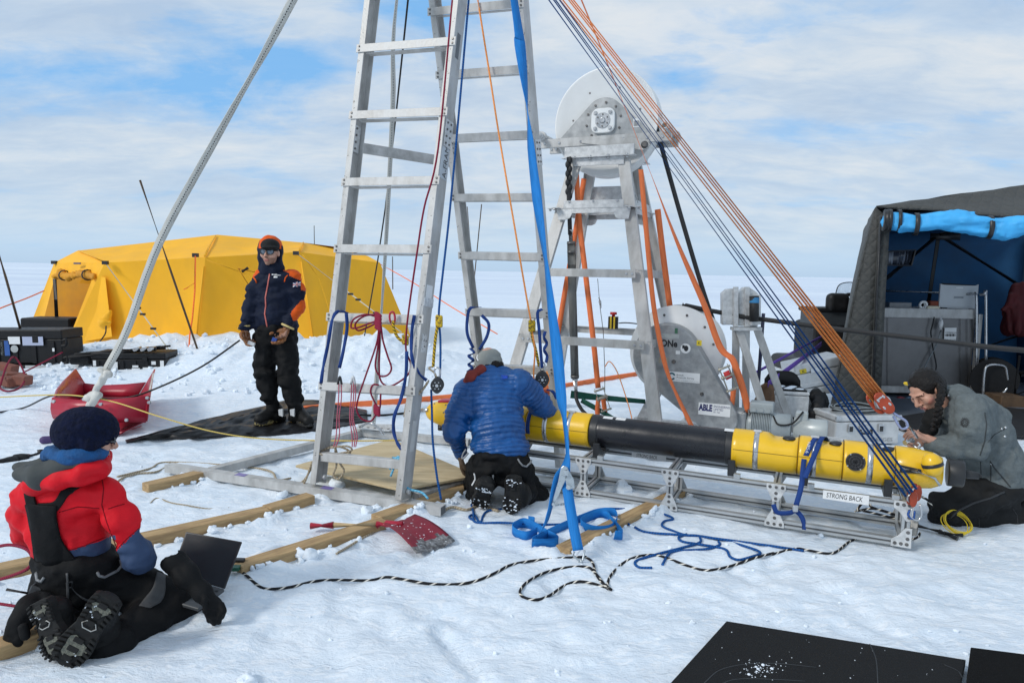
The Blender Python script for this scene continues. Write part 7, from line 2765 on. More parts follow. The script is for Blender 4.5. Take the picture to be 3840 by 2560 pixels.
# loose webbing standing on edge
for pts in (((395, 1030), (320, 1060), (245, 1040), (225, 1000), (290, 975), (360, 985), (375, 960), (335, 950)), ((225, 1000), (300, 965), (390, 1000), (450, 1040), (540, 1095), (460, 1112), (360, 1108), (440, 1060), (540, 1010), (640, 965), (720, 930), (800, 900), (880, 890), (935, 905), (945, 960), (900, 1010), (800, 1020), (720, 995), (700, 960), (800, 915), (870, 912), (905, 950), (985, 1050), (930, 1055))):
 P = [gs(1800 + .542 * x, 1450 + .542 * y, 0.028) for x, y in pts]
 strap('strap_tail', None, None, P, 0.054, M_BLW, Z3, parent=rt)
# working lines on the near ladder
t = thing('crimson_rope', 'crimson rope coil hitched to a rung of the near ladder, loops hanging', 'rope', LL.row(1191))
Yr = 4.60
R_ = lambda pts, r=0.0062, m=None, sub=7, nm='rope_loop', par=None: MB().tube(spline([at(1000 + .5739 * x, 800 + .574 * y, Y_) for x, y, Y_ in pts], sub), r, 8).build(nm, m or M_REDR, par or t)
R_([(1213, -1390, 4.70), (1120, -420, 4.58), (1030, -40, 4.52), (985, 240, 4.49), (930, 620, 4.47), (912, 790, 4.48), (912, 900, 4.50), (940, 980, 4.54), (925, 1050, 4.53), (850, 1110, 4.53), (790, 1128, 4.53), (745, 1090, 4.53), (735, 1000, 4.53), (740, 760, 4.55)])
R_([(735, 680, 4.55), (650, 660, 4.52), (570, 690, 4.52), (552, 745, 4.5), (600, 745, 4.5), (680, 715, 4.52), (735, 700, 4.5)])
R_([(735, 660, 4.55), (640, 670, 4.54), (580, 720, 4.54), (600, 765, 4.52), (690, 730, 4.52), (735, 700, 4.5)])
R_([(735, 740, 4.54), (715, 860, 4.53), (640, 1080, 4.52), (600, 1200, 4.52), (588, 1280, 4.52), (620, 1340, 4.52), (680, 1355, 4.52), (715, 1310, 4.52), (735, 1270, 4.52)])
R_([(740, 740, 4.54), (725, 880, 4.53), (710, 1000, 4.52), (740, 1060, 4.52), (790, 1055, 4.52), (815, 1010, 4.52), (790, 930, 4.53), (760, 830, 4.54), (748, 740, 4.54)])
R_([(735, 1120, 4.52), (695, 1120, 4.52), (680, 1165, 4.52), (705, 1230, 4.52), (738, 1275, 4.52), (745, 1180, 4.52)])
for c, a, r in (((728, 705), 46, 0.020), ((720, 1285), 24, 0.017)):
 k = SDF(0.005, 0.006)
 for i in range(5):
  y = c[1] - a + 2 * a * i / 4
  k.cap(at(1000 + .574 * (c[0] - 14), 800 + .574 * (y - 8), 4.51), at(1000 + .574 * (c[0] + 14), 800 + .574 * (y + 10), 4.50), r * 0.62)
 k.build('hitch', M_REDR, t)
k = MB().tube(spline([at(1000 + .574 * x, 800 + .574 * y, 4.53) for x, y in ((810, 715), (803, 680), (808, 650), (828, 645), (838, 680), (832, 720), (812, 725))], 5), 0.007, 8).build('carabiner', M_REDP, t)
yt = thing('yellow_lanyard', 'yellow and black lanyard knotted between red carabiner and crimson rope', 'lanyard', at(1480, 1220, 4.55))
R_([(825, 700, 4.52), (830, 750, 4.52), (850, 800, 4.52), (880, 830, 4.52), (910, 835, 4.52)], 0.010, M_YBR, par=yt, nm='lanyard_cord')
k = SDF(0.005, 0.006)
for i in range(5):
 k.cap(at(1000 + .574 * 892, 800 + .574 * (800 + i * 12), 4.51), at(1000 + .574 * 920, 800 + .574 * (806 + i * 12), 4.51), 0.010)
k.build('knot', M_YBK, yt)
# navy line with its black block beside the near ladder
t = thing('navy_hoist_line', 'navy rope with yellow lanyard and black pulley hanging beside the near ladder', 'rope', at(1625, 1440, 4.55))
R_([(1320, -1390, 4.85), (1250, -590, 4.72), (1195, 0, 4.62), (1150, 400, 4.56), (1132, 560, 4.54), (1125, 680, 4.53), (1135, 820, 4.53), (1135, 980, 4.53), (1130, 1090, 4.53)], 0.0075, M_NAVR, nm='line')
R_([(1075, 1150, 4.53), (1080, 1300, 4.50), (1085, 1480, 4.46), (1110, 1700, 4.42), (1140, 1870, 4.38)], 0.0075, M_NAVR, nm='line')
R_([(1125, 690, 4.52), (1105, 800, 4.52), (1095, 900, 4.52), (1088, 1000, 4.52)], 0.010, M_YBR, nm='lanyard_cord')
k = SDF(0.005, 0.006)
for i in range(6):
 k.cap(at(1000 + .574 * 1112, 800 + .574 * (672 + i * 12), 4.52), at(1000 + .574 * 1140, 800 + .574 * (676 + i * 12), 4.52), 0.011)
k.build('knot', M_YBK, t)
def block(par, c, Y, s=1.0):
 """black cheek pulley with a swivel carabiner"""
 b = MB()
 o = at(*c, Y)
 ring = [(X3 * (math.cos(a) * (0.036 + 0.006 * math.cos(2 * a))) + Z3 * (math.sin(a) * 0.052)) * s for a in [i * math.pi / 12 for i in range(24)]]
 for dy in (-0.028, 0.016):
  b.prism([o + v + Y3 * dy for v in ring], (0, 0.010, 0))
 po = b.build('pulley_cheek', M_BLACKP, par, bevel=0.003)
 b = MB().lathe(o - Y3 * 0.016, Y3, [(0, 0.03 * s), (0.012, 0.022 * s), (0.02, 0.022 * s), (0.03, 0.03 * s)], 20)
 b.build('sheave', M_STEEL, par)
 b = MB().lathe(o - Y3 * 0.030, -Y3, [(0, 0.012), (0.006, 0.010)], 12)
 for i in range(6):
  a = i * math.pi / 3
  b.cyl(o - Y3 * 0.029 + (X3 * math.cos(a) + Z3 * math.sin(a)) * 0.024, o - Y3 * 0.033 + (X3 * math.cos(a) + Z3 * math.sin(a)) * 0.024, 0.004, n=6)
 b.build('axle', M_STEEL, po)
 tp = o + Z3 * 0.055 * s
 MB().tube(spline([tp + V((-0.012, 0, -0.01)), tp + V((-0.02, 0, 0.04)), tp + V((0, 0, 0.06)), tp + V((0.018, 0, 0.04)), tp + V((0.012, 0, -0.01))], 4), 0.006, 8).build('carabiner', M_STEEL, par)
block(t, (1640, 1443), 4.5, 1.05)
R_([(1088, 1000, 4.52), (1060, 1010, 4.5), (1095, 1040, 4.5), (1110, 1070, 4.5)], 0.006, M_BEIR, nm='lanyard_cord')
R_([(1060, 1090, 4.5), (1020, 1150, 4.5), (970, 1200, 4.5), (920, 1225, 4.52), (900, 1330, 4.5)], 0.008, M_BEIR, nm='lashing')
# orange line on the far ladder
t = thing('orange_hoist_line', 'orange flecked rope with black pulley hanging on the far ladder', 'rope', at(2030, 1430, 5.1))
R_([(1380, -1390, 5.2), (1450, -950, 5.2), (1520, -500, 5.18), (1605, 0, 5.12), (1690, 500, 5.08), (1728, 710, 5.06)], 0.0066, M_ORR, nm='line')
R_([(1730, 710, 5.05), (1735, 800, 5.04), (1760, 900, 5.03), (1780, 1000, 5.03)], 0.011, M_YBR, nm='lanyard_cord')
R_([(1735, 770, 5.03), (1752, 900, 5.02), (1745, 1060, 5.02), (1770, 1130, 5.0), (1820, 1130, 5.0), (1845, 1090, 5.0), (1830, 1030, 5.02)], 0.0066, M_ORR, nm='line')
k = SDF(0.005, 0.006)
for i in range(6):
 k.cap(at(1000 + .574 * 1718, 800 + .574 * (705 + i * 12), 5.04), at(1000 + .574 * 1748, 800 + .574 * (708 + i * 12), 5.04), 0.011)
k.build('knot', M_YBK, t)
block(t, (2033, 1422), 5.02, 1.25)
MB().box(at(2038, 1478, 5.0), 0.09, 0.05, 0.07).build('orange_pouch', mat('orange_pouch', (0.66, 0.10, 0.03), 0.6), t, bevel=0.01)
# navy lashing straps looped over rungs
for lab, loops in (
  ('navy strap looped over the near ladder rung at its far left stile', [[(2, 0), (530, 650, 4.62), (470, 640, 4.56), (430, 690, 4.55), (400, 860, 4.56), (370, 1000, 4.58), (355, 1110, 4.6)], [(2, 0), (520, 650, 4.68), (525, 750, 4.7), (500, 900, 4.7), (475, 1010, 4.7)]]),
  ('long navy strap tail hanging from the near ladder by its right stile', [[(2, 0), (965, 665, 4.5), (950, 760, 4.48), (945, 900, 4.46), (960, 980, 4.46), (1000, 1050, 4.47), (1045, 1090, 4.5)], [(2, 0), (915, 900, 4.46), (910, 1050, 4.45), (880, 1200, 4.44), (835, 1320, 4.43), (830, 1420, 4.43), (850, 1490, 4.42), (880, 1540, 4.4)]]),
  ('navy strap bow hanging from the far ladder rung above the beanie', [[(2, 0), (1400, 612, 5.1), (1330, 620, 5.05), (1310, 700, 5.03), (1312, 790, 5.03), (1350, 880, 5.05)], [(2, 0), (1405, 665, 5.04), (1450, 720, 5.02), (1440, 800, 5.02), (1390, 890, 5.02)], [(2, 0), (1330, 880, 5.05), (1355, 910, 5.0), (1320, 930, 5.02), (1350, 960, 5.0), (1320, 985, 5.02), (1345, 1010, 5.0), (1310, 1035, 5.02)]]),
  ('navy strap twisted down the right stile of the far ladder', [[(2, 0), (1800, 625, 5.0), (1770, 650, 4.98), (1780, 760, 4.98), (1790, 900, 4.98), (1800, 1010, 4.98)], [(2, 0), (1820, 770, 4.98), (1812, 810, 4.95), (1830, 850, 4.98), (1812, 890, 4.95), (1832, 930, 4.98), (1825, 975, 4.96)], [(2, 0), (1830, 1150, 4.96), (1870, 1165, 4.94), (1895, 1210, 4.94)]])):
 t = thing('lashing_strap', lab, 'strap', at(1000 + .574 * loops[0][2][0], 800 + .574 * loops[0][2][1], loops[0][2][2]), 'navy straps on the ladder rungs')
 for i, l in enumerate(loops):
  P = [at(1000 + .574 * x, 800 + .574 * y, Y_) for x, y, Y_ in l[1:]]
  so = strap('webbing', None, None, P, 0.023, M_NAVW, parent=t, twist=((0, 0), (0.3, 20), (0.6, -20), (1, 25)) if len(l) < 7 else ((0, 0), (0.2, 50), (0.4, -40), (0.6, 50), (0.8, -40), (1, 30)))
# pale pink cords from the lower rung
for i, (x, lab) in enumerate(((478, 'thin pink cord bight hanging from the low rung near the far stile'), (565, 'doubled pink cords hanging from the low rung under a grey shackle'))):
 t = thing('pink_cord', lab, 'cord', at(1000 + .574 * x, 1430, 4.6))
 for dx in ((-6, 8) if i == 0 else (-10, 2, 12)):
  R_([(x + dx, 1095, 4.58), (x + dx * 1.3, 1200, 4.58), (x - 12 + dx, 1330, 4.58), (x + dx * 1.5 - (15 if i == 0 else -8), 1450, 4.56), (x + dx - (35 if i == 0 else -4), 1525, 4.54)], 0.004, M_PINKR, nm='cord_strand', par=t)
 MB().tube(spline([at(1000 + .574 * (x - 14), 1440, 4.56), at(1000 + .574 * x, 1412, 4.55), at(1000 + .574 * (x + 12), 1440, 4.56)], 5), 0.008, 8).build('shackle', M_GALV if i else M_BLACKP, t)
# lashings round the frame's foot
t = thing('beige_lashing', 'beige flecked rope wound round the foot of the near ladder', 'rope', at(1200, 1710, 4.75))
for pts in (((1190, 1730, 4.72), (1210, 1690, 4.72), (1260, 1672, 4.7), (1310, 1690, 4.7), (1300, 1705, 4.7), (1240, 1700, 4.7), (1180, 1740, 4.72), (1140, 1800, 4.75), (1108, 1815, 4.8)), ((1255, 1670, 4.7), (1262, 1740, 4.66), (1250, 1780, 4.66), (1270, 1795, 4.65), (1290, 1765, 4.66), (1275, 1735, 4.66), (1258, 1680, 4.7)), ((1170, 1730, 4.72), (1150, 1790, 4.7), (1135, 1820, 4.72)), ((1200, 1700, 4.7), (1180, 1770, 4.68), (1178, 1815, 4.7)), ((1230, 1680, 4.66), (1300, 1672, 4.66), (1315, 1690, 4.66), (1230, 1705, 4.66), (1195, 1700, 4.66))):
 MB().tube(spline([at(*p) for p in pts], 6), 0.0072, 8).build('turn', M_BEIR, t)
rope('beige_rope', 'beige rope lying from the frame corner towards the red jacket', 'rope', [(1090, 1795), (1040, 1800), (980, 1760), (640, 1735), (560, 1760), (440, 1790)], 0.008, M_BEIR)
rope('beige_rope', 'second beige rope looping on the snow left of the frame corner', 'rope', [(648, 1738), (590, 1770), (520, 1778), (460, 1795), (420, 1830)], 0.008, M_BEIR)
rope('string', 'short knotted string lying alone between the timber beams', 'string', [(565, 1885), (590, 1868), (640, 1885), (700, 1895), (780, 1908), (860, 1905)], 0.004, M_BEIR)
rope('string', 'frayed dark cord end lying by the shovel blade', 'string', [(1262, 2078), (1310, 2050), (1360, 2020), (1430, 1985)], 0.007, M_BEIR)
rope('beige_rope', 'beige rope end lying behind the boots of the blue down jacket', 'rope', [(1655, 1920), (1700, 1905), (1750, 1915), (1800, 1900), (1870, 1920)], 0.010, M_BEIR)
t = thing('light_blue_rope', 'frayed light blue rope tied to the cross-member by the near right stile', 'rope', at(1500, 1730, 4.45))
for pts in (((1480, 1722, 4.5), (1495, 1712, 4.46), (1508, 1740, 4.44), (1500, 1790, 4.42), (1530, 1830, 4.4), (1580, 1845, 4.36), (1605, 1868, 4.32)), ((1495, 1715, 4.48), (1475, 1735, 4.46), (1462, 1760, 4.45)), ((1490, 1716, 4.48), (1480, 1745, 4.45), (1465, 1785, 4.44)), ((1472, 1715, 4.48), (1500, 1722, 4.44), (1505, 1745, 4.45), (1478, 1745, 4.44))):
 MB().tube(spline([at(*p) for p in pts], 6), 0.0075, 8).build('strand', M_LBR, t)
# orange straps of the tower
T_ = lambda pts, w=0.052, tw=None, **k: strap('webbing', None, None, [at(*p) for p in pts], w, M_ORW, tw is None and X3 or X3, parent=t, twist=tw, **k)
def ratchet(par, c, Y, ax, s=1.0):
 b = MB()
 o, u = at(*c, Y), V(ax).normalized()
 w = u.cross(Y3).normalized()
 for sg in (-1, 1):
  b.prism([o + (w * (0.035 * sg) + u * x + Y3 * -z) * s for x, z in ((-0.09, 0.01), (-0.04, 0.03), (0.06, 0.035), (0.12, 0.02), (0.12, 0.0), (-0.09, 0.0))], w * 0.005)
 for x, r in ((-0.07, 0.010), (0.0, 0.016), (0.11, 0.009)):
  b.cyl(o + (u * x - Y3 * 0.015 - w * 0.045) * s, o + (u * x - Y3 * 0.015 + w * 0.05) * s, r)
 b.build('ratchet_buckle', mat('worn_zinc', (0.38, 0.36, 0.30), 0.4, 0.6, var=0.25, scale=20), par, bevel=0.0015)
dn = lambda a, b: at(*b) - at(*a)
t = thing('ratchet_strap', 'orange tie-down from the frame head to the winch, bowed over its ratchet', 'ratchet strap', at(2820, 1560, 6.0))
T_([(1722, -1100, 5.3), (2180, 0, 5.55), (2330, 370, 5.72), (2440, 650, 5.8), (2543, 917, 5.88), (2640, 1140, 5.95), (2700, 1300, 5.98), (2745, 1345, 5.96), (2765, 1395, 5.96), (2785, 1455, 6.0), (2808, 1545, 6.0)], [0.06 - 0.035 * math.exp(-((i - 14) / 7) ** 2) for i in range(61)], ((0, 60), (0.2, 70), (0.3, 75), (0.45, 30), (0.6, 10), (1, 0)))
T_([(2750, 1460, 6.02), (2745, 1530, 6.02), (2735, 1612, 6.0)], 0.05, ((0, 0), (1, 70)))
ratchet(t, (2724, 1410), 5.93, dn((2712, 1365, 6), (2745, 1450, 6)), 1.15)
MB().tube([at(x, y, 5.98) for x, y in ((2795, 1540), (2782, 1548), (2805, 1575), (2812, 1568), (2806, 1535))], 0.007, 6).build('hook', M_BOLT, t)
strap('red_webbing', None, None, [at(2722, 1392, 5.9), at(2735, 1420, 5.9)], 0.055, mat('red_blue_tab', (0.5, 0.03, 0.03), 0.6), parent=t)
t = thing('ratchet_strap', 'orange strap down the tower inside its far left leg with a buckle', 'ratchet strap', at(2240, 1560, 6.7))
T_([(2161, 648, 6.75), (2172, 826, 6.7), (2193, 1004, 6.65), (2225, 1275, 6.55), (2243, 1455, 6.5)])
T_([(2245, 1490, 6.5), (2240, 1540, 6.5), (2246, 1590, 6.45)], 0.045)
T_([(2262, 1495, 6.5), (2270, 1550, 6.5), (2280, 1600, 6.45)], 0.045)
ratchet(t, (2256, 1490), 6.46, dn((2248, 1450, 6.5), (2275, 1530, 6.5)), 1.15)
t = thing('ratchet_strap', 'orange strap crossing behind the steel probe to the tower left', 'ratchet strap', at(2085, 1340, 7))
T_([(2190, 670, 7.0), (2152, 906, 7.0), (2118, 1095, 7.0), (2091, 1261, 6.95), (2080, 1350, 6.9)])
t = thing('ratchet_strap', 'orange strap lying along the front right tower leg and over the winch cover', 'ratchet strap', at(2593, 1600, 5.9))
T_([(2403, 636, 6.2), (2417, 791, 6.12), (2445, 1095, 5.98), (2468, 1245, 5.95), (2498, 1380, 5.93), (2536, 1476, 5.92), (2595, 1600, 5.9)], 0.046, ((0, 10), (0.6, 15), (0.8, 50), (1, 20)))
t = thing('ratchet_strap', 'orange strap falling behind the white winch drum beside a grey leg', 'ratchet strap', at(2512, 1150, 7))
T_([(2466, 785, 6.7), (2486, 950, 6.75), (2512, 1150, 6.8)], 0.058)
t = thing('green_strap', 'dark green strap lying behind the vehicle under the tower', 'strap', gs(2250, 1500))
strap('webbing', None, None, [at(2140, 1478, 6.9), at(2250, 1490, 6.9), at(2420, 1505, 6.7)], [0.08 - 0.003 * i for i in range(13)], M_GRNW, Z3, parent=t)
strap('webbing', None, None, [at(2180, 1500, 6.6), at(2260, 1545, 6.5), at(2330, 1590, 6.2)], 0.05, M_GRNW, Z3, parent=t)
# hose and probe of the tower
t = thing('drill_probe', 'long dark steel probe hanging on a black hose inside the tower', 'probe', at(2160, 1420, 6.65))
k = at(2140, 890, 6.65)
MB().tube([at(2133, 590, 6.68), at(2133, 740, 6.66), at(2138, 880, 6.65)], 0.021, 10).build('hose', M_RUBBER, t)
b = MB()
for i in range(9):
 b.ball(at(2133 + 5 * (-1) ** i, 600 + i * 17, 6.665), (0.022, 0.022, 0.034), n=8, m=6)
b.build('hose_wrap', M_RUBBER, t)
MB().tube([at(2139, 862, 6.65), at(2141, 905, 6.65)], [0.022, 0.018], 12).build('coupling', M_STEEL, t)
MB().tube([at(2142, 905, 6.65), at(2146, 1080, 6.65), at(2156, 1418, 6.65)], 0.040, 16).build('barrel', mat('dark_steel', (0.10, 0.10, 0.095), 0.42, 0.5, c2=(0.20, 0.20, 0.19), scale=6, stretch=(4, 4, 0.5)), t)
b = MB()
for y in (912, 945, 1410):
 b.lathe(at(2142 + (y - 905) * 0.027, y, 6.65) - Z3 * 0.01, Z3, [(0, 0.0425), (0.02, 0.0425)], 18)
b.build('barrel_collar', M_BOLT, t)
MB().tube([at(2156, 1418, 6.65), at(2157, 1432, 6.65), at(2160, 1470, 6.6)], [0.03, 0.022, 0.016], 12).build('coupling', M_STEEL, t)
MB().tube(spline([at(2160, 1465, 6.6), at(2163, 1500, 6.55), at(2190, 1545, 6.5), at(2240, 1575, 6.45), at(2320, 1600, 6.4), at(2420, 1615, 6.3)], 6), 0.018, 10).build('hose', M_RUBBER, t)
HCc = V((TC.x, TC.y, ZT + 0.37))
rope('drill_hose', 'thick black hose falling from the sheave disc down to the winch drum', 'hose', [HCc + TU * 0.43 + Z3 * 0.18, HCc + TU * 0.46 + Z3 * 0.0, at(2490, 585, 6.75), at(2562, 840, 6.72), at(2640, 1100, 6.65), at(2708, 1295, 6.55)], 0.022, M_RUBBER, n=12)
rope('drill_hose', 'thick black hose leading from the winch through the guide into the grey tent', 'hose', [at(2560, 1143, 6.5), at(2640, 1160, 6.5), at(2705, 1172, 6.45), at(2800, 1190, 6.38), at(2850, 1196, 6.33), at(2990, 1214, 6.15), at(3150, 1235, 6.0), at(3420, 1266, 5.75), at(3700, 1300, 5.5), at(3900, 1318, 5.35)], 0.0215, M_RUBBER, n=12)
t = thing('turnbuckle_wire', 'thin wire with a turnbuckle hanging from the tower brace', 'wire', at(2240, 1050, 6.6))
MB().tube([at(2241, 1045, 6.6), at(2250, 1150, 6.6), at(2262, 1240, 6.6), at(2268, 1385, 6.6), at(2268, 1480, 6.6)], 0.0035, 5).build('wire', M_BOLT, t)
MB().tube([at(2246, 1115, 6.59), at(2250, 1130, 6.59), at(2253, 1155, 6.59)], [0.007, 0.013, 0.007], 8).build('turnbuckle', M_STEEL, t)
rope('orange_tether', 'thin orange cord arching from the wire down to the snow', 'cord', [at(2268, 1375, 6.55), at(2285, 1355, 6.5), at(2310, 1385, 6.45), at(2335, 1450, 6.4), at(2360, 1530, 6.3), at(2372, 1580, 6.2)], 0.005, M_ORR)
# far lines and canes
rope('orange_line', 'thin orange line from the yellow tent down to the far snow', 'rope', [at(1425, 990, 14.4), at(1550, 1060, 13.2), at(1700, 1155, 12), at(1865, 1252, 11)], 0.009, mo_ := rope_mat('orange_line', (), ()), sub=3)
for lab, pts, r in (('tall bamboo cane leaning in front of the yellow tent', [at(525, 676, 10.6), at(640, 1015, 10.7), at(747, 1328, 10.8)], 0.017), ('bamboo cane leaning at the edge by the black cases', [at(-20, 900, 10.2), at(20, 1035, 10.2), at(78, 1240, 10.3)], 0.017), ('thin aerial standing on the yellow tent roof', [at(1178, 846, 14.9), at(1179, 920, 14.9)], 0.008), ('thin dark pole standing in the snow behind the yellow tent end', [at(1472, 962, 16.5), at(1473, 1085, 16.5)], 0.012), ('bare cane far behind the far ladder, leaning right', [at(1806, 766, 16), at(1782, 1010, 16), at(1770, 1130, 16)], 0.012), ('bare cane far behind the far ladder, leaning left', [at(1752, 775, 16.4), at(1771, 990, 16.4), at(1785, 1120, 16.4)], 0.012)):
 o = MB().tube(pts, r, 6).build('cane' if 'cane' in lab else 'aerial' if 'aerial' in lab else 'pole', M_BAMB if 'cane' in lab else M_BOLT, origin=pts[-1])
 tag(o, lab, 'cane' if 'cane' in lab else 'aerial' if 'aerial' in lab else 'pole')
rope('yellow_line', 'long pale yellow cord slung low over the red sledge to the plywood', 'cord', [at(-30, 1490, 6.2), at(210, 1480, 5.9), at(330, 1488, 5.7), at(440, 1510, 5.6), at(600, 1562, 5.45), at(800, 1618, 5.4), at(1000, 1645, 5.35), at(1300, 1652, 5.2), at(1500, 1650, 5.15)], 0.0055, M_YELR)
rope('black_cable', 'black cable running from the red sledge up to the standing person\'s glove', 'cable', [gs(-20, 1555, 0.02), gs(90, 1535, 0.02), at(200, 1482, 6.6), at(330, 1490, 6.4), at(470, 1492, 6.4), at(600, 1450, 6.4), at(760, 1372, 6.45), at(900, 1275, 6.6)], 0.009, M_BLK)
strap('orange_hose', 'flat orange hose lying across the snow behind the frame', 'hose', [(1140, 1542), (1290, 1528), (1480, 1515), (1650, 1500), (1900, 1478), (2100, 1456), (2250, 1430), (2390, 1408)], 0.11, M_ORW, Z3, t=0.03)
rope('black_cable', 'black cable lying beside the flat orange hose', 'cable', [(1130, 1530), (1250, 1550), (1420, 1560), (1560, 1545), (1660, 1525)], 0.012, M_BLK)
rope('crimson_rope', 'crimson rope loop lying at the hip of the red jacket', 'rope', [at(-20, 2050, 3.0), at(40, 2042, 2.95), at(100, 2058, 2.9), at(122, 2095, 2.86), at(105, 2130, 2.86), at(50, 2155, 2.9), at(-30, 2180, 2.95)], 0.0075, M_REDR)
rope('crimson_rope', 'crimson rope end lying behind the boots of the red jacket', 'rope', [at(-20, 2260, 2.8), at(60, 2272, 2.76), at(125, 2285, 2.74)], 0.0065, M_REDR)
# ropes loose on the snow
z5 = lambda pts: [(1000 + .5102 * x, 1500 + .5102 * y) for x, y in pts]
z6 = lambda pts: [(1800 + .542 * x, 1450 + .542 * y) for x, y in pts]
z7 = lambda pts: [(2700 + .5103 * x, 1350 + .5103 * y) for x, y in pts]
bw = thing('braided_rope', 'black and white braided rope snaking from the laptop to the cradle end', 'rope', gs(1800, 2180))
for pts in ([(900, 2142), (930, 2165), (960, 2192)] + z5([(0, 1393), (170, 1380), (350, 1337), (500, 1327), (750, 1330), (880, 1306), (1000, 1322), (1200, 1355), (1400, 1358), (1550, 1330), (1690, 1270), (1800, 1215), (2000, 1180), (2300, 1158)]) + z6([(740, 1188), (782, 1225), (798, 1290), (840, 1355), (905, 1406)]),
   z6([(915, 1412), (870, 1385), (820, 1320), (780, 1275), (735, 1250), (600, 1255), (450, 1290), (335, 1350), (278, 1415), (300, 1460), (390, 1478), (480, 1450), (580, 1382), (680, 1352), (790, 1368), (890, 1405)]),
   z6([(885, 1400), (882, 1370), (905, 1310), (980, 1232), (1080, 1182), (1200, 1167), (1300, 1192), (1420, 1237), (1530, 1270), (1620, 1270), (1750, 1240), (1900, 1190), (2029, 1155)]) + z7([(390, 1430), (550, 1390), (640, 1400), (780, 1425), (860, 1410), (950, 1340), (1070, 1297), (1180, 1312), (1300, 1337), (1440, 1312), (1470, 1275)]),
   ):
 rope('rope_run', None, None, pts, 0.0070, M_BWR, parent=bw)
for pts in (z7([(1000, 1130), (1040, 1075), (1075, 1065)]), z7([(990, 1130), (1130, 1110), (1290, 1155), (1330, 1185)]), z7([(1100, 1070), (1120, 1100), (1270, 1150)]), z7([(1030, 1120), (1200, 1160), (1320, 1190)]), z7([(1480, 1020), (1530, 1050), (1560, 1100)])):
 rope('rope_run', None, None, [(x, y - 10, 4.25) for x, y in pts], 0.0075, M_BWR, parent=bw)
nv = thing('navy_rope', 'navy rope lying in loose loops on the snow before the cradle', 'rope', gs(2560, 2020))
for pts in (z6([(-60, 820), (-45, 880), (-40, 935), (20, 948), (150, 945), (400, 957), (590, 950), (640, 890), (600, 850), (592, 815)]), z6([(-40, 935), (-75, 905), (-40, 890), (0, 945), (25, 890), (60, 862), (150, 850)]),
   z6([(950, 920), (1060, 970), (1150, 1010), (1400, 1030), (1560, 1045), (1900, 1090), (2029, 1108), (2240, 1140)]),
   z6([(940, 925), (840, 870), (880, 848), (1000, 850), (1150, 858), (1290, 892), (1335, 920), (1275, 935), (1262, 968), (1340, 1003), (1420, 1030), (1500, 1035), (1660, 1062), (1870, 1120), (1940, 1155), (1880, 1180), (1790, 1202), (1730, 1180), (1705, 1135), (1640, 1115), (1500, 1092), (1400, 1075), (1375, 1045), (1430, 1025)]),
   z6([(1520, 1040), (1522, 1080), (1430, 1110), (1230, 1162), (1090, 1205), (1075, 1235), (1110, 1256), (1190, 1258)]), z6([(1650, 1075), (1655, 1100), (1560, 1128), (1350, 1142), (1300, 1170), (1262, 1235)])):
 rope('rope_run', None, None, pts, 0.0076, M_NAVR, parent=nv)
yc = thing('yellow_cable', 'coil of thin yellow cable with black connectors beside the kneeling grey coat', 'cable', gs(3560, 2000))
cc = gs(3578, 2000, 0.06)
for i in range(5):
 MB().tube([cc + V((math.cos(a) * (0.078 + 0.012 * math.sin(a + i)) + 0.006 * i, math.sin(a) * 0.06, 0.05 * math.sin(a) + 0.006 * i)) for a in [k * math.pi / 14 for k in range(28)]], 0.0032, 6, closed=True).build('coil_turn', mat('yellow_cable', (0.70, 0.52, 0.02), 0.45, var=0.1), yc)
for p, q, r in (((3440, 1982), (3530, 2005), 0.012), ((3520, 2003), (3590, 2030), 0.015), ((3540, 2010), (3610, 2018), 0.013)):
 MB().tube([gs(*p, 0.02), gs(*q, 0.02)], r, 10).build('connector', M_BLACKP, yc)
# navy lashing over the hull
d0 = ax_at(3042)
Pq = lambda a, r, dd=0.0: AX0 + UAX * (d0 + dd) + (-VAX * math.sin(a) + ZAX * math.cos(a)) * r
ns = thing('lashing_strap', 'navy strap over the yellow hull holding it down on the cradle', 'strap', Pq(0, 0.13), 'navy straps over the vehicle')
arc = [Pq(a, 0.1305, -0.045 * a + 0.03) for a in [-1.2 + i * 0.25 for i in range(12)]]
strap('webbing', None, None, arc + [at(3005, 1820, 4.02), at(2985, 1895, 3.98)], 0.03, M_NAVW, UAX, parent=ns)
strap('webbing', None, None, [Pq(a, 0.132, 0.06 - 0.03 * a) for a in [-0.9 + i * 0.25 for i in range(8)]] + [at(3018, 1790, 4.02)], 0.03, M_NAVW, UAX, parent=ns)
MB().text('NRS-6', at(3030, 1655, 4.0), ZAX * -1 - UAX * 0.15, UAX, 0.024, fit=0.07).build('lettering', M_PAPER, ns)
strap('strap_tail', None, None, [at(2900, 1890, 3.99), at(2915, 1920, 3.98), at(2960, 1922, 3.97), at(2985, 1915, 3.97), at(3010, 1945, 3.96), at(3015, 1985, 3.95)], 0.028, M_NAVW, Z3, parent=ns)
MB().box(at(2982, 1905, 3.96), 0.03, 0.02, 0.04).build('cam_buckle', M_STEEL, ns, bevel=0.003)
d0 = ax_at(2003)
ns = thing('lashing_strap', 'navy strap round the yellow hull beside the down jacket', 'strap', Pq(0, 0.13), 'navy straps over the vehicle')
strap('webbing', None, None, [Pq(a, 0.127) for a in [-0.8 + i * 0.28 for i in range(11)]], 0.03, M_NAVW, UAX, parent=ns)
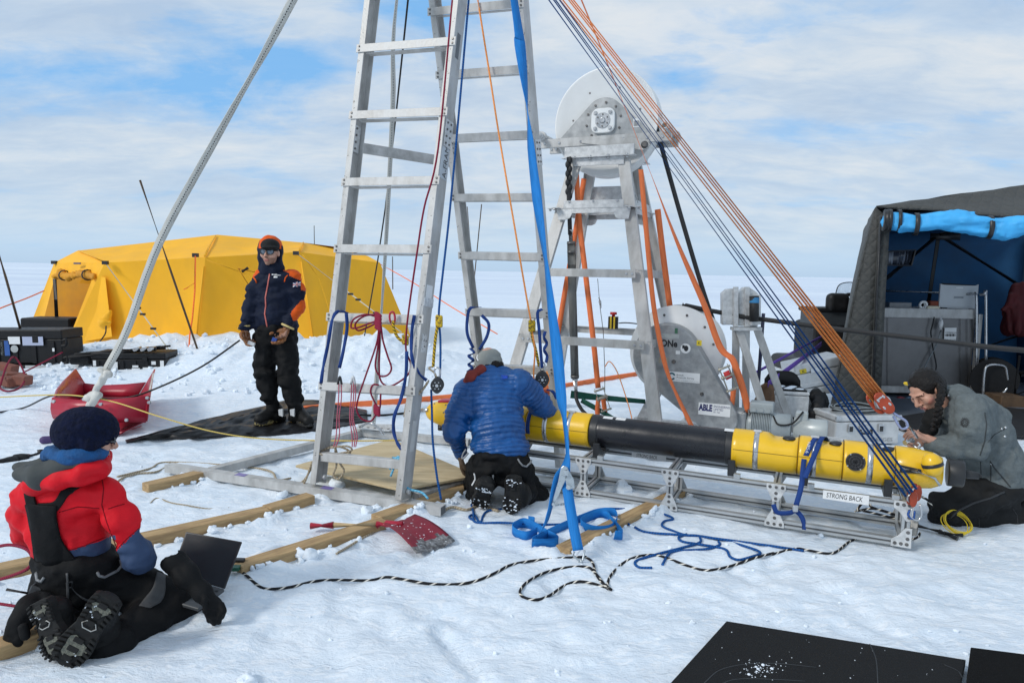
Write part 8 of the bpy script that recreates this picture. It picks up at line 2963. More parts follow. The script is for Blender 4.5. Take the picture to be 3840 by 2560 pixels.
# ---------------------------------------------------------------- timber, plywood, mats and tools
def timber(lab, p, q, w=0.10, h=0.07, top=0.055, grp='timber beams in the snow'):
 p, q = g(*p), g(*q)
 d, x, z = frame(q - p)
 b = MB()
 n = max(2, int((q - p).length / 0.15))
 P = [p.lerp(q, i / n) for i in range(n + 1)]
 for i in range(n):
  b.prof(P[i] + z * (top - h / 2), P[i + 1] + z * (top - h / 2), [(-w / 2, -h / 2), (w / 2, -h / 2), (w / 2, h / 2), (-w / 2, h / 2)], x, z) if n < 2 else None
 if n >= 2:
  b.beam(p + z * (top - h / 2), q + z * (top - h / 2), w, h)
 o = b.build('timber_beam', M_WOOD, origin=p, bevel=0.004)
 # lay the grain along the beam
 a = math.atan2(d.y, d.x)
 o.data.transform(Matrix.Rotation(-a, 4, 'Z'))
 o.rotation_euler = (0, 0, a)
 return tag(o, lab, 'beam', grp)
for l_, p, q in BEAMS:
 timber(l_, p, q, top=0.03 if 'blue strap' in l_ else 0.048)
MB_ = MB().prism([g(x, y, 0.085) for x, y in ((1108, 1752), (1500, 1842), (1790, 1790), (1470, 1652))], (0, 0, 0.018))
tag(MB_.build('plywood_board', M_PLY, origin=g(1450, 1750), bevel=0.002), 'pale plywood sheet lying inside the frame base', 'board')
sp = []
rnd = random.Random(5)
for l_, p, q in BEAMS:
 a, b_ = g(*p), g(*q)
 n = V((-(b_ - a).y, (b_ - a).x, 0)).normalized()
 if n.y > 0:
  n = -n
 for i in range(int((b_ - a).length * 16)):
  sp.append((a.lerp(b_, rnd.random()) + n * (0.055 + abs(rnd.gauss(0, 0.03))), rnd.uniform(0.007, 0.024)))
for x, y, r in ((1265, 1815, 0.06), (1060, 1850, 0.035), (1375, 1925, 0.045), (1410, 1910, 0.03), (1130, 2090, 0.035), (1165, 2095, 0.04), (2310, 1960, 0.03), (2335, 1832, 0.06), (1760, 1980, 0.02), (925, 2545, 0.03), (80, 2000, 0.02), (3080, 2000, 0.02)):
 sp.append((g(x, y), r))
for i in range(260):
 sp.append((g(rnd.uniform(100, 1700), rnd.uniform(1330, 1480)), rnd.uniform(0.012, 0.045)))
for i in range(90):
 sp.append((g(rnd.uniform(0, 3800), rnd.uniform(1700, 2540)), rnd.uniform(0.004, 0.012)))
clods('snow_lumps', sp, 3)
# shovel
sv = thing('shovel', 'crimson snow shovel with a worn blade and short wooden shaft', 'shovel', gs(1450, 1990))
a, b_, c = at(1165, 1971, 3.98), at(1250, 1968, 3.98), at(1415, 1967, 3.97)
MB().tube([a, b_], [0.020, 0.022], 12).build('grip', M_REDP, sv)
MB().tube([b_, c], 0.017, 12).build('shaft', mat('worn_ash', (0.42, 0.29, 0.14), 0.7, 0, c2=(0.56, 0.43, 0.25), scale=24, bump=0.1), sv)
MB().tube([c, at(1450, 1963, 3.96), at(1510, 1962, 3.93)], [0.023, 0.022, 0.012], 12).build('socket', M_REDP, sv)
tl, tr_, br, bl = at(1437, 1970, 3.93), at(1556, 1935, 4.06), g(1707, 2035, 0.012), g(1561, 2083, 0.012)
rows = []
for i in range(15):
 u = i / 14
 row = []
 for j in range(13):
  v = j / 12
  p = tl.lerp(tr_, v).lerp(bl.lerp(br, v), u)
  w = abs(v - 0.5) * 2
  row.append(p + V((0, 0, 0.012 * w ** 2 + 0.022 * math.sin(u * math.pi) - 0.006 * math.exp(-((v - 0.33) / 0.05) ** 2) - 0.006 * math.exp(-((v - 0.67) / 0.05) ** 2) + (0.004 * (fbm(v * 30, u * 30) if u > 0.9 else 0)))))
 rows.append(row)
b = MB().sheet(rows, 0.004)
bm = mat('worn_red_blade', (0.16, 0.010, 0.022), 0.45, 0, c2=(0.23, 0.014, 0.03), scale=9, bump=0.1, bscale=30)
bo = b.build('blade', [bm, mat('scraped_metal', (0.09, 0.085, 0.085), 0.5, 0.5, c2=(0.42, 0.42, 0.42), scale=40, bump=0.5, bscale=80)], sv)
for p in bo.data.polygons:
 w_ = p.center + bo.parent.location
 u = (w_ - tl).dot((bl - tl).normalized()) / (bl - tl).length
 v = (w_ - tl).dot((tr_ - tl).normalized()) / (tr_ - tl).length
 if u > 0.72 + 0.10 * float(fbm(v * 4 + 3, u * 3)) + 0.10 * (v < 0.25):
  p.material_index = 1
b = MB()
for i in range(40):
 u, v = rnd.uniform(0.15, 1), rnd.uniform(0.05, 0.95)
 p = rows[int(u * 14)][int(v * 12)]
 b.box(p + V((rnd.uniform(-.01, .01), 0, 0.003)), rnd.uniform(.002, .012), rnd.uniform(.002, .006), 0.004)
b.build('stuck_snow', M_CLOD, bo)
# mats
mm_ = mat('black_foam_mat', (0.0075, 0.0078, 0.0085), 0.75, 0, c2=(0.012, 0.0125, 0.0135), scale=14, bump=0.5, bscale=130, spec=0.25)
for lab, q in (('large black mat with scuffs and crumbs of snow, nearest the viewer', ((2724, 2326), (3622, 2471), (3560, 2760), (2330, 2760))), ('smaller coarse black mat overlapping beside the large one', ((3640, 2424), (4000, 2470), (4000, 2760), (3596, 2760)))):
 z = 0.045 if 'large' in lab[:6] else 0.062
 t = thing('ground_mat', lab, 'mat', g(q[0][0] + 60, q[0][1] + 60))
 b = MB().prism([g(x, y, z) for x, y in q], (0, 0, -0.028))
 b.build('foam_sheet', mm_ if z < 0.05 else mat('coarse_black_mat', (0.009, 0.009, 0.0095), 0.9, 0, var=0.3, scale=60, bump=1.0, bscale=160, spec=0.15), t, bevel=0.003)
 if z < 0.05:
  b = MB()
  for i in range(120):
   x, y = (rnd.gauss(2850, 45), rnd.gauss(2505, 16)) if i < 85 else (rnd.uniform(2640, 3560), rnd.uniform(2360, 2600))
   r = rnd.uniform(0.0008, 0.003) if i % 13 or i > 85 else rnd.uniform(0.004, 0.009)
   p = g(x, y, z)
   if y > 2326 + (x - 2724) * 0.18:
    b.ball(p, (r, r, r * 0.6), n=6, m=4)
  b.build('snow_crumbs', M_CLOD, t)
  for pts in (((2640, 2560), (2700, 2510), (2800, 2488), (2920, 2486), (3060, 2500)), ((3262, 2412), (3285, 2470), (3292, 2560)), ((3540, 2490), (3590, 2512), (3610, 2540)), ((2690, 2570), (2760, 2545), (2900, 2545), (3020, 2552))):
   b = MB().ribbon(spline([g(x, y, z + 0.0008) for x, y in pts], 6), 0.004, Z3.cross(X3), 0.0006)
   b.build('scuff_mark', mat('grey_scuff', (0.035, 0.04, 0.045), 0.8), t)
# laptop and mitts
t = thing('laptop', 'open black laptop standing on the snow before the red jacket', 'laptop', g(760, 2205))
hl, hr = at(640, 2150, 3.17), at(842, 2206, 3.10)
up_l, up_r = at(697, 1992, 3.30), at(907, 2030, 3.23)
nn = (hr - hl).cross(up_l - hl).normalized()
nn = nn if nn.y > 0 else -nn
b = MB().prism([hl, hr, up_r, up_l], nn * 0.008)
sc = b.build('screen_lid', M_BLACKP, t, bevel=0.003)
e = 0.03
q = [hl.lerp(up_r, e), hr.lerp(up_l, e), up_r.lerp(hl, e), up_l.lerp(hr, e)]
MB().prism([p - nn * 0.001 for p in q], nn * 0.0008).build('display', mat('dark_display', (0.018, 0.022, 0.028), 0.5, 0, var=0.1, spec=0.25), sc)
f = V((-0.30, -0.95, -0.10)).normalized() * 0.17
b = MB().prism([hl + f, hr + f, hr, hl], (0, 0, -0.016))
ba = b.build('keyboard_base', mat('dark_silver', (0.07, 0.075, 0.08), 0.5, 0.3), t, bevel=0.003)
b = MB()
for i in range(5):
 for j in range(13):
  p = hl.lerp(hr, 0.07 + j * 0.072) + f * (0.18 + i * 0.13)
  b.box(p + V((0, 0, 0.001)), 0.013, 0.012, 0.002)
b.build('keys', M_BLACKP, ba)
t2 = thing('cable_adapter', 'green and black connector board joined to the braided rope by the laptop', 'adapter', gs(880, 2145))
MB().box(gs(878, 2150, 0.03), 0.06, 0.04, 0.02).build('board', mat('green_board', (0.01, 0.09, 0.05), 0.4), t2, bevel=0.002)
MB().box(gs(893, 2136, 0.05), 0.07, 0.03, 0.025).build('connector', M_BLACKP, t2, bevel=0.004)
for lab, arm, rr, fing, th in (
  ('black gauntlet mitt leaning against the knee beside the laptop', ((655, 2110, 2.93), (705, 2165, 2.9), (755, 2218, 2.88), (800, 2268, 2.87)), (.057, .048, .040, .039), ((778, 2275, 785, 2325), (795, 2280, 803, 2340), (812, 2278, 822, 2334), (826, 2268, 836, 2312)), (768, 2245, 770, 2285)),
  ('black gauntlet mitt drooping over the timber behind the boots', ((160, 2258, 2.76), (110, 2290, 2.71), (78, 2330, 2.68), (60, 2365, 2.66)), (.060, .052, .042, .038), ((72, 2370, 68, 2412), (58, 2375, 50, 2420), (45, 2370, 33, 2410), (38, 2358, 24, 2388)), (85, 2350, 92, 2385))):
 P = [at(*a) for a in arm]
 d = SDF(0.0065, 0.03).chain(P, rr)
 Yg = arm[-1][2] - .01
 for k_, (x0, y0, x1, y1) in enumerate(fing):
  m0 = at((x0 + x1) / 2 + (2 if k_ < 2 else 5), (y0 + y1) / 2, Yg - .012)
  d.cap(at(x0, y0, Yg), m0, .0185, .0175, .006).cap(m0, at(x1, y1, Yg + .004), .0172, .0145, .006)
 d.cap(at(th[0], th[1], Yg - .03), at(th[2], th[3], Yg - .035), .021, .016, .012)
 c0 = (P[0] - P[1]).normalized()
 d.cap(P[0] + c0 * .075, P[0] + c0 * .02, rr[0] * .82, rr[0] * .72, k=.006, cut=True)
 o = d.build('gauntlet_mitt', M_BLKT, origin=P[2], folds=((0.007, (11, 11, 11), 4),))
 tag(o, lab, 'glove')
# black tarpaulin under the standing person; strip at the far left
T1 = spline([V((x, y, 0)) for x, y in ((470, 1652), (700, 1600), (850, 1560), (1000, 1520), (1150, 1502), (1375, 1535))], 9)
T2 = spline([V((x, y, 0)) for x, y in ((482, 1660), (640, 1652), (850, 1640), (1000, 1636), (1150, 1626), (1380, 1588))], 9)
rows = []
for i, (a, c) in enumerate(zip(T1, T2)):
 u = i / (len(T1) - 1)
 row = []
 for j in range(25):
  v = j / 24
  e_ = min(1, 6 * v, 6 * (1 - v)) * min(1, 8 * u, 8 * (1 - u))
  p = a.lerp(c, v)
  row.append(gs(p.x, p.y + 5 * float(fbm(u * 7, v * 2, seed=4)), .006 + e_ * (.012 + .045 * abs(float(fbm(u * 3.2 + 2 * v, v * 7, oct=3, seed=6))))))
 rows.append(row)
o = MB().sheet(rows, -.006).build('tarpaulin', mat('black_tarpaulin', (0.007, 0.007, 0.008), 0.4, 0, var=0.3, scale=5, bump=0.3, bscale=9, spec=.3), origin=gs(950, 1590))
tag(o, 'rumpled black tarpaulin spread on the snow under the standing person', 'tarpaulin')
tp = SDF(0.014, 0.04)
tp.chain([gs(x, y, -0.01) for x, y in ((-40, 1742), (90, 1715), (200, 1688), (260, 1672))], (0.05, 0.045, 0.035, 0.02))
tag(tp.build('tarpaulin', mat('black_tarpaulin', ()), origin=gs(60, 1720), folds=((0.02, (4, 16, 16), 9),)), 'narrow black tarpaulin strip behind the navy knit hat', 'tarpaulin')
tp = SDF(0.012, 0.03).cap(gs(165, 1662, 0.03), gs(225, 1658, 0.03), 0.035)
tag(tp.build('stuff_sack', mat('purple_cloth', (0.07, 0.04, 0.14), 0.7), origin=gs(190, 1662)), 'small purple sack lying behind the navy knit hat', 'sack')
# ---------------------------------------------------------------- red sledge
t = thing('sledge', 'red plastic pulk sledge with one torn side, standing empty', 'sledge', gs(380, 1600))
zs = lambda x, y, Y: at(.338 * x, 1150 + .338 * y, Y)
A, B, C, D = zs(590, 1005, 6.35), zs(1650, 985, 6.35), zs(1715, 700, 8.1), zs(830, 700, 8.1)
fb = [zs(600, 1230, 6.4), zs(900, 1300, 6.25), zs(1300, 1275, 6.25), zs(1620, 1270, 6.4)]
rim = [A, A.lerp(B, .33) + V((0, -.06, -.02)), A.lerp(B, .66) + V((0, -.06, -.02)), B]
for p in fb:
 p.z = max(p.z, 0.05)
b = MB().sheet([[r.lerp(q, u) + V((0, -0.03 * math.sin(u * 3.1), 0)) for r, q in zip(rim, fb)] for u in (0, .25, .5, .75, 1)], 0.012)
b.build('front_wall', M_REDP, t)
far_l, far_r = zs(930, 850, 7.9), zs(1620, 840, 7.9)
fl_, fr_ = V((far_l.x + .05, far_l.y - .1, 0.06)), V((far_r.x - .05, far_r.y - .1, 0.06))
b = MB().sheet([[far_l, far_l.lerp(far_r, .3) - Z3 * .03, far_l.lerp(far_r, .7) - Z3 * .02, far_r], [fl_, fl_.lerp(fr_, .3), fl_.lerp(fr_, .7), fr_]], 0.012)
b.build('rear_wall', M_REDP, t)
for a0, top, f0, fl0 in ((A, [zs(590, 1005, 6.35), zs(620, 920, 6.7), zs(690, 830, 7.2), zs(830, 690, 7.9), zs(930, 850, 7.95)], fb[0], fl_), (B, [zs(1650, 985, 6.35), zs(1670, 890, 6.8), zs(1690, 760, 7.5), zs(1712, 690, 7.9), zs(1625, 840, 7.95)], fb[3], fr_)):
 b = MB().sheet([[p.lerp(f0.lerp(fl0, i / 4), u) for i, p in enumerate(top)] for u in (0, .33, .66, 1)], 0.014)
 b.build('side_wall', M_REDP, t)
MB().sheet([[fb[0], fb[1], fb[2], fb[3]], [fl_, fl_.lerp(fr_, .3), fl_.lerp(fr_, .7), fr_]], 0.012).build('floor', M_REDP, t)
MB().sheet([[zs(1150, 1285, 6.22), zs(1590, 1285, 6.3)], [gs(360, 1645, .02), gs(430, 1640, .02)], [gs(400, 1648, .012), gs(530, 1600, .012)]], 0.01).build('runner_flap', M_REDP, t)
b = MB()
for x, y in ((1410, 1255), (940, 1025), (1125, 1080), (600, 1050), (1640, 1010), (1660, 1060)):
 b.bolt(zs(x, y, 6.2), (0, -1, 0.2), 0.018, 0.02)
b.build('rivets', M_STEEL, t)
MB().tube([zs(1700, 740, 7.3), zs(1660, 930, 6.5)], 0.01, 6).build('edge_cord', mat('white_cord', (0.7, 0.62, 0.55), 0.7), t)
# ---------------------------------------------------------------- cases and boxes
def case(name, lab, cat, BL, BR, h, dep, m, ribs=0, lid=0.3, grp=None, tilt=0.0):
 BL, BR = V(BL), V(BR)
 u = (BR - BL).normalized()
 v = u.cross(Z3)
 v = v if v.y > 0 else -v
 v.normalize()
 z = v.cross(u).normalized()
 z = z if z.z > 0 else -z
 L = (BR - BL).length
 t = thing(name, lab, cat, (BL + BR) / 2, grp)
 c = (BL + BR) / 2 + v * dep / 2
 hl_ = h * (1 - lid)
 MB().box(c + z * hl_ / 2, L, dep, hl_ - 0.004, (u, v, z)).build('case_body', m, t, bevel=0.012, seg=2)
 MB().box(c + z * (hl_ + h * lid / 2), L * 1.012, dep * 1.02, h * lid - 0.004, (u, v, z)).build('lid', m, t, bevel=0.014, seg=2)
 f = BL - v * 0.002
 if ribs:
  b = MB()
  for i in range(ribs):
   b.box(f + u * L * (i + 0.5) / ribs + z * hl_ * 0.45, L * 0.05, 0.03, hl_ * 0.9, (u, v, z))
  b.build('ribs', m, t, bevel=0.005)
  for i in range(2):
   b = MB().box(f + u * L * (0.27 + 0.46 * i) + z * hl_ - v * 0.012, L * 0.07, 0.03, h * 0.22, (u, v, z))
   b.build('latch', m, t, bevel=0.006)
 return t, f, u, v, z, L
def slip(t, f, u, v, z, x0, x1, y0, y1, m, name='label_sheet', d=0.022):
 return MB().prism([f + u * x + z * y - v * d for x, y in ((x0, y0), (x1, y0), (x1, y1), (x0, y1))], -v * 0.003).build(name, m, t)
M_CASE = mat('black_case_plastic', (0.008, 0.008, 0.009), 0.5, 0, var=0.3, scale=12, bump=0.1, bscale=60, spec=0.3)
M_BSHEET = mat('pale_blue_sheet', (0.42, 0.46, 0.60), 0.5, var=0.06)
a0 = at(-110, 1362, 10.0)
lift = V((0, 0, 0.0))
t, f, u, v, z, L = case('equipment_case', 'large black wheeled case with pale paper labels, resting on another case', 'case', at(-110, 1363, 10.0), at(237, 1362, 10.0), 0.50, 0.5, M_CASE, 5, 0.28)
X_ = lambda px: (at(px, 1360, 10.0) - f).dot(u)
for x0, x1, y0, y1, m in ((95, 172, .27, .40, M_BSHEET), (42, 86, .29, .40, M_PAPER), (26, 45, .12, .34, mat('blue_tape', (0.02, 0.09, 0.32), 0.5)), (-10, 4, .16, .27, M_PAPER), (204, 212, .18, .23, M_PAPER)):
 slip(t, f, u, v, z, X_(x0), X_(x1), y0, y1, m)
MB().lathe(f + u * X_(63) + z * 0.22 - v * 0.022, -v, [(0, 0.055), (0.004, 0.055)], 24).build('round_badge', mat('pale_badge', (0.4, 0.42, 0.41), 0.4), t)
MB().text('PELICAN', f + u * X_(20) + z * 0.13 - v * 0.024, z, -u, 0.05, fit=0.19).build('lettering', mat('grey_print', (0.16, 0.18, 0.18), 0.6), t)
b = MB()
for y in (0.07, 0.33):
 b.tube(spline([f + u * L + z * y, f + u * (L + .07) + z * (y + .02), f + u * (L + .06) + z * (y - .06), f + u * L + z * (y - .07)], 5), 0.022, 8)
b.build('handle', M_CASE, t)
t, f, u, v, z, L = case('equipment_case', 'black case half buried in snow beneath the large wheeled case', 'case', at(-110, 1420, 9.9), at(100, 1420, 9.9), 0.20, 0.5, M_CASE, 0, 0.3)
slip(t, f, u, v, z, L - .25, L - .06, .08, .19, M_PAPER, d=0.006)
slip(t, f, u, v, z, L, L + .33, .05, .2, mat('clear_grey_sheet', (0.45, 0.46, 0.46), 0.3), d=0.006)
bb = g(345, 1402)
t, f, u, v, z, L = case('equipment_case', 'low black case with torn white stickers under folded poles', 'case', V((bb.x, bb.y, 0.0)), V((bb.x + 1.0, bb.y + .12, 0.0)), 0.31, 0.5, M_CASE, 6, 0.3)
for x0, x1, y0, y1 in ((.03, .07, .12, .20), (.25, .36, .06, .18), (.56, .64, .10, .13), (.55, .66, .03, .09), (.70, .84, .03, .10), (.82, .88, .14, .19), (.94, .99, .08, .2)):
 slip(t, f, u, v, z, x0 * L, x1 * L, y0, y1, M_PAPER, 'torn_sticker', 0.018)
tl_ = thing('folded_poles', 'bundle of folded black poles lying across the low black case', 'poles', f + z * 0.33)
for i in range(4):
 MB().tube([f + u * (-.30 + .03 * i) + z * (.24 + .03 * (i % 2)) + v * (.1 * i), f + u * (.86 + .04 * i) + z * (.36 + .02 * (i % 2)) + v * (.06 + .08 * i)], 0.028 - .004 * i, 8).build('pole', M_CASE, tl_)
MB().box(f + u * -.18 + z * .2 + v * .15, .3, .25, .14, (u, v, z)).build('head', M_CASE, tl_, bevel=0.03)
b = MB()
for i in range(3):
 b.cyl(f + u * (.6 + .1 * i) + z * .36 - v * .03, f + u * (.64 + .1 * i) + z * .37 + v * .1, 0.025)
b.build('clamp', M_STEEL, tl_)
o = MB().box(at(205, 1222, 13.9), 1.0, .6, .35).build('storage_box', M_CASE, origin=at(205, 1245, 13.9), bevel=0.03)
tag(o, 'black box standing inside the yellow tent doorway', 'box')
bs = thing('brick_sack', 'heap of terracotta coloured blocks with tangled red cords at the edge', 'blocks', gs(50, 1455))
for i, (x, y, s_) in enumerate(((25, 1415, .2), (62, 1440, .16), (40, 1455, .2), (85, 1450, .14), (20, 1440, .17))):
 MB().box(gs(x, y, .09 + .04 * (i < 1)), s_ * 1.3, .16, .12, (V((math.cos(i), math.sin(i) * .3, .1 * i - .2)).normalized(), *frame(V((math.cos(i), math.sin(i) * .3, .1 * i - .2)))[1:])).build('block', mat('terracotta', (0.21, 0.075, 0.05), 0.8, var=0.2) if i != 4 else mat('grey_brown', (0.17, 0.13, 0.10), 0.8), bs, bevel=0.012)
MB().tube(spline([gs(0, 1465, .05), gs(30, 1440, .25), gs(60, 1420, .3), gs(95, 1440, .12), gs(75, 1465, .04), gs(20, 1475, .03), gs(-20, 1450, .05)], 6), 0.012, 6).build('cord', M_REDR, bs)
rope('red_line', 'dark red line rising from the terracotta blocks across the black cases', 'rope', [at(60, 1410, 9.5), at(130, 1375, 9.5), at(235, 1320, 9.6)], 0.010, M_REDR)
rope('coral_line', 'coral line with a knot tied to the cane at the far left', 'rope', [at(-20, 1165, 10.2), at(20, 1148, 10.2), at(100, 1118, 10.6), at(165, 1090, 11)], 0.010, mo_)
# aluminium cases by the winch
M_AC = mat('case_aluminium', (0.50, 0.505, 0.50), 0.36, 0.45, c2=(0.66, 0.665, 0.66), scale=9, bump=0.04, bscale=60)
t, f, u, v, z, L = case('aluminium_case', 'shiny aluminium case embossed ZARGES with cables coiled on its lid', 'case', g(3128, 1668), g(3368, 1664), 0.285, 0.38, M_AC, 0, 0.22)
MB().text('ZARGES', f + u * L * .56 + z * .03 - v * .002, u, z, .05, fit=L * .34).build('lettering', mat('emboss_grey', (0.27, 0.275, 0.275), 0.4, 0.4), t)
for x in (.23, .70):
 lo_ = MB().box(f + u * L * x + z * .16 - v * .008, .055, .016, .08, (u, v, z)).build('latch', M_STEEL, t, bevel=0.004)
 MB().box(f + u * L * x + z * .155 - v * .017, .034, .004, .05, (u, v, z)).build('latch_plate', M_BLACKP, lo_)
ho_ = MB().box(f + u * L * .46 + z * .155 - v * .008, .13, .014, .06, (u, v, z)).build('handle_plate', M_STEEL, t, bevel=0.003)
MB().tube([f + u * (L * .46 - .055) + z * .15 - v * .02, f + u * (L * .46 - .05) + z * .115 - v * .035, f + u * (L * .46 + .05) + z * .115 - v * .035, f + u * (L * .46 + .055) + z * .15 - v * .02], 0.009, 8).build('handle', M_BLACKP, ho_)
for x in (0.03, .97):
 MB().box(f + u * L * x + z * .262 - v * .006, .06, .02, .045, (u, v, z)).build('corner_cap', M_STEEL, t, bevel=0.006)
cb = thing('cable_coil', 'grey cables coiled flat on the lid of the shiny aluminium case', 'cable', f + u * L * .5 + z * .29)
for i in range(6):
 MB().tube([f + u * (L * (.5 + .36 * math.cos(a) + .03 * math.sin(i + a))) + v * (.19 + .15 * math.sin(a)) + z * (.295 + .008 * i + .012 * math.sin(2 * a + i)) for a in [k * math.pi / 10 for k in range(20)]], .007, 6, closed=True).build('coil_turn', mat('grey_cable', (0.22, 0.25, 0.26), 0.5) if i % 2 else M_BLK, cb)
t, f, u, v, z, L = case('aluminium_case', 'tilted aluminium case with a yellow K label beside the grey tent', 'case', at(2990, 1452, 7.9), at(3175, 1412, 7.9), 0.26, 0.4, M_AC, 0, 0.45)
ks = slip(t, f, u, v, z, L * .10, L * .23, .15, .20, mat('yellow_label', ()), 'yellow_label', .006)
MB().text('K', f + u * L * .14 + z * .158 - v * .0105, u, z, .045).build('lettering', M_INK, ks)
MB().box(f + u * L * .42 + z * .16 - v * .01, .13, .02, .06, (u, v, z)).build('handle', M_STEEL, t, bevel=.004)
o = case('aluminium_case', 'dented aluminium case lying under the K labelled case', 'case', at(2995, 1495, 7.9), at(3190, 1462, 7.9), 0.17, 0.4, M_AC, 0, 0.4)
t, f, u, v, z, L = case('instrument_case', 'open grey instrument case with black foam and ice behind the motor', 'case', at(2888, 1560, 6.75), at(3030, 1568, 6.7), 0.26, 0.34, M_GALV, 0, 0.15)
b = MB().box(f + u * L * .5 + v * .17 + z * .265, L * .9, .28, .02, (u, v, z)).build('foam', M_CASE, t)
b = MB()
for i in range(9):
 b.ball(f + u * L * (.15 + .08 * i) + v * (.08 + .05 * (i % 4)) + z * .275, (.045, .03, .012), n=7, m=5)
b.build('ice', M_CLOD, t)
MB().sheet([[f + u * L * x + v * (.34 + .02 * k) + z * (.26 + .16 * k * (1 - (2 * x - 1) ** 4 * .6)) for x in [i / 10 for i in range(11)]] for k in (0, .5, 1)], .02).build('lid', M_CASE, t)
heap = SDF(0.018, 0.06)
for x, y, Y_, r in ((3070, 1500, 6.9, .10), (3060, 1560, 6.8, .13), (3050, 1610, 6.7, .12), (2990, 1600, 6.9, .12), (3010, 1640, 6.6, .08)):
 p = at(x, y, Y_)
 heap.ell(p, (r, r, r * .8)).cap(p, V((p.x, p.y, 0)), r, r * 1.1)
tag(heap.build('bag', M_CASE, origin=gs(3060, 1640), folds=((.03, (9, 9, 9), 3),)), 'slumped black bag behind the shiny aluminium case', 'bag')
tag(SDF(.012, .04).ell(at(2872, 1490, 6.75), (.095, .05, .16)).cap(at(2862, 1520, 6.75), at(2858, 1585, 6.7), .09).build('work_mitt', mat('brown_hide', (0.16, 0.085, 0.045), 0.8, var=0.25, scale=14, bump=.3), origin=at(2860, 1600, 6.7), folds=((.008, (14, 14, 14), 3),)), 'brown leather mitt shape standing up behind the motor', 'mitt')
for i, (p, q, w) in enumerate((((3080, 1262, 9), (2790, 1420, 6.6), .03), ((3080, 1290, 9), (2880, 1440, 6.7), .06))):
 tag(MB().ribbon(spline([at(*p), at(*q)], 4), w, Z3, .004).build('purple_strap', M_PURW, origin=at(*p)), ('narrow' if i == 0 else 'wider twisted') + ' purple strap stretched from the snowmobile towards the winch', 'strap')
tag(MB().tube([at(2863, 1175, 6.75), at(2845, 1420, 6.7), at(2842, 1470, 6.7)], .018, 8).build('stake', mat('navy_pole', (.02, .025, .07), .4), origin=at(2842, 1470, 6.7)), 'thin navy stake standing behind the trestle', 'stake')
# emergency stop box
sb = TBL.lerp(TC + Z3 * ZT, .95 / ZT)
sbr = TBR.lerp(TC + Z3 * ZT, .95 / ZT)
SB = min((sb.lerp(sbr, i / 100) for i in range(101)), key=lambda p: abs(pix(p)[0] - 2301)) + TV * -.02
SB = V((SB.x, SB.y, .99))
t = thing('stop_button', 'yellow and black striped box with red stop button on the tower brace', 'stop button', SB)
b = MB()
for i in range(5):
 b.m = i % 2
 b.box(SB + TU * (.019 * (i - 2)) + Z3 * .065, .019, .06, .13, (TU, TV, Z3))
b.build('box_body', [M_CASE, mat('safety_yellow', (.72, .50, .03), .4)], t)
MB().lathe(SB + Z3 * .13, Z3, [(0, .018), (.02, .018), (.022, .038), (.048, .036)], 14).build('button', mat('stop_red', (.55, .015, .02), .35), t)
MB().tube(spline([SB + TU * .05 + Z3 * .06, SB + TU * .15 + Z3 * .07, SB + TU * .34 + Z3 * .06], 5), .007, 6).build('button_cable', M_BLK, t)
# ---------------------------------------------------------------- snowmobile beyond the tent
zt = lambda x, y, Y=10.2: at(2900 + .3997 * x, 1000 + .3997 * y, Y)
t = thing('snowmobile', 'black snowmobile with back rest, windscreen and grey boxes behind the tent', 'snowmobile', V((zt(560, 900).x, 10.4, 0)))
d = SDF(.02, .05).box(zt(600, 335), (.165, .09, .14), rad=.08)
d.build('back_rest', M_CASE, t)
MB().box(zt(560, 480) + Y3 * .25, .58, .5, .26).build('luggage_box', mat('dark_grey_box', (.03, .036, .042), .5, bump=.1), t, bevel=.03, seg=2)
MB().box(zt(560, 408) + Y3 * .25, .62, .54, .07).build('luggage_lid', M_CASE, t, bevel=.02)
MB().box(zt(560, 720) + Y3 * .4, .56, .8, .62).build('rear_body', M_CASE, t, bevel=.06, seg=2)
MB().box(zt(620, 575) + Y3 * .1, .34, .2, .05).build('tail_light', mat('red_lens', (.5, .01, .01), .3), t, bevel=.01)
b = MB().box(V((zt(560, 900).x, 11.0, .12)), .5, 2.2, .24)
b.build('track', M_RUBBER, t, bevel=.1, seg=3)
arc = [zt(580, 270, 11.2), zt(610, 180, 11.2), zt(670, 150, 11.2), zt(760, 148, 11.2), zt(900, 170, 11.2), zt(920, 270, 11.2)]
MB().prism(spline(arc, 4), (0, .01, 0)).build('windscreen', mat('clear_screen', (.85, .9, .93), .05, trans=.92), t)
MB().tube(spline(arc, 4), .008, 6).build('windscreen_rim', M_CASE, t)
MB().tube(spline([zt(660, 350, 10.9), zt(680, 270, 10.9), zt(740, 270, 10.9), zt(760, 340, 10.9)], 4), .03, 8).build('grab_bar', M_CASE, t)
# ---------------------------------------------------------------- inside the grey tent
zi = lambda x, y, Y=9.0: at(2900 + .3997 * x, 1000 + .3997 * y, Y)
M_SHEET = mat('brushed_sheet', (0.13, 0.127, 0.127), 0.4, 0.5, c2=(0.21, 0.207, 0.207), scale=2.5, bump=0.04, bscale=30)
t = thing('steel_cabinet', 'grey sheet-metal cabinet with tubular rails inside the grey tent', 'cabinet', V((zi(1450, 1000).x, 9.2, 0)))
p, q = zi(1025, 480), zi(1900, 480)
w = q.x - p.x
c = (p + q) / 2
MB().box(V((c.x, 9.3, (c.z + .16) / 2 + .02)), w, .6, c.z - .12).build('cabinet_body', M_SHEET, t, bevel=.006)
MB().box(V((c.x, 9.3, c.z + .06)), w + .02, .64, .13).build('worktop', M_ALU, t, bevel=.008)
MB().box(V((c.x, 8.99, zi(1300, 1150).z)), w, .05, .09).build('bottom_rail', M_ALU, t, bevel=.006)
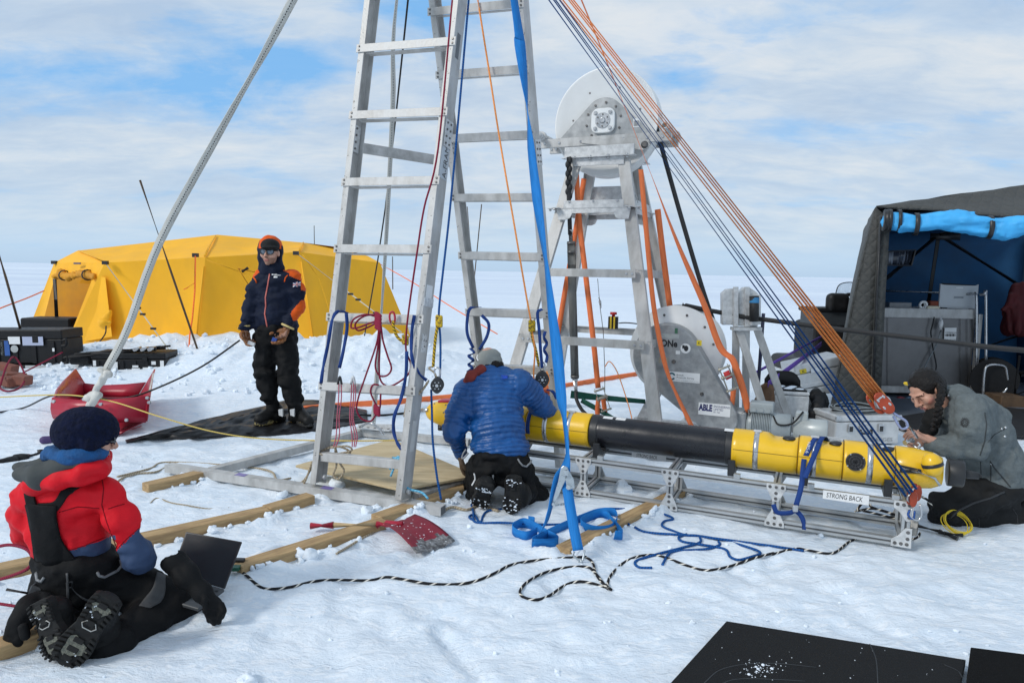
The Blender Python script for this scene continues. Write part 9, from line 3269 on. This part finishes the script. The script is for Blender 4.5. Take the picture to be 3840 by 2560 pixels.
for x in (1905, 1960):
 MB().tube(spline([zi(x, 1250, 8.95), zi(x, 700, 8.95), zi(x, 290, 8.95), zi(x - 25, 255, 9.0), zi(x - 100, 258, 9.1)] if x < 1950 else [zi(x + 35, 1250, 8.9), zi(x + 35, 300, 8.9), zi(x + 20, 262, 8.9), zi(x - 20, 262, 8.95)], 4), .018, 8).build('rail_tube', M_STEEL, t)
MB().tube([zi(1040, 225, 9.5), zi(1560, 245, 9.4)], .016, 8).build('rail_tube', M_STEEL, t)
MB().box(zi(1905, 800, 8.98), .05, .05, 1.0).build('corner_post', M_ALU, t)
for x in (1075, 1755, 1820):
 MB().beam(zi(x, 470, 8.985), zi(x, 1120, 8.985), .006, .004, (0, 1, 0)).build('panel_joint', M_BOLT, t)
lb = MB().prism([zi(x, y, 8.98) for x, y in ((1600, 705), (1712, 705), (1718, 572), (1606, 572))], (0, -.003, 0)).build('label_plate', M_PAPER, t)
MB().text('CAMBRIDGE', zi(1612, 622, 8.975), X3, Z3, .024, fit=.145).build('lettering', M_INK, lb)
b = MB().text('BC 17/3297', zi(1612, 688, 8.975), X3, Z3, .02, fit=.14)
for i in range(11):
 b.prism([zi(x, y, 8.976) for x, y in ((1612 + i * 9, 652), (1616 + i * 9 + 2 * (i % 3), 652), (1616 + i * 9 + 2 * (i % 3), 630), (1612 + i * 9, 630))], (0, -.001, 0))
b.build('barcode', M_INK, lb)
for pts, m, nm in (([(1510, 470), (1490, 560), (1478, 620), (1500, 780), (1528, 920), (1515, 1000)], M_BLK, 'power_cable'), ([(1575, 590), (1530, 730), (1440, 900), (1405, 980)], mat('grey_cable', ()), 'power_cable')):
 MB().tube(spline([zi(*p, 8.95) for p in pts], 5), .008, 6).build(nm, m, t)
MB().tube([zi(1580, 480, 8.95), zi(1572, 530, 8.94), zi(1562, 590, 8.94)], [.012, .03, .02], 8).build('plug', M_PAPER, t)
for x in (1180, 1270):
 MB().lathe(zi(x, 1262, 8.9), -Y3, [(0, .07), (.05, .07), (.05, .045), (.01, .04)], 18).build('socket', mat('socket_red' if x < 1200 else 'socket_blue', (.3, .02, .03) if x < 1200 else (.12, .2, .3), .4), t)
t = thing('rugged_laptop', 'pale grey rugged laptop standing open on the cabinet, back turned', 'laptop', zi(1730, 400, 9.1))
MB().prism([zi(*p, 9.08) for p in ((1552, 385), (1912, 405), (1930, 165), (1898, 178), (1605, 168), (1570, 158))], (0, .03, 0)).build('lid', mat('pale_grey_case', (.52, .55, .57), .45, var=.05), t, bevel=.006)
MB().prism([zi(*p, 9.085) for p in ((1580, 172), (1900, 182), (1900, 172), (1590, 152))], (0, .03, 0)).build('hinge_top', M_CASE, t)
b = MB().box(zi(1600, 392, 9.05), .07, .03, .025)
b.box(zi(1860, 402, 9.05), .07, .03, .025)
b.build('catch', M_CASE, t)
MB().prism([zi(*p, 9.075) for p in ((1695, 295), (1783, 297), (1783, 280), (1695, 278))], (0, -.002, 0)).build('badge', mat('badge_grey', (.25, .28, .30), .4), t)
MB().prism([zi(*p, 9.075) for p in ((1715, 203), (1780, 205), (1780, 193), (1715, 191))], (0, -.002, 0)).build('logo_plate', M_PAPER, t)
for nm, lab, x, s_, m in (('tape_roll', 'roll of pale tape on the cabinet top beside the rugged laptop', 1398, 0, M_PAPER), ('small_box', 'low cream box on the cabinet top beside the tape roll', 1480, 1, mat('cream_box', (.6, .55, .42), .6)), ('plastic_tub', 'clear tub of oddments at the far end of the cabinet top', 1170, 2, mat('grey_tub', (.2, .21, .22), .4)), ('orange_pouch', 'small rust pouch lying behind the cream box', 1495, 3, mat('rust_pouch', (.22, .045, .02), .7))):
 p = zi(x, (380, 384, 365, 355)[s_], 9.05 + .1 * (s_ > 1))
 b = MB()
 if s_ == 0:
  b.lathe(p + V((0, 0, .03)), -Y3, [(0, .06), (.03, .06), (.03, .03), (0, .03)], 20)
 else:
  b.box(p, (.12, .16, .3, .14)[s_], .12, (.05, .05, .09, .1)[s_])
 tag(b.build(nm, m, origin=p, bevel=.008), lab, ('tape', 'box', 'tub', 'pouch')[s_])
d = SDF(.018, .05).chain([zi(2320, 190, 9.3), zi(2290, 400, 9.3), zi(2280, 560, 9.3)], [.09, .17, .20]).cap(zi(2230, 300, 9.25), zi(2170, 400, 9.25), .06)
d.box(zi(2280, 720, 9.3), (.6, .4, .10), cut=True, k=.01)
tag(d.build('hanging_jacket', mat('maroon_cloth', (.10, .012, .014), .75, var=.2, bump=.4, bscale=12), origin=zi(2290, 560, 9.3), folds=((.03, (9, 9, 2), 3),)), 'maroon jacket hanging from the blue tent lining', 'jacket')
t = thing('cable_reel', 'black cable reel in a bent tube stand beside the cabinet', 'cable reel', V((zi(2080, 1150, 8.8).x, 8.8, 0)))
MB().lathe(zi(2075, 1060, 8.7), V((.5, 1, 0)), [(0, .27), (.02, .27), (.02, .17), (.24, .17), (.24, .27), (.26, .27)], 28).build('drum', M_CASE, t)
for o_ in (0, .28):
 MB().tube(spline([zi(1965, 1260, 8.65 + o_), zi(1980, 1000, 8.65 + o_), zi(2020, 925, 8.65 + o_), zi(2160, 930, 8.65 + o_), zi(2190, 1000, 8.65 + o_), zi(2190, 1140, 8.65 + o_), zi(2060, 1255, 8.65 + o_)], 5), .016, 8).build('stand_tube', M_STEEL, t)
t = thing('camp_chair', 'black folding chair legs at the tent side', 'chair', V((zi(2300, 1100, 8.6).x, 8.6, 0)))
for p, q in (((2310, 830), (2250, 1340)), ((2250, 1210), (2420, 1150)), ((2310, 1000), (2420, 980)), ((2400, 830), (2440, 1300))):
 MB().tube([zi(*p, 8.6), zi(*q, 8.6)], .016, 8).build('leg', M_CASE, t)
MB().box(zi(2400, 1000, 8.8), .5, .4, .03).build('seat', M_CASE, t)
o = MB().box(zi(2170, 1240, 8.5) - Z3 * .05, .3, .3, .22).build('wood_block', mat('dark_block', (.10, .062, .035), .8, var=.3), origin=zi(2170, 1300, 8.5), bevel=.006)
tag(o, 'dark wooden block on the tent floor under the cable reel', 'block')
b = MB().prism([g(x, y, .02) for x, y in ((3290, 1580), (3480, 1640), (3900, 1640), (3900, 1545), (3660, 1520))], (0, 0, .02))
tag(b.build('ground_mat', M_RUBBER, origin=g(3700, 1590)), 'black mat on the floor of the grey tent doorway', 'mat')
# ---------------------------------------------------------------- pulleys at the vehicle tail
PO = at(3308, 1508, 4.10)
t = thing('orange_pulley', 'orange double pulley taking the orange lines, clipped to a pale carabiner', 'pulley', PO)
ud = (at(3350, 1560, 4.08) - at(3290, 1490, 4.12)).normalized()
sd = ud.cross(Y3).normalized()
for k_, (dx, dy) in enumerate(((.0, -.03), (-.02, .03))):
 o_ = PO + sd * dx + Y3 * dy
 pts = [o_ + ud * (.074 * math.cos(a)) + sd * (.044 * math.sin(a) * (1 + .15 * math.cos(2 * a))) for a in [i * math.pi / 12 for i in range(24)]]
 ch = MB().prism(pts, Y3 * .012).build('cheek', M_ORP, t, bevel=.004)
 b = MB()
 for x, y in ((-.035, -.02), (-.035, .02), (.02, -.02), (.02, .02)):
  b.ball(o_ + ud * x + sd * y - Y3 * .001, (.012, .003, .007), (ud, Y3, sd), n=10, m=6)
 b.build('cut_out', M_STEEL if k_ == 0 else M_BOLT, ch)
MB().lathe(PO - Y3 * .02, Y3, [(0, .045), (.015, .035), (.03, .045)], 18).build('sheave', M_STEEL, t)
cz = [at(x, y, 4.08) for x, y in ((3345, 1545), (3372, 1562), (3398, 1580), (3402, 1600), (3385, 1608), (3372, 1598), (3350, 1560))]
MB().tube(spline(cz, 5), .008, 8).build('carabiner', mat('lilac_anodised', (.33, .38, .58), .3, .5), t)
MB().tube([at(3400, 1590, 4.1), at(3425, 1618, 4.15), at(3440, 1640, 4.2)], .008, 8).build('shackle', M_STEEL, t)
hs = thing('steel_shackle', 'bright steel swivel shackle held in the grey coat\'s hands', 'shackle', at(3405, 1655, 4.15))
MB().tube([at(3393, 1660, 4.14), at(3422, 1650, 4.16)], .017, 12).build('barrel', M_STEEL, hs)
MB().tube(spline([at(3425, 1668, 4.14), at(3438, 1678, 4.12), at(3450, 1668, 4.12), at(3440, 1658, 4.13)], 4), .006, 6).build('eye', M_STEEL, hs)
MB().tube([at(3445, 1675, 4.12), at(3460, 1697, 4.05)], .004, 6).build('link', M_STEEL, hs)
PB = at(3428, 1872, 3.84)
t = thing('red_pulley', 'red pulley cluster with carabiners at the right end of the cradle', 'pulley', PB)
for k_, (dx, dz) in enumerate(((0, 0), (.035, .03))):
 o_ = PB + V((dx, .02 * k_, dz))
 MB().prism([o_ + X3 * (.022 * math.sin(a)) + Z3 * (.048 * math.cos(a)) for a in [i * math.pi / 10 for i in range(20)]], Y3 * .012).build('cheek', M_ORP, t, bevel=.003)
 MB().prism([o_ + Y3 * .035 + X3 * (.022 * math.sin(a)) + Z3 * (.048 * math.cos(a)) for a in [i * math.pi / 10 for i in range(20)]], Y3 * .012).build('cheek', M_ORP, t, bevel=.003)
 MB().lathe(o_ + Y3 * .014, Y3, [(0, .03), (.02, .03)], 16).build('sheave', M_STEEL, t)
for pts, m in ((((3420, 1900), (3415, 1935), (3440, 1950), (3455, 1930), (3450, 1890)), M_STEEL), (((3412, 1910), (3405, 1930), (3425, 1945), (3430, 1915)), mat('blue_anodised', (.03, .09, .3), .3, .5))):
 MB().tube(spline([at(*p, 3.83) for p in pts], 5), .006, 8).build('carabiner', m, t)
MB().tube([at(3430, 1955, 3.86), at(3425, 2000, 3.9)], .02, 8).build('tape_tail', mat('frayed_tape', (.42, .40, .36), .8, bump=.6), t)
